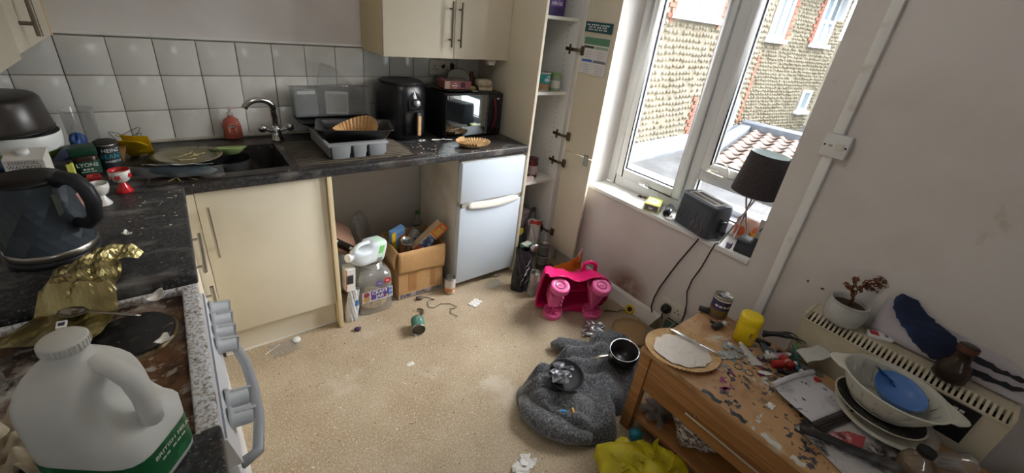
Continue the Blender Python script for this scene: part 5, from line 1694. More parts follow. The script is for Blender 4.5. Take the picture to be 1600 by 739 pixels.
rings = [toy_ring(1.03, -.004), toy_ring(1.03, .004), toy_ring(1.0, .010), toy_ring(.96, .05, -.008), toy_ring(.86, .10, -.02), toy_ring(.70, .135, -.03), toy_ring(.45, .15, -.03), toy_ring(.2, .152, -.03),
         toy_ring(.2, .146, -.03), toy_ring(.45, .144, -.03), toy_ring(.67, .129, -.03), toy_ring(.83, .096, -.02), toy_ring(.93, .046, -.008), toy_ring(.965, .0), toy_ring(1.03, -.004)]
vs, fs = [], []
n_ = len(OUT)
for r_ in rings:
    vs += r_
for a in range(len(rings) - 1):
    for i in range(n_):
        j = (i + 1) % n_
        fs.append((a * n_ + i, a * n_ + j, (a + 1) * n_ + j, (a + 1) * n_ + i))
fs.append(tuple(7 * n_ + i for i in range(n_)))
MB().add(vs, fs, True).build('body_shell', pk, t, weld=True)
MB().box(-.13, .13, .02, .13, .142, .150).build('inner_rib', pk, t)
MB().grid(lambda u, v: (.10 * (2 * u - 1), -.028 + .018 * math.sin(PI * v), .004 + .034 * v + .012 * math.sin(PI * u)), 12, 6, thick=.004).build('foot_rest', pk, t)
MB().tube([(.06, .10, .22), (.065, .12, .275), (.10, .13, .285), (.135, .12, .275), (.14, .10, .22)], .013, 10).build('handlebar', pk, t)
wl = MB()
wl.lathe([(0, .004), (.030, .004), (.034, .0), (.052, .0), (.056, .006), (.056, .034), (.052, .040), (.034, .040), (.031, .037), (0, .037)], 28)
wme = wl.mesh('wheel', pkl)
hb = MB().lathe([(.0, .0), (.024, .0), (.026, .002), (.024, .004)], 24).mesh('hub', pkw)
rg_ = MB().lathe([(.026, 0), (.027, .0022), (.029, .0022), (.030, 0)], 24).mesh('hub_ring', mat('hub_dark', (120, 30, 74), .4))
for x in (-.118, .128):
    for z, top in ((.232, True), (.0, False)):
        w_ = link('wheel', wme, t, (x, -.045, z))
        if top:
            link('hub', hb, w_, (0, 0, .036))
            link('hub_ring', rg_, w_, (0, 0, .0365))
            letter('jeep', .014, mat('hub_text', (196, 90, 140), .5), w_, Matrix.Translation((0, 0, .0415)))
        else:
            for k_ in range(3):
                MB(T(0, 0, .036, 0, 0, k_ * PI / 3)).box(-.050, .050, -.003, .003, 0, .012).build('spoke', pkl, w_)
            MB(T(0, 0, .036)).lathe([(.050, 0), (.056, .0), (.056, .014), (.051, .014), (.050, .0)], 28).build('rim', pkl, w_)
    MB().rod((x, -.045, .03), (x, -.045, .24), .008, 10).build('axle', mat('axle_pink', (206, 70, 130), .4), t)
b = MB().box(-.155, -.09, -.055, .05, .085, .185).build('axle_block', pkl, t, bevel=.008)
for z in (.105, .135, .165):
    MB().rod((-.088, -.05, z), (-.078, -.05, z), .010, 10).build('bolt', pkl, b)
m = MB()
m.add([(.075, -.045, .215), (.185, -.045, .215), (.135, -.05, .055), (.118, -.05, .055), (.075, .05, .215), (.185, .05, .215), (.135, .05, .055), (.118, .05, .055)],
      [(0, 1, 2, 3), (7, 6, 5, 4), (0, 4, 5, 1), (1, 5, 6, 2), (2, 6, 7, 3), (3, 7, 4, 0)])
m.build('axle_block', pkl, t, bevel=.006)
# sunflower on a wire
t = thing('sunflower_toy', 'small yellow plastic sunflower at the foot of the wall', 'toy flower', (2.492, -1.315, .030), rot=(math.radians(62), 0, math.radians(-62)))
pm = MB().grid(lambda u, v: (.010 + .022 * u, (.0075 * (2 * v - 1)) * math.sin(PI * (.15 + .8 * u)), .004 * math.sin(PI * u)), 5, 3, thick=.0015).mesh('petal', mat('petal_yellow', (226, 196, 40), .5))
for i in range(14):
    link('petal', pm, t, (0, 0, .002 * (i % 2)), (0, 0, 2 * PI * i / 14))
MB().lathe([(0, .009), (.012, .008), (.016, .003), (.016, 0), (0, -.002)], 18).build('centre', mat('seed_dark', (50, 46, 34), .8), t)
tag(MB().tube([(2.36, -1.225, .006), (2.40, -1.245, .005), (2.43, -1.275, .004), (2.455, -1.275, .008), (2.475, -1.30, .018)], .003, 6).build('flower_stem', mat('stem_dark', (52, 56, 44), .6)), 'thin dark wire running from the toy to the sunflower', 'wire')

# ------------------------------------------------------------------ grey jumper heap and what lies on it
knit = mat('charcoal_knit', (88, 90, 94), .95, layers=(((136, 138, 142), 120, .50, .62), ((54, 55, 59), 90, .52, .64)), bump=1., bscale=130, sheen=.3)
OUTJ = [(1.483, -1.469), (1.536, -1.42), (1.648, -1.401), (1.732, -1.397), (1.808, -1.387), (1.90, -1.37), (1.953, -1.393), (2.039, -1.41), (2.137, -1.395), (2.25, -1.46), (2.27, -1.56), (2.14, -1.66), (2.0, -1.745), (1.88, -1.785), (1.80, -1.775), (1.78, -1.815), (1.72, -1.857), (1.65, -1.844), (1.544, -1.764), (1.50, -1.69), (1.452, -1.569)]


def poly_at(P, s):
    n = len(P)
    f = s * n
    i = int(f) % n
    a = f - int(f)
    p0, p1, p2, p3 = [Vector((*P[(i + k) % n], 0)) for k in (-1, 0, 1, 2)]
    return .5 * ((2 * p1) + (-p0 + p2) * a + (2 * p0 - 5 * p1 + 4 * p2 - p3) * a * a + (-p0 + 3 * p1 - 3 * p2 + p3) * a ** 3)


cj_ = Vector((1.76, -1.60, 0))


def _jump(u, v):
    e = poly_at(OUTJ, u % 1.0)
    k = v ** .85
    p = cj_ + (e - cj_) * k
    ed = min(1, (1 - v) * 3.2)
    h = .005 + .085 * (1 - (1 - ed) ** 2.2)
    f = abs(math.sin(p.x * 15 + 4 * math.sin(p.y * 9 + 1))) * .040 + abs(math.sin(p.y * 17 + 3 * math.sin(p.x * 8))) * .030 + .018 * math.sin(p.x * 31 - p.y * 23)
    h += f * min(1, (1 - v) * 5) * (.7 + .3 * math.sin(7 * u))
    return (p.x, p.y, max(.004, h - .012))


t = thing('grey_jumper', 'charcoal grey knitted jumper heaped on the floor', 'jumper', (0, 0, 0))
m = MB().grid(_jump, 120, 34, thick=0)
m.build('knitted_body', knit, t, weld=True)
MB().tube([(1.99, -1.42, .03), (1.93, -1.375, .045), (1.875, -1.325, .05), (1.845, -1.30, .030)], [.050, .045, .040, .018], 16, flat=.7).build('sleeve', knit, t)
MB().tube([(1.50, -1.50, .04), (1.47, -1.57, .05), (1.49, -1.66, .05), (1.55, -1.74, .045), (1.62, -1.80, .03)], [.03, .05, .055, .05, .03], 16, flat=.85).build('sleeve', knit, t)
MB().tube([(1.98, -1.455, .06), (2.06, -1.435, .075), (2.15, -1.455, .07), (2.22, -1.50, .05)], [.03, .045, .045, .03], 16, flat=.8).build('collar_fold', knit, t)
t = thing('black_skillet', 'round black shallow pan lying on the grey jumper', 'pan', (1.662, -1.572, .150), rot=(math.radians(9), math.radians(-5), 0))
MB().lathe([(0, .0), (.06, .0), (.078, .010), (.082, .020), (.080, .021), (.075, .013), (.058, .004), (0, .004)], 40).build('dish', mat('lid_matt_black', (38, 38, 42), .5), t)
t = thing('foil_pouch', 'crumpled dark silver pouch sitting in the black pan', 'pouch', (1.640, -1.560, .164), rot=(.1, -.1, .5))
crumple(.10, .07, .022, 14, 10, 71, freq=7, thick=.002).build('pouch', mat('gunmetal_pouch', (112, 112, 118), .35, .5), t)
t = thing('saucepan', 'small steel rimmed black saucepan pushed into the jumper', 'saucepan', (2.01, -1.625, .125), rot=(math.radians(6), math.radians(-8), math.radians(-22)))
MB().lathe([(0, .0), (.060, .0), (.066, .006), (.069, .066), (.066, .066), (.063, .008), (0, .005)], 36).build('pan', mat('pan_black', (40, 40, 42), .3, .4), t)
MB().lathe([(.066, .066), (.0695, .0665), (.071, .069), (.0695, .0715), (.066, .069)], 36).build('steel_rim', chrome, t)
MB().tube([(-.066, 0, .050), (-.09, 0, .058), (-.13, 0, .062), (-.165, 0, .060)], [.007, .008, .010, .008], 10, flat=.5).build('handle', steel, t)
MB(T(-.068, 0, .048, 0, -PI / 2, 0)).lathe([(0, .008), (.012, .007), (.014, 0)], 16).build('handle_bracket', steel, t)
for (x, y), c, lb in (((1.556, -1.684), (60, 150, 210), 'tiny blue plastic toy piece on the jumper'), ((1.59, -1.706), (226, 160, 70), 'tiny orange plastic toy piece on the jumper')):
    o = thing('toy_piece', lb, 'toy piece', (x, y, .112), rot=(.5, .2, rn(0, 3)))
    MB().ball((0, 0, 0), .012, .007, .006, 10, 6).build('body', mat('toyp%d' % c[0], c, .4), o)
    MB().ball((.011, .003, .003), .006, .006, .005, 8, 5).build('head', mat('toyq%d' % c[0], tuple(min(255, v + 40) for v in c), .4), o)
# foil tray and brown paper plate beyond
t = thing('foil_tray', 'flattened piece of silver foil on the floor past the jumper', 'foil', (2.165, -1.315, .004), math.radians(35))
crumple(.15, .105, .016, 14, 10, 81, freq=8, thick=.001).build('foil', mat('silver_foil', (196, 204, 208), .3, 1., bump=.4, bscale=60), t)
tag(MB().lathe([(0, .002), (.08, .001), (.115, .010), (.117, .013), (.08, .005), (0, .005)], 40).build('paper_plate', mat('plate_tan', (178, 148, 106), .8), None, (2.355, -1.445, .001)), 'brown paper plate on the floor against the skirting', 'paper plate')
# small card box at the socket
t = thing('torn_card_box', 'torn beige card box under the low wall socket', 'card box', (2.425, -1.565, .001), math.radians(6))
m = MB()
m.box(-.075, .075, -.045, -.042, 0, .13).box(-.075, .075, .042, .045, 0, .115).box(-.075, -.072, -.045, .045, 0, .12).box(.072, .075, -.045, .045, 0, .125).box(-.075, .075, -.045, .045, 0, .003)
m.build('body', mat('beige_box', (176, 164, 146), .8), t)
MB(T(.0, -.05, .11, .5, 0, 0)).box(-.07, .05, -.002, .0, 0, .03).build('flap', mat('beige_flap', (150, 138, 120), .8), t)
MB(T(.06, -.02, .0)).box(0, .05, -.05, .03, 0, .12).build('green_patch', mat('dark_teal_card', (70, 96, 84), .7), t, bevel=.003)

# ------------------------------------------------------------------ bits on the floor
whs = mat('white_scrap', (222, 220, 216), .8)
tag(crumple(.075, .055, .006, 8, 6, 91).build('paper_scrap', whs, None, (1.705, -.77, .001), (0, 0, .4)), 'torn white paper scrap in the middle of the floor', 'paper scrap')
tag(crumple(.09, .05, .02, 9, 6, 92).build('paper_scrap', whs, None, (1.315, -1.73, .001), (0, 0, .2)), 'crumpled white tissue at the bottom edge of the floor', 'tissue')
tag(crumple(.11, .07, .004, 9, 6, 93).build('clear_film_scrap', film_clear, None, (1.92, -.66, .001), (0, 0, .2)), 'scrap of clear film on the floor by the fridge', 'film scrap')
tag(crumple(.13, .10, .008, 9, 6, 94).build('clear_film_scrap', film_clear, None, (.69, -.61, .001), (0, 0, .1)), 'scrap of clear film in front of the base cabinet plinth', 'film scrap')
spoon('floor_spoon', 'dark metal spoon handle on the floor near the fridge foot', (1.945, -.588, .001), (0, 0, math.radians(-12)), .13, mat('dull_steel', (110, 104, 96), .5, .8), .008)
tag(MB().lathe([(0, .012), (.017, .012), (.019, .010), (.019, 0), (0, .0)], 20).build('bottle_cap', white_p, None, (.745, -.585, .001)), 'white plastic bottle cap on the floor by the plinth', 'bottle cap')
tag(MB().rod((.60, -.615, .004), (.672, -.575, .004), .002, 6).build('lolly_stick', whs), 'thin white stick on the floor before the cabinet', 'stick')
tag(lump(.035, .028, .018, 95, rough=.2).build('purple_blob', mat('dark_purple', (66, 40, 78), .6), None, (1.03, -.66, .001)), 'dark purple crumb on the floor at the end panel', 'crumb')
tag(MB().lathe([(0, .0012), (.018, .001), (.019, 0)], 9).build('pink_paint_spot', mat('magenta_spot', (186, 110, 178), .7), None, (.505, -.875, .0)), 'spot of magenta paint on the floor beside the cooker', 'paint spot')
tag(crumple(.035, .02, .004, 6, 5, 96).build('white_chip', whs, None, (1.165, -1.02, .001)), 'small white plastic chip on the open floor', 'plastic chip')
random.seed(5)
cr = (mat('floor_white_crumb', (226, 220, 206), .9), mat('floor_brown_crumb', (112, 82, 58), .9), mat('floor_tan_crumb', (164, 132, 92), .9))
m = MB()
for k in range(3):
    m.k = k
    for i in range(150):
        x, y = rn(.6, 2.05), rn(-1.9, -.62)
        if y < -1.35 and x > 1.40:
            continue
        s_ = rn(.5, 1.5) * (.6 if k == 1 else 1)
        m.ball((x, y, .001), .0036 * s_, .0026 * s_, .0016 * s_, 6, 4)
tag(m.build('floor_crumbs', list(cr)), 'scattered white, brown and tan specks of food on the floor', 'crumbs', kind='stuff')

# ------------------------------------------------------------------ window sill things
random.seed(101)
ZS = .6655
limec = mat('lime_box_card', (206, 208, 92), .5, layers=(((226, 226, 140), 9, .5, .65),))
carton('tea_box', 'lime yellow cardboard box on the window sill', (2.585, -1.225, ZS), .085, .125, .045, limec, rot=(0, 0, math.radians(-66)),
       panels=(('top', -.03, .03, -.04, .04, mat('pale_lime', (226, 230, 190), .5)), ('left', -.05, .05, .008, .038, mat('grey_mauve', (120, 112, 124), .5)), ('right', -.05, .05, .008, .038, mat('grey_mauve', (120, 112, 124), .5)), ('front', -.035, .035, .008, .038, mat('grey_mauve', (120, 112, 124), .5))),
       words=(('tea', .02, whp, 'front', .0, .022), ('GREEN', .014, mat('green_ink', (110, 130, 60), .6), 'top', 0, .0)), cat='box')
t = thing('grey_tube', 'dark metal cylinder lying on the window sill by the toaster', 'cylinder', (2.608, -1.312, ZS + .021), rot=(math.radians(90), 0, math.radians(112)))
MB().lathe([(.017, -.055), (.0205, -.055), (.0205, .055), (.0, .055)], 24).build('tube', mat('gunmetal', (112, 114, 120), .3, .8), t)
MB().lathe([(0, -.05), (.018, -.05), (.0185, -.056)], 24).build('mouth', blackm, t)
tag(crumple(.06, .04, .01, 8, 6, 111).build('white_wrap', whs, None, (2.56, -1.355, ZS), (0, 0, .5)), 'white wrapper on the sill between cylinder and toaster', 'wrapper')
# toaster
tb = mat('toaster_grey', (62, 66, 74), .35, layers=(((76, 80, 88), 8, .45, .65),))
t = thing('toaster', 'dark grey patterned two slot toaster on the window sill', 'toaster', (2.590, -1.512, ZS), math.radians(-107))
vs, fs = [], []
prof = [(.96, .006), (.985, .012), (1., .03), (.985, .10), (.95, .145), (.90, .170), (.82, .180)]
m = MB()
for k_, z in prof:
    for x, y in rrect(.245 * (.94 + .06 * k_) if z > .1 else .245, .152 * k_, .035 * k_, 5):
        vs.append((x, y, z))
for a in range(len(prof) - 1):
    for i in range(24):
        j = (i + 1) % 24
        fs.append((a * 24 + i, a * 24 + j, (a + 1) * 24 + j, (a + 1) * 24 + i))
fs.append(tuple(range(24))[::-1])
fs.append(tuple((len(prof) - 1) * 24 + i for i in range(24)))
m.add(vs, fs, True)
m.build('body', tb, t)
MB().prism(rrect(.252, .158, .036, 5), 0, .010).build('base_trim', mat('light_trim', (176, 180, 184), .35, .6), t)
tp_ = MB().prism(rrect(.195, .098, .02, 5), .179, .1825).build('top_plate', steel, t)
for y in (-.022, .022):
    MB().box(-.078, .078, y - .012, y + .012, .181, .1832).build('slot', mat('slot_dark', (44, 36, 34), .7), tp_)
# relief ripples on the two long sides
for sgn in (-1, 1):
    rp = MB()
    for i in range(7):
        x = -.09 + .03 * i
        rp.tube([(x + .008 * math.sin(j * 1.2 + i), sgn * (.0765 - .0055 * (j / 9) ** 2 * 1.0), .028 + .105 * j / 9) for j in range(10)], .0022, 5)
    rp.build('ripple_relief', tb, t)['kind'] = 'stuff'
MB(T(.124, 0, .09)).box(-.004, .006, -.006, .006, -.04, .03).build('lever_slot', blackm, t)
MB(T(.132, 0, .105)).box(-.004, .012, -.018, .018, -.007, .007).build('lever', dgrey, t, bevel=.004)
MB(T(.125, .03, .04, 0, PI / 2, 0)).cyl(.012, 0, .010, 16).build('dial', dgrey, t)
# table lamp
t = thing('table_lamp', 'table lamp with charcoal drum shade and crossed chrome legs', 'lamp', (2.600, -1.702, ZS))
sh = mat('charcoal_shade', (58, 52, 54), .9, layers=(((76, 70, 72), 60, .45, .6, (1, 1, 8)),), bump=.2, bscale=200)
shin = mat('shade_lining', (196, 204, 204), .8)
s = MB(T(0, 0, .285, math.radians(3), math.radians(2), 0)).lathe([(.100, .0), (.084, .195)], 48).build('shade', sh, t)
MB(T(0, 0, .285, math.radians(3), math.radians(2), 0)).lathe([(.0825, .195), (.0985, .0)], 48).build('lining', shin, s)
MB(T(0, 0, .285, math.radians(3), math.radians(2), 0)).lathe([(.0825, .194), (.0845, .196), (.084, .192)], 48).build('top_edge', sh, s)
MB(T(0, 0, .285, math.radians(3), math.radians(2), math.radians(-58))).grid(lambda u, v: ((.1010 - .016 * v) * math.cos(.13 * (u - .5)), (.1010 - .016 * v) * math.sin(.13 * (u - .5)), .195 * v), 3, 3).build('seam', mat('seam_dark', (34, 30, 34), .9), s)
for a in (0.5, 2.4, 5.6):
    MB().rod((.072 * math.cos(a), .062 * math.sin(a), .003), (-.036 * math.cos(a), -.036 * math.sin(a), .295), .0045, 10).build('leg', chrome, t)
MB(T(0, 0, .285)).cyl(.016, 0, .05, 16).build('bulb_holder', white_p, t)
# behind the lamp
t = thing('snack_bag', 'open orange and yellow snack bag behind the lamp legs', 'snack bag', (2.685, -1.715, ZS), math.radians(-90))
m = MB()
m.grid(lambda u, v: (.072 * (2 * u - 1) * (1 - .08 * v), -.016 * math.sin(PI * u) * (1 - .5 * v) + .006 * math.sin(8 * v + 4 * u), .115 * v + .006 * math.sin(9 * u) * v), 16, 10, smooth=False, thick=.001)
m.grid(lambda u, v: (.072 * (1 - 2 * u) * (1 - .08 * v), .014 * math.sin(PI * u), .125 * v), 10, 6, smooth=False)
m.build('bag', mat('pale_pink_bag', (206, 172, 156), .4, layers=(((214, 96, 52), 13, .50, .56), ((226, 178, 60), 19, .58, .64))), t)
MB(T(-.03, -.019, .055)).box(-.026, .026, -.002, .001, -.022, .03).build('orange_print', mat('orange_red', (206, 92, 48), .5), t)
MB(T(.035, -.017, .04)).box(-.02, .02, -.002, .001, -.025, .03).build('food_print', mat('food_yellow', (206, 160, 40), .5, layers=(((170, 60, 30), 40, .48, .56),)), t)
t = thing('phone_box', 'black angular box on the sill corner under the lamp', 'box', (2.575, -1.772, ZS), math.radians(-84))
m = MB()
m.add([(-.045, -.035, 0), (.045, -.035, 0), (.045, .04, 0), (-.045, .04, 0), (-.045, -.020, .060), (.045, -.020, .060), (.045, .045, .075), (-.045, .045, .075)],
      [(0, 3, 2, 1), (4, 5, 6, 7), (0, 1, 5, 4), (1, 2, 6, 5), (2, 3, 7, 6), (3, 0, 4, 7)])
m.build('body', blackp, t, bevel=.004)
MB(T(0, -.0285, .03, -.24, 0, 0)).box(-.04, .04, -.001, .0005, -.02, .022).build('glossy_face', mat('gloss_black', (44, 44, 48), .1), t)
carton('mauve_box', 'little mauve box in front of the lamp foot', (2.545, -1.705, ZS), .022, .02, .03, mat('mauve_card', (130, 120, 150), .5), cat='box')
tag(lump(.04, .03, .022, 121, rough=.4).build('cable_tangle', mat('grey_tangle', (96, 92, 92), .6, bump=.6, bscale=90), None, (2.575, -1.632, ZS)), 'tangle of grey cable at the foot of the lamp', 'cable')
t = carton('greeting_card', 'pale card with dark logo standing at the end of the sill', (2.635, -1.795, ZS), .003, .05, .17, mat('card_pale', (196, 190, 184), .6), rot=(0, 0, math.radians(20)), cat='card')
MB(T(-.0022, 0, .11)).tube([(0, .013 * math.cos(a), .020 * math.sin(a)) for a in [2 * PI * i / 20 for i in range(16)]], .003, 6).build('logo', navy, t)
# cords hanging down the wall
ck = mat('black_cord', (30, 28, 30), .5)
tag(MB().tube([(2.50, -1.575, .672), (2.502, -1.566, .640), (2.511, -1.535, .56), (2.511, -1.506, .476), (2.511, -1.475, .37), (2.511, -1.446, .267), (2.511, -1.434, .19), (2.505, -1.436, .13), (2.50, -1.455, .10)], .004, 8).build('power_cable', ck), 'black cord hanging from the toaster down the wall', 'cord')
tag(MB().tube([(2.53, -1.66, .672), (2.508, -1.655, .668), (2.513, -1.645, .62), (2.513, -1.628, .51), (2.513, -1.605, .42), (2.513, -1.600, .34), (2.512, -1.622, .27), (2.505, -1.632, .20), (2.49, -1.635, .17)], .0032, 8).build('lamp_cable', ck), 'thin black lamp cord curving down the wall', 'cord')
t = thing('plug', 'black three pin plug in the low wall socket', 'plug', (2.510, -1.528, .180), rot=(0, 0, -PI / 2))
MB(T(0, 0, 0, PI / 2, 0, 0)).lathe([(0, .040), (.016, .038), (.024, .028), (.026, .0), (0, 0)], 20, power=3).build('body', blackp, t)
MB().tube([(0, -.030, -.018), (0, -.036, -.04), (.006, -.036, -.06)], .004, 8).build('cord', ck, t)

# ------------------------------------------------------------------ coffee table
oak = mat('oak_veneer', (166, 116, 66), .5, layers=(((140, 92, 48), 3.5, .42, .62, (1, .25, 6)), ((182, 134, 82), 9, .52, .66, (6, .3, 6))), bump=.05)
oak_top = mat('paint_stained_top', (190, 150, 106), .55, layers=(((160, 116, 74), 6, .45, .62), ((206, 192, 172), 5, .58, .68), ((92, 84, 82), 8, .60, .68), ((150, 66, 116), 7, .67, .71), ((64, 62, 66), 17, .66, .70)), bump=.15, bscale=60)
TX0, TX1, TY0, TY1, TZ = 1.806, 2.335, -2.86, -1.80, .45
t = thing('coffee_table', 'oak coffee table with drawer and paint stained top', 'coffee table', (0, 0, 0))
MB().box(TX0, TX1, TY0, TY1, TZ - .022, TZ).build('top', oak_top, t, bevel=.002)
for x in (TX0 + .004, TX1 - .049):
    for y in (TY1 - .049, TY0 + .004):
        MB().box(x, x + .045, y, y + .045, 0, TZ - .022).build('leg', oak, t, bevel=.002)
d = MB().box(TX0 + .008, TX0 + .026, TY0 + .055, TY1 - .052, .255, TZ - .026).build('drawer', oak, t, bevel=.002)
bar_handle(d, (TX0 + .008, -2.40, .330), (TX0 + .008, -2.045, .330), (-.024, 0, 0), steel, .004, .03)
MB().box(TX0 + .03, TX1 - .03, TY1 - .03, TY1 - .012, .255, TZ - .022).build('end_rail', oak, t)
MB().box(TX1 - .026, TX1 - .01, TY0 + .05, TY1 - .05, .255, TZ - .022).build('back_rail', oak, t)
MB().box(TX0 + .028, TX1 - .028, TY0 + .05, TY1 - .05, .258, .270).build('drawer_floor', oak, t)
MB().box(TX0 + .02, TX1 - .02, TY0 + .02, TY1 - .02, .070, .092).build('shelf', oak, t, bevel=.002)
# lines of paint on the front edge of the top
pw_ = mat('paint_white', (206, 206, 200), .5)
for i, (y0, y1, c) in enumerate(((-2.33, -2.27, pw_), (-2.40, -2.36, pw_), (-2.13, -2.06, mat('paint_black', (44, 44, 48), .4)), (-2.22, -2.17, mat('paint_black', (44, 44, 48), .4)))):
    o = MB().grid(lambda u, v: (TX0 + .002 + .020 * v + .004 * math.sin(9 * u + i), y0 + (y1 - y0) * u, TZ + .0008 + .0012 * math.sin(PI * u) * math.sin(PI * v)), 8, 3).build('paint_smear', c, t)
magp = mat('paint_magenta', (156, 62, 122), .5)
gryp = mat('paint_dark_grey', (82, 82, 86), .6)


def splat_poly(mb, x, y, r, rg):
    n = 14
    st = rg.uniform(.6, 1.7)
    ro = rg.uniform(0, 3.14)
    P = []
    for i in range(n):
        q = r * rg.uniform(.35, 1.1)
        a, b = q * math.cos(2 * PI * i / n) * st, q * math.sin(2 * PI * i / n) / st
        P.append((x + a * math.cos(ro) - b * math.sin(ro), y + a * math.sin(ro) + b * math.cos(ro)))
    mb.prism(P, TZ, TZ + .0010)


rg = random.Random(303)
for c, spots in ((magp, ((1.905, -2.085, 14, .035), (1.99, -2.06, 6, .05), (2.12, -2.115, 14, .04))),
                 (gryp, ((1.985, -2.085, 14, .035), (2.235, -1.875, 8, .02), (1.93, -2.30, 14, .06), (1.88, -2.40, 22, .06), (2.02, -2.18, 16, .12), (2.18, -2.12, 20, .06), (1.86, -2.13, 14, .06))),
                 (pw_, ((2.0, -1.99, 14, .10), (2.08, -2.14, 12, .08), (1.86, -2.25, 10, .06), (2.22, -1.93, 10, .07), (1.90, -2.50, 16, .05))),
                 (mat('paint_brown', (104, 78, 54), .6), ((1.99, -2.33, 16, .06), (2.0, -2.42, 20, .06), (2.16, -2.20, 14, .06))),
                 (mat('paint_bluegrey', (132, 142, 152), .6), ((2.09, -2.07, 10, .04), (2.0, -2.03, 8, .06), (2.20, -2.06, 8, .04)))):
    mb = MB()
    for x, y, n, sp_ in spots:
        for _ in range(n):
            px_ = min(TX1 - .02, max(TX0 + .012, x + rg.gauss(0, sp_ * .5)))
            splat_poly(mb, px_, min(TY1 - .02, y + rg.gauss(0, sp_ * .5)), rg.choice((.003, .004, .006, .009, .014)), rg)
    mb.build('paint_splats', c, t)['kind'] = 'stuff'
for i, (cx, cy) in enumerate(((2.055, -2.075), (2.06, -2.115))):
    MB().tube([(cx + .017 * math.cos(a), cy + .014 * math.sin(a), TZ + .0015) for a in [2 * PI * k / 20 for k in range(20)]], .0016, 5, closed=True).build('paint_ring', gryp, t)
# things on the table ----------------------------------------------
tn = thing('paper_plate_liner', 'large pleated brown paper plate with white grease paper on table corner', 'paper plate', (1.925, -1.905, TZ + .001), math.radians(-38))
MB().grid(lambda u, v: ((.098 + .034 * v) * 1.12 * math.cos(2 * PI * u), (.098 + .034 * v) * .92 * math.sin(2 * PI * u), .001 + .014 * v + .0016 * v * math.cos(u * 2 * PI * 60)), 240, 3, smooth=False, thick=.0006).build('pleated_rim', kraft, tn)
MB().lathe([(0, .001), (.11, .0012)], 40, sx=1.0, sy=.83).build('base', kraft, tn)
wp = crumple(.225, .18, .006, 26, 22, 131, freq=8, thick=.0003)
for k_, p in enumerate(wp.v):
    x, y, z = p
    a = math.atan2(y / .09, x / .1125)
    r_ = max(abs(x) / .1125, abs(y) / .09)
    q = math.hypot(x / .1125, y / .09)
    f_ = r_ / q if q > 1e-6 else 1
    wp.v[k_] = (x * f_, y * f_, z + .004)
wp.build('grease_paper', mat('grease_paper', (214, 203, 190), .45, bump=.5, bscale=45), tn)
kn_ = thing('table_knife', 'steel table knife lying across the paper plate', 'knife', (2.008, -1.918, TZ + .0165), rot=(0, .0, math.radians(101)))
MB().prism([(0, -.004), (.05, -.007), (.09, -.008), (.108, -.002), (.112, .004), (.0, .005)], 0, .0014).build('blade', chrome, kn_)
MB().tube([(.004, 0, .001), (-.02, 0, .002), (-.07, 0, .003), (-.092, 0, .002), (-.098, 0, .002)], [.004, .0055, .0065, .0075, .004], 10, flat=.5).build('handle', chrome, kn_)
o = can('corn_tin', 'large tin with dark blue label standing at the back of the table', (2.300, -1.852, TZ + .001), .040, .108, mat('label_navy', (56, 52, 92), .45, layers=(((92, 84, 130), 12, .5, .62),)), lab2=mat('label_food', (120, 100, 56), .5, layers=(((70, 76, 40), 20, .5, .6),)), words=(('Naturally', .016, whp, .066, -.9),))
MB().lathe([(.0402, .092), (.0402, .099)], 24).build('white_band', whp, o)
ytub = mat('yellow_tub', (232, 200, 16), .35)
t2 = thing('yellow_tub', 'bright yellow plastic tub with screw lid among paint tubes', 'tub', (2.232, -2.005, TZ + .001), math.radians(20))
MB().lathe([(0, 0), (.036, 0), (.040, .004), (.043, .060), (.042, .098), (.040, .100)], 36, power=2.8).build('body', ytub, t2)
MB().lathe([(.0425, .098), (.0435, .102), (.0435, .122), (.039, .130), (.03, .132), (0, .131)], 36, power=2.8).build('lid', mat('yellow_lid', (238, 208, 24), .3), t2)
for a, wd in ((-2.5, 'Nesquik'), (-.6, '')):
    p_ = MB(Matrix.Rotation(a + PI / 2, 4, 'Z')).grid(lambda u, v: (.046 * math.sin((u - .5) * .7), -.0462 * math.cos((u - .5) * .7), .02 + .05 * v), 8, 2).build('label', mat('tub_label', (206, 170, 60), .5, layers=(((150, 110, 60), 20, .5, .6),)), t2)
# film cans
for i, (x, y, rx, rz, lb) in enumerate(((2.262, -1.795 - .015, 1.5, .5, 'black film canister lying at the back edge of table'), (2.205, -1.905, 1.3, 1.2, 'dark paint bottle standing open beside the tin'))):
    q = thing('paint_bottle', lb, 'paint bottle', (x, y, TZ + .014), rot=(rx, 0, rz))
    MB().lathe([(0, -.026), (.0125, -.026), (.0135, -.023), (.0135, .014), (.010, .020), (.007, .022)], 18).build('body', mat('bottle_charcoal', (54, 56, 60), .4), q)
    MB().lathe([(.0075, .020), (.009, .022), (.009, .034), (0, .035)], 16).build('cap', (blackm if i == 0 else whp), q)
    MB().tube([(.011 * math.cos(a), .011 * math.sin(a), .036) for a in [2 * PI * k / 16 for k in range(16)]], .002, 6, closed=True).build('cap_ring', whp, q)


def paint_tube(label, x, y, rz, m, L=.10, w_=.016, cap=whp):
    q = thing('paint_tube', label, 'paint tube', (x, y, TZ + .001), rz)
    MB().grid(lambda u, v: (L * (u - .5), (w_ * (.8 + .35 * u)) * math.cos(PI * v) , (.002 + .011 * (1 - u) ** .7 * abs(math.sin(PI * v))) + .001), 12, 10).build('tube', m, q)
    MB().grid(lambda u, v: (L * (u - .5), (w_ * (.8 + .35 * u)) * (2 * v - 1), .001 + .0 * u), 6, 4).build('underside', m, q)
    MB(T(-L / 2, 0, .008, 0, -PI / 2, 0)).lathe([(0, .018), (.0075, .018), (.009, .0), (0, 0)], 14).build('cap', cap, q)
    return q


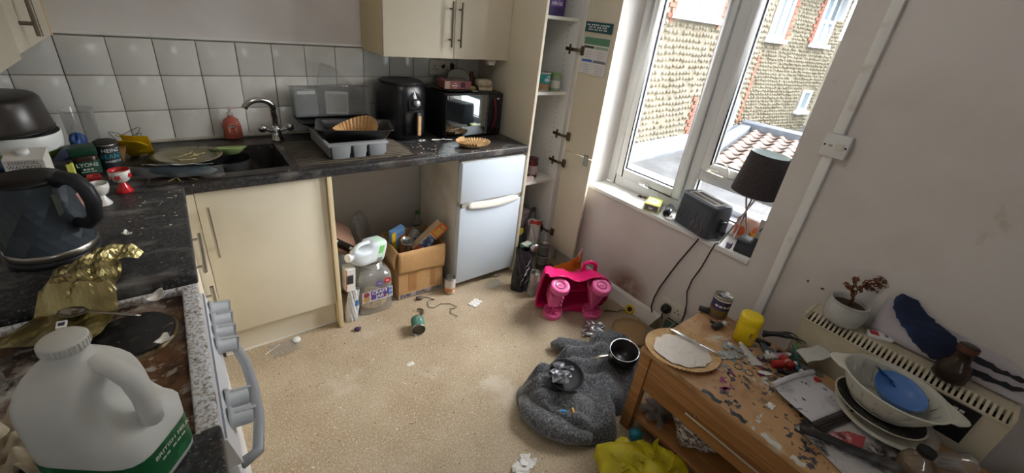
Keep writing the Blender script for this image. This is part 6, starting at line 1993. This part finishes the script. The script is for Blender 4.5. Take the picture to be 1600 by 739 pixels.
twh = mat('tube_white', (206, 204, 202), .4, layers=(((120, 116, 120), 20, .58, .66),))
paint_tube('squeezed white paint tube in front of the yellow tub', 2.155, -2.072, math.radians(60 + 180), twh, .10, .020)
paint_tube('grey blue paint tube beside the yellow tub', 2.275, -2.075, math.radians(35), mat('tube_slate', (84, 96, 110), .4), .09)
paint_tube('white paint tube with grey cap near the papers', 2.235, -2.12, math.radians(-20), twh, .09, cap=mat('cap_grey', (150, 150, 146), .5))
paint_tube('dark green paint tube at the back of the table', 2.305, -2.175, math.radians(15), mat('tube_green', (50, 64, 52), .4), .09, cap=blackm)
paint_tube('mauve paint tube among the paint clutter', 2.265, -2.135, math.radians(150), mat('tube_mauve', (170, 146, 160), .4), .08)
paint_tube('flattened black paint tube by the red pots', 2.215, -2.215, math.radians(-40), mat('tube_black', (44, 42, 44), .4), .09, cap=blackm)
paint_tube('grey paint tube lying behind the red pots', 2.300, -2.245, math.radians(-65), mat('tube_grey', (110, 108, 104), .4), .085)
redp = mat('red_pot', (178, 44, 40), .4)
for i, (x, y, rz, lb) in enumerate(((2.195, -2.160, .9, 'open red paint pot lying on its side on the table'), (2.245, -2.170, -.6, 'closed red paint pot beside the open one'), (2.235, -2.262, -.4, 'red paint pot nearest the sketch pad'))):
    q = thing('paint_pot', lb, 'paint pot', (x, y, TZ + .0165), rot=(math.radians(84), 0, rz))
    MB().lathe([(0, -.022), (.0145, -.022), (.0155, -.019), (.0155, .018), (.0145, .020)] + ([(.012, .02), (.012, -.018), (0, -.018)] if i == 0 else [(.0165, .020), (.0165, .034), (0, .035)]), 18).build('pot', redp, q)
    if i:
        MB().lathe([(.0157, .008), (.0157, .018)], 18).build('label', mat('pot_label', (206, 150, 140), .5), q)
for i, (x, y, c, lb) in enumerate(((2.185, -2.105, (96, 62, 70), 'dark plum paint tub lid among the paint clutter'), (2.275, -2.105, (150, 156, 150), 'grey paint lid beside the slate tube'), (2.205, -2.128, (92, 104, 80), 'olive paint lid near the open red pot'), (2.262, -2.232, (70, 84, 66), 'dark green paint lid between the red pots'), (2.29, -2.135, (60, 60, 66), 'black paint lid under the brushes'))):
    q = thing('paint_dish', lb, 'paint lid', (x, y, TZ + .001), rot=(0, 0, 0))
    MB().lathe([(0, .001), (.012, .001), (.014, .008), (.015, .008), (.016, .0), (0, .0)], 20).build('lid', mat('plid%d' % i, c, .45), q)
    MB().lathe([(0, .004), (.0125, .004)], 16).build('dried_paint', mat('pdry%d' % i, tuple(int(v * .6) for v in c), .4), q)
paint_tube('tiny squeezed silver tube by the foil scrap', 2.150, -2.03, math.radians(-70), mat('tube_silver', (170, 172, 176), .35, .5), .06, .012)
paint_tube('small black tube leaning on the yellow tub', 2.285, -2.035, math.radians(100), mat('tube_black', (44, 42, 44), .4), .08, .013, cap=blackm)
paint_tube('short teal paint tube by the brushes', 2.262, -2.196, math.radians(70), mat('tube_teal', (44, 92, 104), .4), .06, .012)
for i, (x, y, c, rz) in enumerate(((2.292, -2.185, (70, 150, 70), .4), (2.27, -2.215, (40, 96, 120), 1.0), (2.315, -2.215, (96, 120, 70), 1.9))):
    q = thing('paint_brush', ('green handled brush sticking up from the paint clutter', 'blue handled brush among the paint tubes', 'olive handled brush behind the paint tubes')[i], 'paint brush', (x, y, TZ + .012), rot=(0, math.radians(58), rz))
    MB().tube([(0, 0, 0), (0, 0, .04), (0, 0, .085)], [.003, .005, .002], 8).build('handle', mat('brush%d' % c[0], c, .4), q)
    MB().tube([(0, 0, -.02), (0, 0, 0)], [.0015, .004], 8).build('bristles', mat('bristle', (90, 70, 50), .8), q)
tag(MB().prism([(-.028, -.004), (.0, -.012), (.03, -.002), (.012, .010), (-.02, .008)], 0, .0012).build('plastic_spatula', whp, None, (2.115, -2.150, TZ + .0018), (0, 0, -.8)), 'white plastic spatula on the paint stains', 'spatula')
tag(MB().prism([(-.03, -.010), (-.01, -.017), (.03, -.014), (.034, .006), (0., .016), (-.03, .010)], 0, .002).build('mirror_piece', mat('silver_card', (176, 182, 186), .2, .7), None, (2.13, -1.985, TZ + .0015), (0, 0, .4)), 'curved silver foil lid on the table by the tub', 'foil lid')
tag(crumple(.10, .045, .006, 10, 6, 141).build('foil_scrap', mat('scrap_silver', (160, 164, 164), .4, .5), None, (2.085, -2.022, TZ + .0015), (0, 0, -.5)), 'torn silver foil scrap in front of the yellow tub', 'foil scrap')
tag(crumple(.03, .022, .005, 6, 5, 142).build('tissue_scrap', whs, None, (1.965, -2.235, TZ + .0015)), 'small white tissue scrap near the sketch pad', 'tissue')
tag(crumple(.025, .016, .004, 6, 5, 143).build('tissue_scrap', whs, None, (2.13, -2.20, TZ + .0015)), 'tiny white scrap beside the red paint pots', 'paper scrap')
# black feather like paper and white paper behind tub
t3 = thing('black_paper_bird', 'black painted card strips curling behind the yellow tub', 'painted card', (2.295, -2.05, TZ + .03), math.radians(-55))
for i, (dx, rz, L) in enumerate(((0, 0, .16), (.01, .22, .13), (-.004, -.18, .14))):
    MB(T(dx, 0, .008 * i, 0, -.12, rz)).grid(lambda u, v: (L * u, .024 * (v - .5) * (1 - .6 * u), .018 * math.sin(PI * u) + .004 * math.sin(9 * u + i)), 10, 3, thick=.001).build('strip', mat('black_painted_card', (40, 40, 42), .6), t3)
tag(crumple(.11, .06, .003, 9, 6, 151, freq=4).build('white_card', mat('card_white', (206, 206, 204), .7), None, (2.345, -2.225, TZ + .050), (.15, -.25, -.5)), 'white torn paper sticking out toward the heater', 'paper')
tag(crumple(.08, .06, .008, 9, 6, 152).build('grey_paper', mat('paper_greyish', (166, 160, 156), .7), None, (2.315, -1.965, TZ + .03), (.3, -.5, .2)), 'grey stained paper leaning behind the yellow tub', 'paper')
# sketch pad and painting
padp = mat('sketch_paper', (206, 204, 208), .75, layers=(((168, 166, 170), 9, .52, .68), ((70, 70, 76), 34, .62, .68)))
padd = mat('charcoal_drawing', (196, 192, 190), .75, layers=(((50, 48, 48), 7, .50, .60), ((150, 146, 144), 22, .55, .65), ((214, 212, 210), 13, .60, .68)))
t4 = thing('sketch_pad', 'curled white sketch pad with charcoal drawings on the table', 'sketch pad', (2.150, -2.312, TZ + .010), math.radians(-15))


def pad(u, v, z0, b=1.):
    return (-.14 + .22 * u, -.075 + .15 * v, z0 + b * .012 * math.exp(-((v - 1) / .12) ** 2) + b * .010 * math.sin(PI * u) * v)


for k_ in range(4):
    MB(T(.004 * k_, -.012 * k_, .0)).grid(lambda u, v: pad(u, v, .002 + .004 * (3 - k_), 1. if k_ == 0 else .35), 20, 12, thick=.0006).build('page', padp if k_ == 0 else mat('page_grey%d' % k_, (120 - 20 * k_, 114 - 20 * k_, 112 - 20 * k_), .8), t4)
MB().tube([(-.14 + .22 * u, .075, .026 + .010 * math.sin(PI * u)) for u in [i / 12 for i in range(13)]], .010, 10).build('rolled_edge', padp, t4)
MB().tube([(-.14 + .22 * u, -.088, .009 + .002 * math.sin(7 * u)) for u in [i / 12 for i in range(13)]], .007, 10, flat=.7).build('dark_spine', mat('spine_dark', (58, 48, 48), .7), t4)
t4 = thing('charcoal_painting', 'large sheet of black and white painting with a red patch on table', 'painting', (2.085, -2.475, TZ + .002), math.radians(-18))
crumple(.36, .22, .006, 24, 16, 161, freq=6, thick=.0006).build('sheet', padd, t4)
MB(T(-.05, .015, .0085, .0, .03, .1)).prism([(-.08, .03), (-.06, .045), (.04, .02), (.075, -.015), (.02, -.035), (-.03, -.02)], 0, .0012).build('red_patch', mat('painted_red', (168, 72, 76), .6, layers=(((206, 160, 160), 22, .52, .6), ((90, 40, 46), 15, .56, .64))), t4)
t4 = thing('rolled_black_paper', 'roll of blackened paper along the front of the table', 'paper roll', (1.985, -2.455, TZ + .027), math.radians(-62))
MB().tube([(-.13 + .26 * u, .006 * math.sin(5 * u), .002 * math.sin(9 * u)) for u in [i / 14 for i in range(15)]], [.012 + .006 * (i / 14) for i in range(15)], 14, flat=.9).build('roll', mat('blackened_paper', (46, 44, 44), .45, layers=(((90, 88, 88), 12, .5, .65),), bump=.5, bscale=30), t4)
# plates, colander, bowl
cream_c = mat('cream_china', (206, 202, 188), .3, layers=(((186, 178, 160), 8, .5, .65),))
tag(MB().lathe([(0, .002), (.075, .0), (.115, .010), (.145, .018), (.146, .021), (.115, .014), (.075, .006), (0, .006)], 48).build('dinner_plate', cream_c, None, (2.255, -2.485, TZ + .010)), 'larger cream dinner plate under the colander', 'plate')
t5 = thing('dinner_plate', 'smaller cream plate with black grime under the colander', 'plate', (2.258, -2.462, TZ + .032), rot=(.03, .05, 0))
MB().lathe([(0, .002), (.070, .0), (.105, .010), (.133, .018), (.134, .021), (.128, .020)], 48).build('plate', cream_c, t5)
MB().lathe([(.128, .0195), (.105, .0135), (.070, .0055), (0, .0055)], 48).build('grime', mat('black_grime', (42, 40, 38), .7, layers=(((80, 78, 72), 22, .5, .65),)), t5)
colm = mat('colander_white', (214, 212, 198), .35)
t6 = thing('colander', 'white plastic colander with side grips and slotted sides', 'colander', (2.262, -2.460, TZ + .050), rot=(math.radians(3), math.radians(4), math.radians(-76)))
# slotted wall: leave real gaps
SX, SY = 1.22, .98
seg = 180
prof = [(.072, .004), (.084, .018), (.092, .030), (.102, .050), (.110, .070), (.1175, .090), (.1215, .100)]
vs, fs = [], []
for r_, z in prof:
    for i in range(seg):
        a = 2 * PI * i / seg
        vs.append((r_ * SX * math.cos(a), r_ * SY * math.sin(a), z))
for a in range(len(prof) - 1):
    for i in range(seg):
        j = (i + 1) % seg
        if a in (1, 3) and i % 9 == 0:
            continue
        fs.append((a * seg + i, a * seg + j, (a + 1) * seg + j, (a + 1) * seg + i))
o = MB().add(vs, fs, True).build('wall', colm, t6)
sm = o.modifiers.new('thickness', 'SOLIDIFY')
sm.thickness = .0022
MB().lathe([(0, .004), (.072, .004), (.074, .0025), (.072, .0), (0, .0)], 40, sx=SX, sy=SY).build('base', colm, t6)
MB().tube([(.1225 * SX * math.cos(a), .1225 * SY * math.sin(a), .101) for a in [2 * PI * i / 48 for i in range(48)]], .0035, 8, closed=True).build('rim', colm, t6)
for sgn in (-1, 1):
    MB().grid(lambda u, v: (sgn * ((.121 * SX) * math.cos((u - .5) * 1.05) + .045 * v * math.cos((u - .5) * 1.6)), .121 * SY * math.sin((u - .5) * 1.05) * (1 - .35 * v), .101 - .004 * v * v), 14, 5, thick=.003 * sgn).build('grip', colm, t6)
bb = mat('blue_plastic', (96, 140, 206), .35)
tag(MB().lathe([(0, .002), (.035, .0), (.050, .012), (.070, .042), (.075, .056), (.073, .056), (.066, .042), (.047, .015), (0, .006)], 40).build('blue_bowl', bb, None, (2.285, -2.475, TZ + .084), (math.radians(8), math.radians(-10), 0)), 'light blue plastic bowl inside the colander', 'bowl')
t7 = spoon('blue_spoon', 'dark blue plastic spoon leaning in the blue bowl', (2.305, -2.435, TZ + .132), (.3, math.radians(-35), math.radians(120)), .085, mat('deep_blue_plastic', (28, 92, 150), .3), .014)
# bottles at the right end of the table
amb = clear_mat('brown_clear', (150, 126, 96), body=.5, gloss=.4)
t8 = thing('water_jar', 'small glass bottle of murky paint water with black cap', 'bottle', (2.105, -2.600, TZ + .001))
MB().lathe([(0, .002), (.040, 0), (.044, .006), (.046, .030), (.038, .055), (.022, .068), (.020, .085)], 28).build('glass', amb, t8)
MB().lathe([(0, .003), (.041, .003), (.043, .028), (0, .028)], 24).build('murky_water', mat('murky', (112, 92, 66), .3), t8)
MB(T(0, 0, .082)).cyl(.0225, 0, .016, 20).build('cap', blackm, t8)
t8 = thing('clear_cup', 'tipped clear plastic cup at the end of the table', 'cup', (2.215, -2.665, TZ + .036), rot=(math.radians(82), 0, math.radians(40)))
MB().lathe([(0, -.045), (.026, -.045), (.034, .045), (.0355, .046), (.033, .046), (.024, -.042), (0, -.042)], 26).build('cup', grey_clear, t8)
tag(crumple(.10, .08, .012, 10, 8, 171).build('printed_paper', mat('printed_grey', (176, 172, 170), .7, layers=(((70, 66, 66), 26, .56, .62),)), None, (2.075, -2.665, TZ + .002), (0, 0, .4)), 'crumpled printed paper at the near end of the table', 'paper')
# cloth and clutter on the lower shelf
strp = mat('striped_cloth', (120, 104, 92), .9, layers=(((214, 206, 196), 10, .46, .54, (9, 2, 9)), ((50, 44, 42), 16, .54, .62, (9, 2, 9))))
tag(lump(.20, .22, .12, 181, nu=26, nv=12, rough=.3).build('striped_cloth', strp, None, (1.96, -2.06, .093)), 'striped cloth bundled on the lower table shelf', 'cloth')
tag(lump(.30, .34, .10, 182, rough=.25).build('dark_clothes', mat('dark_clothes', (48, 40, 38), .9, bump=.4), None, (2.02, -2.42, .093)), 'dark clothes stuffed on the lower table shelf', 'clothes')
tag(crumple(.16, .10, .03, 12, 9, 183).build('brown_paper', mat('brown_grey_paper', (112, 100, 90), .8), None, (1.93, -1.90, .0935)), 'crumpled brown paper at the end of the lower table shelf', 'paper')
# loose string on drawer
tag(MB().tube([(TX0 - .001, -2.50, .46), (TX0 - .004, -2.45, .448), (TX0 - .003, -2.41, .41), (TX0 - .004, -2.375, .36), (TX0 - .004, -2.37, .335)], .0012, 5).build('loose_string', spag), 'loose pale string hanging over the drawer front', 'string')
# yellow bag and ball on the floor
yb = mat('yellow_carrier', (196, 182, 30), .45, layers=(((160, 146, 20), 8, .45, .62),), bump=.4, bscale=25)
t9 = thing('yellow_bag', 'crumpled yellow carrier bag on the floor below the table', 'carrier bag', (1.66, -2.02, .001), math.radians(-35))
lump(.34, .22, .135, 191, nu=30, nv=14, rough=.24).build('bag', yb, t9)
crumple(.20, .14, .05, 14, 10, 192, freq=7, thick=.001, lift=lambda u, v: .09).build('handle_flap', yb, t9)
tag(MB().ball((0, 0, .028), .028, .028, .028, 18, 12).build('teal_ball', mat('teal_ball', (40, 130, 150), .4), None, (1.80, -1.895, .001)), 'small teal ball on the floor beside the table leg', 'ball')

# ------------------------------------------------------------------ storage heater
htr = mat('heater_beige', (206, 196, 172), .45, layers=(((182, 168, 140), 4, .5, .7),))
HX0, HX1, HY0, HY1, HZ0, HZ1 = 2.395, 2.522, -2.735, -2.128, .05, .622
t = thing('storage_heater', 'beige wall heater with slotted top grille', 'heater', (0, 0, 0))
MB().box(HX0, HX1, HY0, HY1, HZ0, HZ1 - .028).build('case', htr, t, bevel=.004)
fr_ = MB()
fr_.prism([(HX0 + .045, HZ1), (HX1, HZ1), (HX1, HZ1 - .028), (HX0 + .045, HZ1 - .028)], 0, 1)
me = fr_.mesh('top_panel', htr)
for v in me.vertices:
    x, y, z = v.co
    v.co = (x, HY0 + (HY1 - HY0) * z, y)
link('top_panel', me, t)
MB().box(HX0 + .004, HX0 + .046, HY0 + .01, HY1 - .01, HZ1 - .030, HZ1 - .024).build('grille_back', blackm, t)
slt = MB()
slt.add([(HX0, -.0042, HZ1 - .026), (HX0, .0042, HZ1 - .026), (HX0 + .046, .0042, HZ1 + .0005), (HX0 + .046, -.0042, HZ1 + .0005), (HX0, -.0042, HZ1 - .030), (HX0, .0042, HZ1 - .030), (HX0 + .046, .0042, HZ1 - .012), (HX0 + .046, -.0042, HZ1 - .012)],
        [(0, 3, 2, 1), (4, 5, 6, 7), (0, 1, 5, 4), (1, 2, 6, 5), (2, 3, 7, 6), (3, 0, 4, 7)])
sme = slt.mesh('grille_bar', htr)
y = HY1 - .012
while y > HY0 + .01:
    link('grille_bar', sme, t, (0, y, 0))
    y -= .0155
MB().box(HX0 - .003, HX0 + .004, HY0, HY1, HZ1 - .034, HZ1 - .024).build('front_lip', htr, t, bevel=.002)
for yy in (HY0, HY1 - .012):
    MB().box(HX0, HX1, yy, yy + .012, HZ1 - .034, HZ1 + .002).build('end_cap', htr, t, bevel=.003)
# plant
potm = mat('grey_ribbed_pot', (190, 190, 186), .5, layers=(((166, 164, 158), 8, .5, .65),))
t = thing('potted_plant', 'dead brown twiggy plant in a grey ribbed pot on the heater', 'plant', (2.462, -2.232, HZ1 + .003))
prof = [(0, 0), (.050, 0), (.056, .004)]
for i in range(16):
    z = .006 + .078 * i / 15
    prof.append((.058 + .010 * math.sin(PI * (i / 15) * .85) + (.0008 if i % 2 else -.0008), z))
prof += [(.060, .088), (.0655, .092), (.0655, .098), (.060, .098), (.057, .090), (.055, .075)]
MB().lathe(prof, 44).build('pot', potm, t)
MB().lathe([(.056, .076), (.04, .079), (0, .080)], 24).build('soil', mat('dry_soil', (74, 56, 46), .95, bump=.6, bscale=90), t)
twig = mat('dry_twig', (96, 60, 40), .8)
lf = mat('dead_leaf', (128, 78, 48), .8, layers=(((90, 54, 34), 12, .45, .6),))
random.seed(202)
VV = lambda a, b: Vector((.0, -a * .6, b))
RD = Vector((.62, -.50, 0)).normalized()


def tw(pts, r):
    P = [Vector((0, 0, .078)) + RD * a + Vector((0, 0, b)) + Vector((.6, .78, 0)) * c for a, b, c in pts]
    MB().tube(P, [r * (1 - .6 * i / (len(P) - 1)) for i in range(len(P))], 7).build('stem', twig, t)
    return P


stems = [tw([(0, 0, 0), (.004, .03, .0), (-.004, .06, .004), (.012, .085, 0), (.020, .12, -.004)], .0045),
         tw([(.012, .085, 0), (.040, .105, .006), (.065, .112, .0), (.085, .105, -.008), (.105, .118, -.004)], .0035),
         tw([(-.004, .055, .004), (-.022, .075, -.004), (-.030, .105, 0), (-.024, .135, 0)], .003),
         tw([(.030, .098, .004), (.05, .088, .01), (.085, .075, .012), (.112, .068, .012)], .0028),
         tw([(-.022, .085, -.002), (-.045, .095, .004)], .0022), tw([(.018, .11, 0), (.040, .135, -.006), (.062, .142, -.004), (.085, .128, 0)], .0026)]
lm = MB().grid(lambda u, v: (.018 * u, .006 * (2 * v - 1) * math.sin(PI * min(1, u * .9 + .08)), .005 * math.sin(PI * u) + .003 * abs(2 * v - 1)), 4, 2, thick=.0006).mesh('leaf', lf)
for P in stems:
    for k_ in range(16):
        i = random.randrange(1, len(P))
        f_ = random.random()
        p = P[i - 1].lerp(P[i], f_)
        o = link('leaf', lm, t, p, (rn(-1.2, 1.2), rn(.2, 1.9), rn(0, 6.28)))
        s_ = rn(.6, 1.15)
        o.scale = (s_, s_, s_)
# remote / thermometer
t = thing('thermometer', 'white thermometer with red display lying on the heater', 'thermometer', (2.487, -2.355, HZ1 + .002), rot=(0, -.12, math.radians(28)))
MB().prism(rrect(.038, .085, .015, 4), 0, .014).build('case', white_p, t, bevel=.003)
MB().box(-.012, .012, .006, .034, .0138, .0148).build('display', mat('red_display', (196, 44, 56), .4), t)
MB().box(-.006, .006, -.024, -.014, .0138, .0148).build('button', mat('button_grey', (120, 118, 116), .5), t)
# blue painting leaning on wall
bp = mat('navy_painting', (196, 190, 196), .7)
t = thing('blue_painting', 'sheet with a dark blue painted swirl leaning on the wall above heater', 'painting', (2.505, -2.50, HZ1 + .004), rot=(0, math.radians(5), 0))


def sheet(u, v):
    top = .215 - .14 * u + .03 * math.sin(PI * u)
    return (-.006 + .018 * math.sin(3 * u + .5) * v * .4 + .014 * v, .185 - .42 * u, .003 + top * v)


MB().grid(sheet, 20, 8, thick=.0008).build('sheet', bp, t)


def stroke(P, name, m, off):
    rg = random.Random(len(P))
    Q = []
    for (a, b), (c, d_) in zip(P, P[1:] + P[:1]):
        for k_ in range(4):
            f_ = k_ / 4
            Q.append((a + (c - a) * f_ + rg.uniform(-.004, .004), b + (d_ - b) * f_ + rg.uniform(-.004, .004)))
    P = Q
    n = len(P)
    vs = [(-.010 - off + .002 * math.sin(y * 30), y, z) for y, z in P] + [(-.0085 - off + .002 * math.sin(y * 30), y, z) for y, z in P]
    MB().add(vs, [tuple(range(n)), tuple(range(2 * n - 1, n - 1, -1))] + [(i, (i + 1) % n, n + (i + 1) % n, n + i) for i in range(n)]).build(name, m, t)


nb = mat('navy_paint', (22, 34, 66), .5, layers=(((40, 62, 104), 9, .5, .66),))
stroke([(.165, .150), (.168, .175), (.150, .188), (.115, .190), (.095, .175), (.060, .150), (.015, .135), (-.02, .122), (-.045, .095), (-.055, .06), (-.04, .025), (.0, .012), (.05, .03), (.09, .06), (.125, .09), (.15, .12)], 'blue_swirl', nb, .0)
stroke([(-.045, .10), (-.10, .092), (-.15, .084), (-.20, .086), (-.21, .076), (-.16, .068), (-.10, .066), (-.05, .07)], 'brush_stroke', mat('dark_stroke', (34, 32, 40), .6), .001)
stroke([(-.05, .05), (-.10, .046), (-.16, .048), (-.22, .056), (-.21, .040), (-.15, .026), (-.10, .020), (-.05, .02)], 'brush_stroke', mat('dark_stroke', (34, 32, 40), .6), .002)
stroke([(-.02, .13), (-.05, .108), (-.09, .075), (-.075, .095)], 'brush_stroke', mat('pale_stroke', (150, 170, 190), .6), .003)
# smoky bottle lying/standing on heater front and black board
dkb = mat('dark_brown_glass', (52, 38, 30), .2, layers=(((84, 60, 46), 8, .5, .66),))
t = thing('brown_bottle', 'dark brown glass bottle with stubby neck in front of the heater grille', 'bottle', (2.445, -2.560, HZ1 + .002), rot=(math.radians(0), 0, math.radians(0)))
MB().lathe([(0, 0), (.040, 0), (.045, .005), (.046, .045), (.040, .062), (.026, .078), (.022, .115), (.025, .118), (.025, .142), (.021, .144), (0, .143)], 30, sx=.9).build('body', dkb, t)
MB().lathe([(.0262, .119), (.0268, .122), (.0268, .138), (.0262, .141)], 24, sx=.9).build('band', mat('band_brown', (92, 56, 40), .5), t)
t = thing('black_board', 'black sign board with small white lettering behind the colander', 'sign', (2.390, -2.56, TZ + .004), rot=(0, 0, 0))
MB().box(-.006, 0, -.11, .06, 0, .135).build('board', blackm, t)
for z, s in ((.115, 'home sweet home'), (.098, 'live laugh love')):
    letter(s, .016, whp, t, Matrix.Translation((-.0068, -.02, z)) @ RY @ Matrix.Rotation(PI / 2, 4, 'X'))
# chair seat with dark red cloth in the near corner
t = thing('red_chair', 'dark red cloth covered seat in the dim corner', 'chair', (2.40, -3.10, 0), math.radians(5))
MB().box(-.22, .11, -.20, .20, .36, .42).build('seat', blackm, t, bevel=.02)
lump(.36, .40, .09, 211, rough=.12).build('cloth', mat('dark_red_cloth', (92, 22, 34), .9, layers=(((40, 14, 20), 5, .45, .6),)), t).location = (-.05, 0, .405)
for x in (-.20, .09):
    for y in (-.18, .16):
        MB().box(x - .0, x + .03, y, y + .03, 0, .37).build('leg', blackm, t)

# ------------------------------------------------------------------ assumed ceiling lamp, added for fill light (out of view)
t = thing('ceiling_fill_lamp', 'round white ceiling lamp added out of view as fill light', 'lamp', (1.35, -1.45, ZC))
MB().lathe([(0, 0), (.16, 0), (.16, -.02), (.15, -.03), (0, -.03)], 36).build('base', white_p, t)
ld = bpy.data.lights.new('fill_bulb', 'POINT')
ld.energy = 3.5
ld.shadow_soft_size = .14
ld.color = (1.0, .97, .93)
lo = bpy.data.objects.new('fill_bulb', ld)
COL.objects.link(lo)
lo.parent = t
lo.location = (0, 0, -.20)
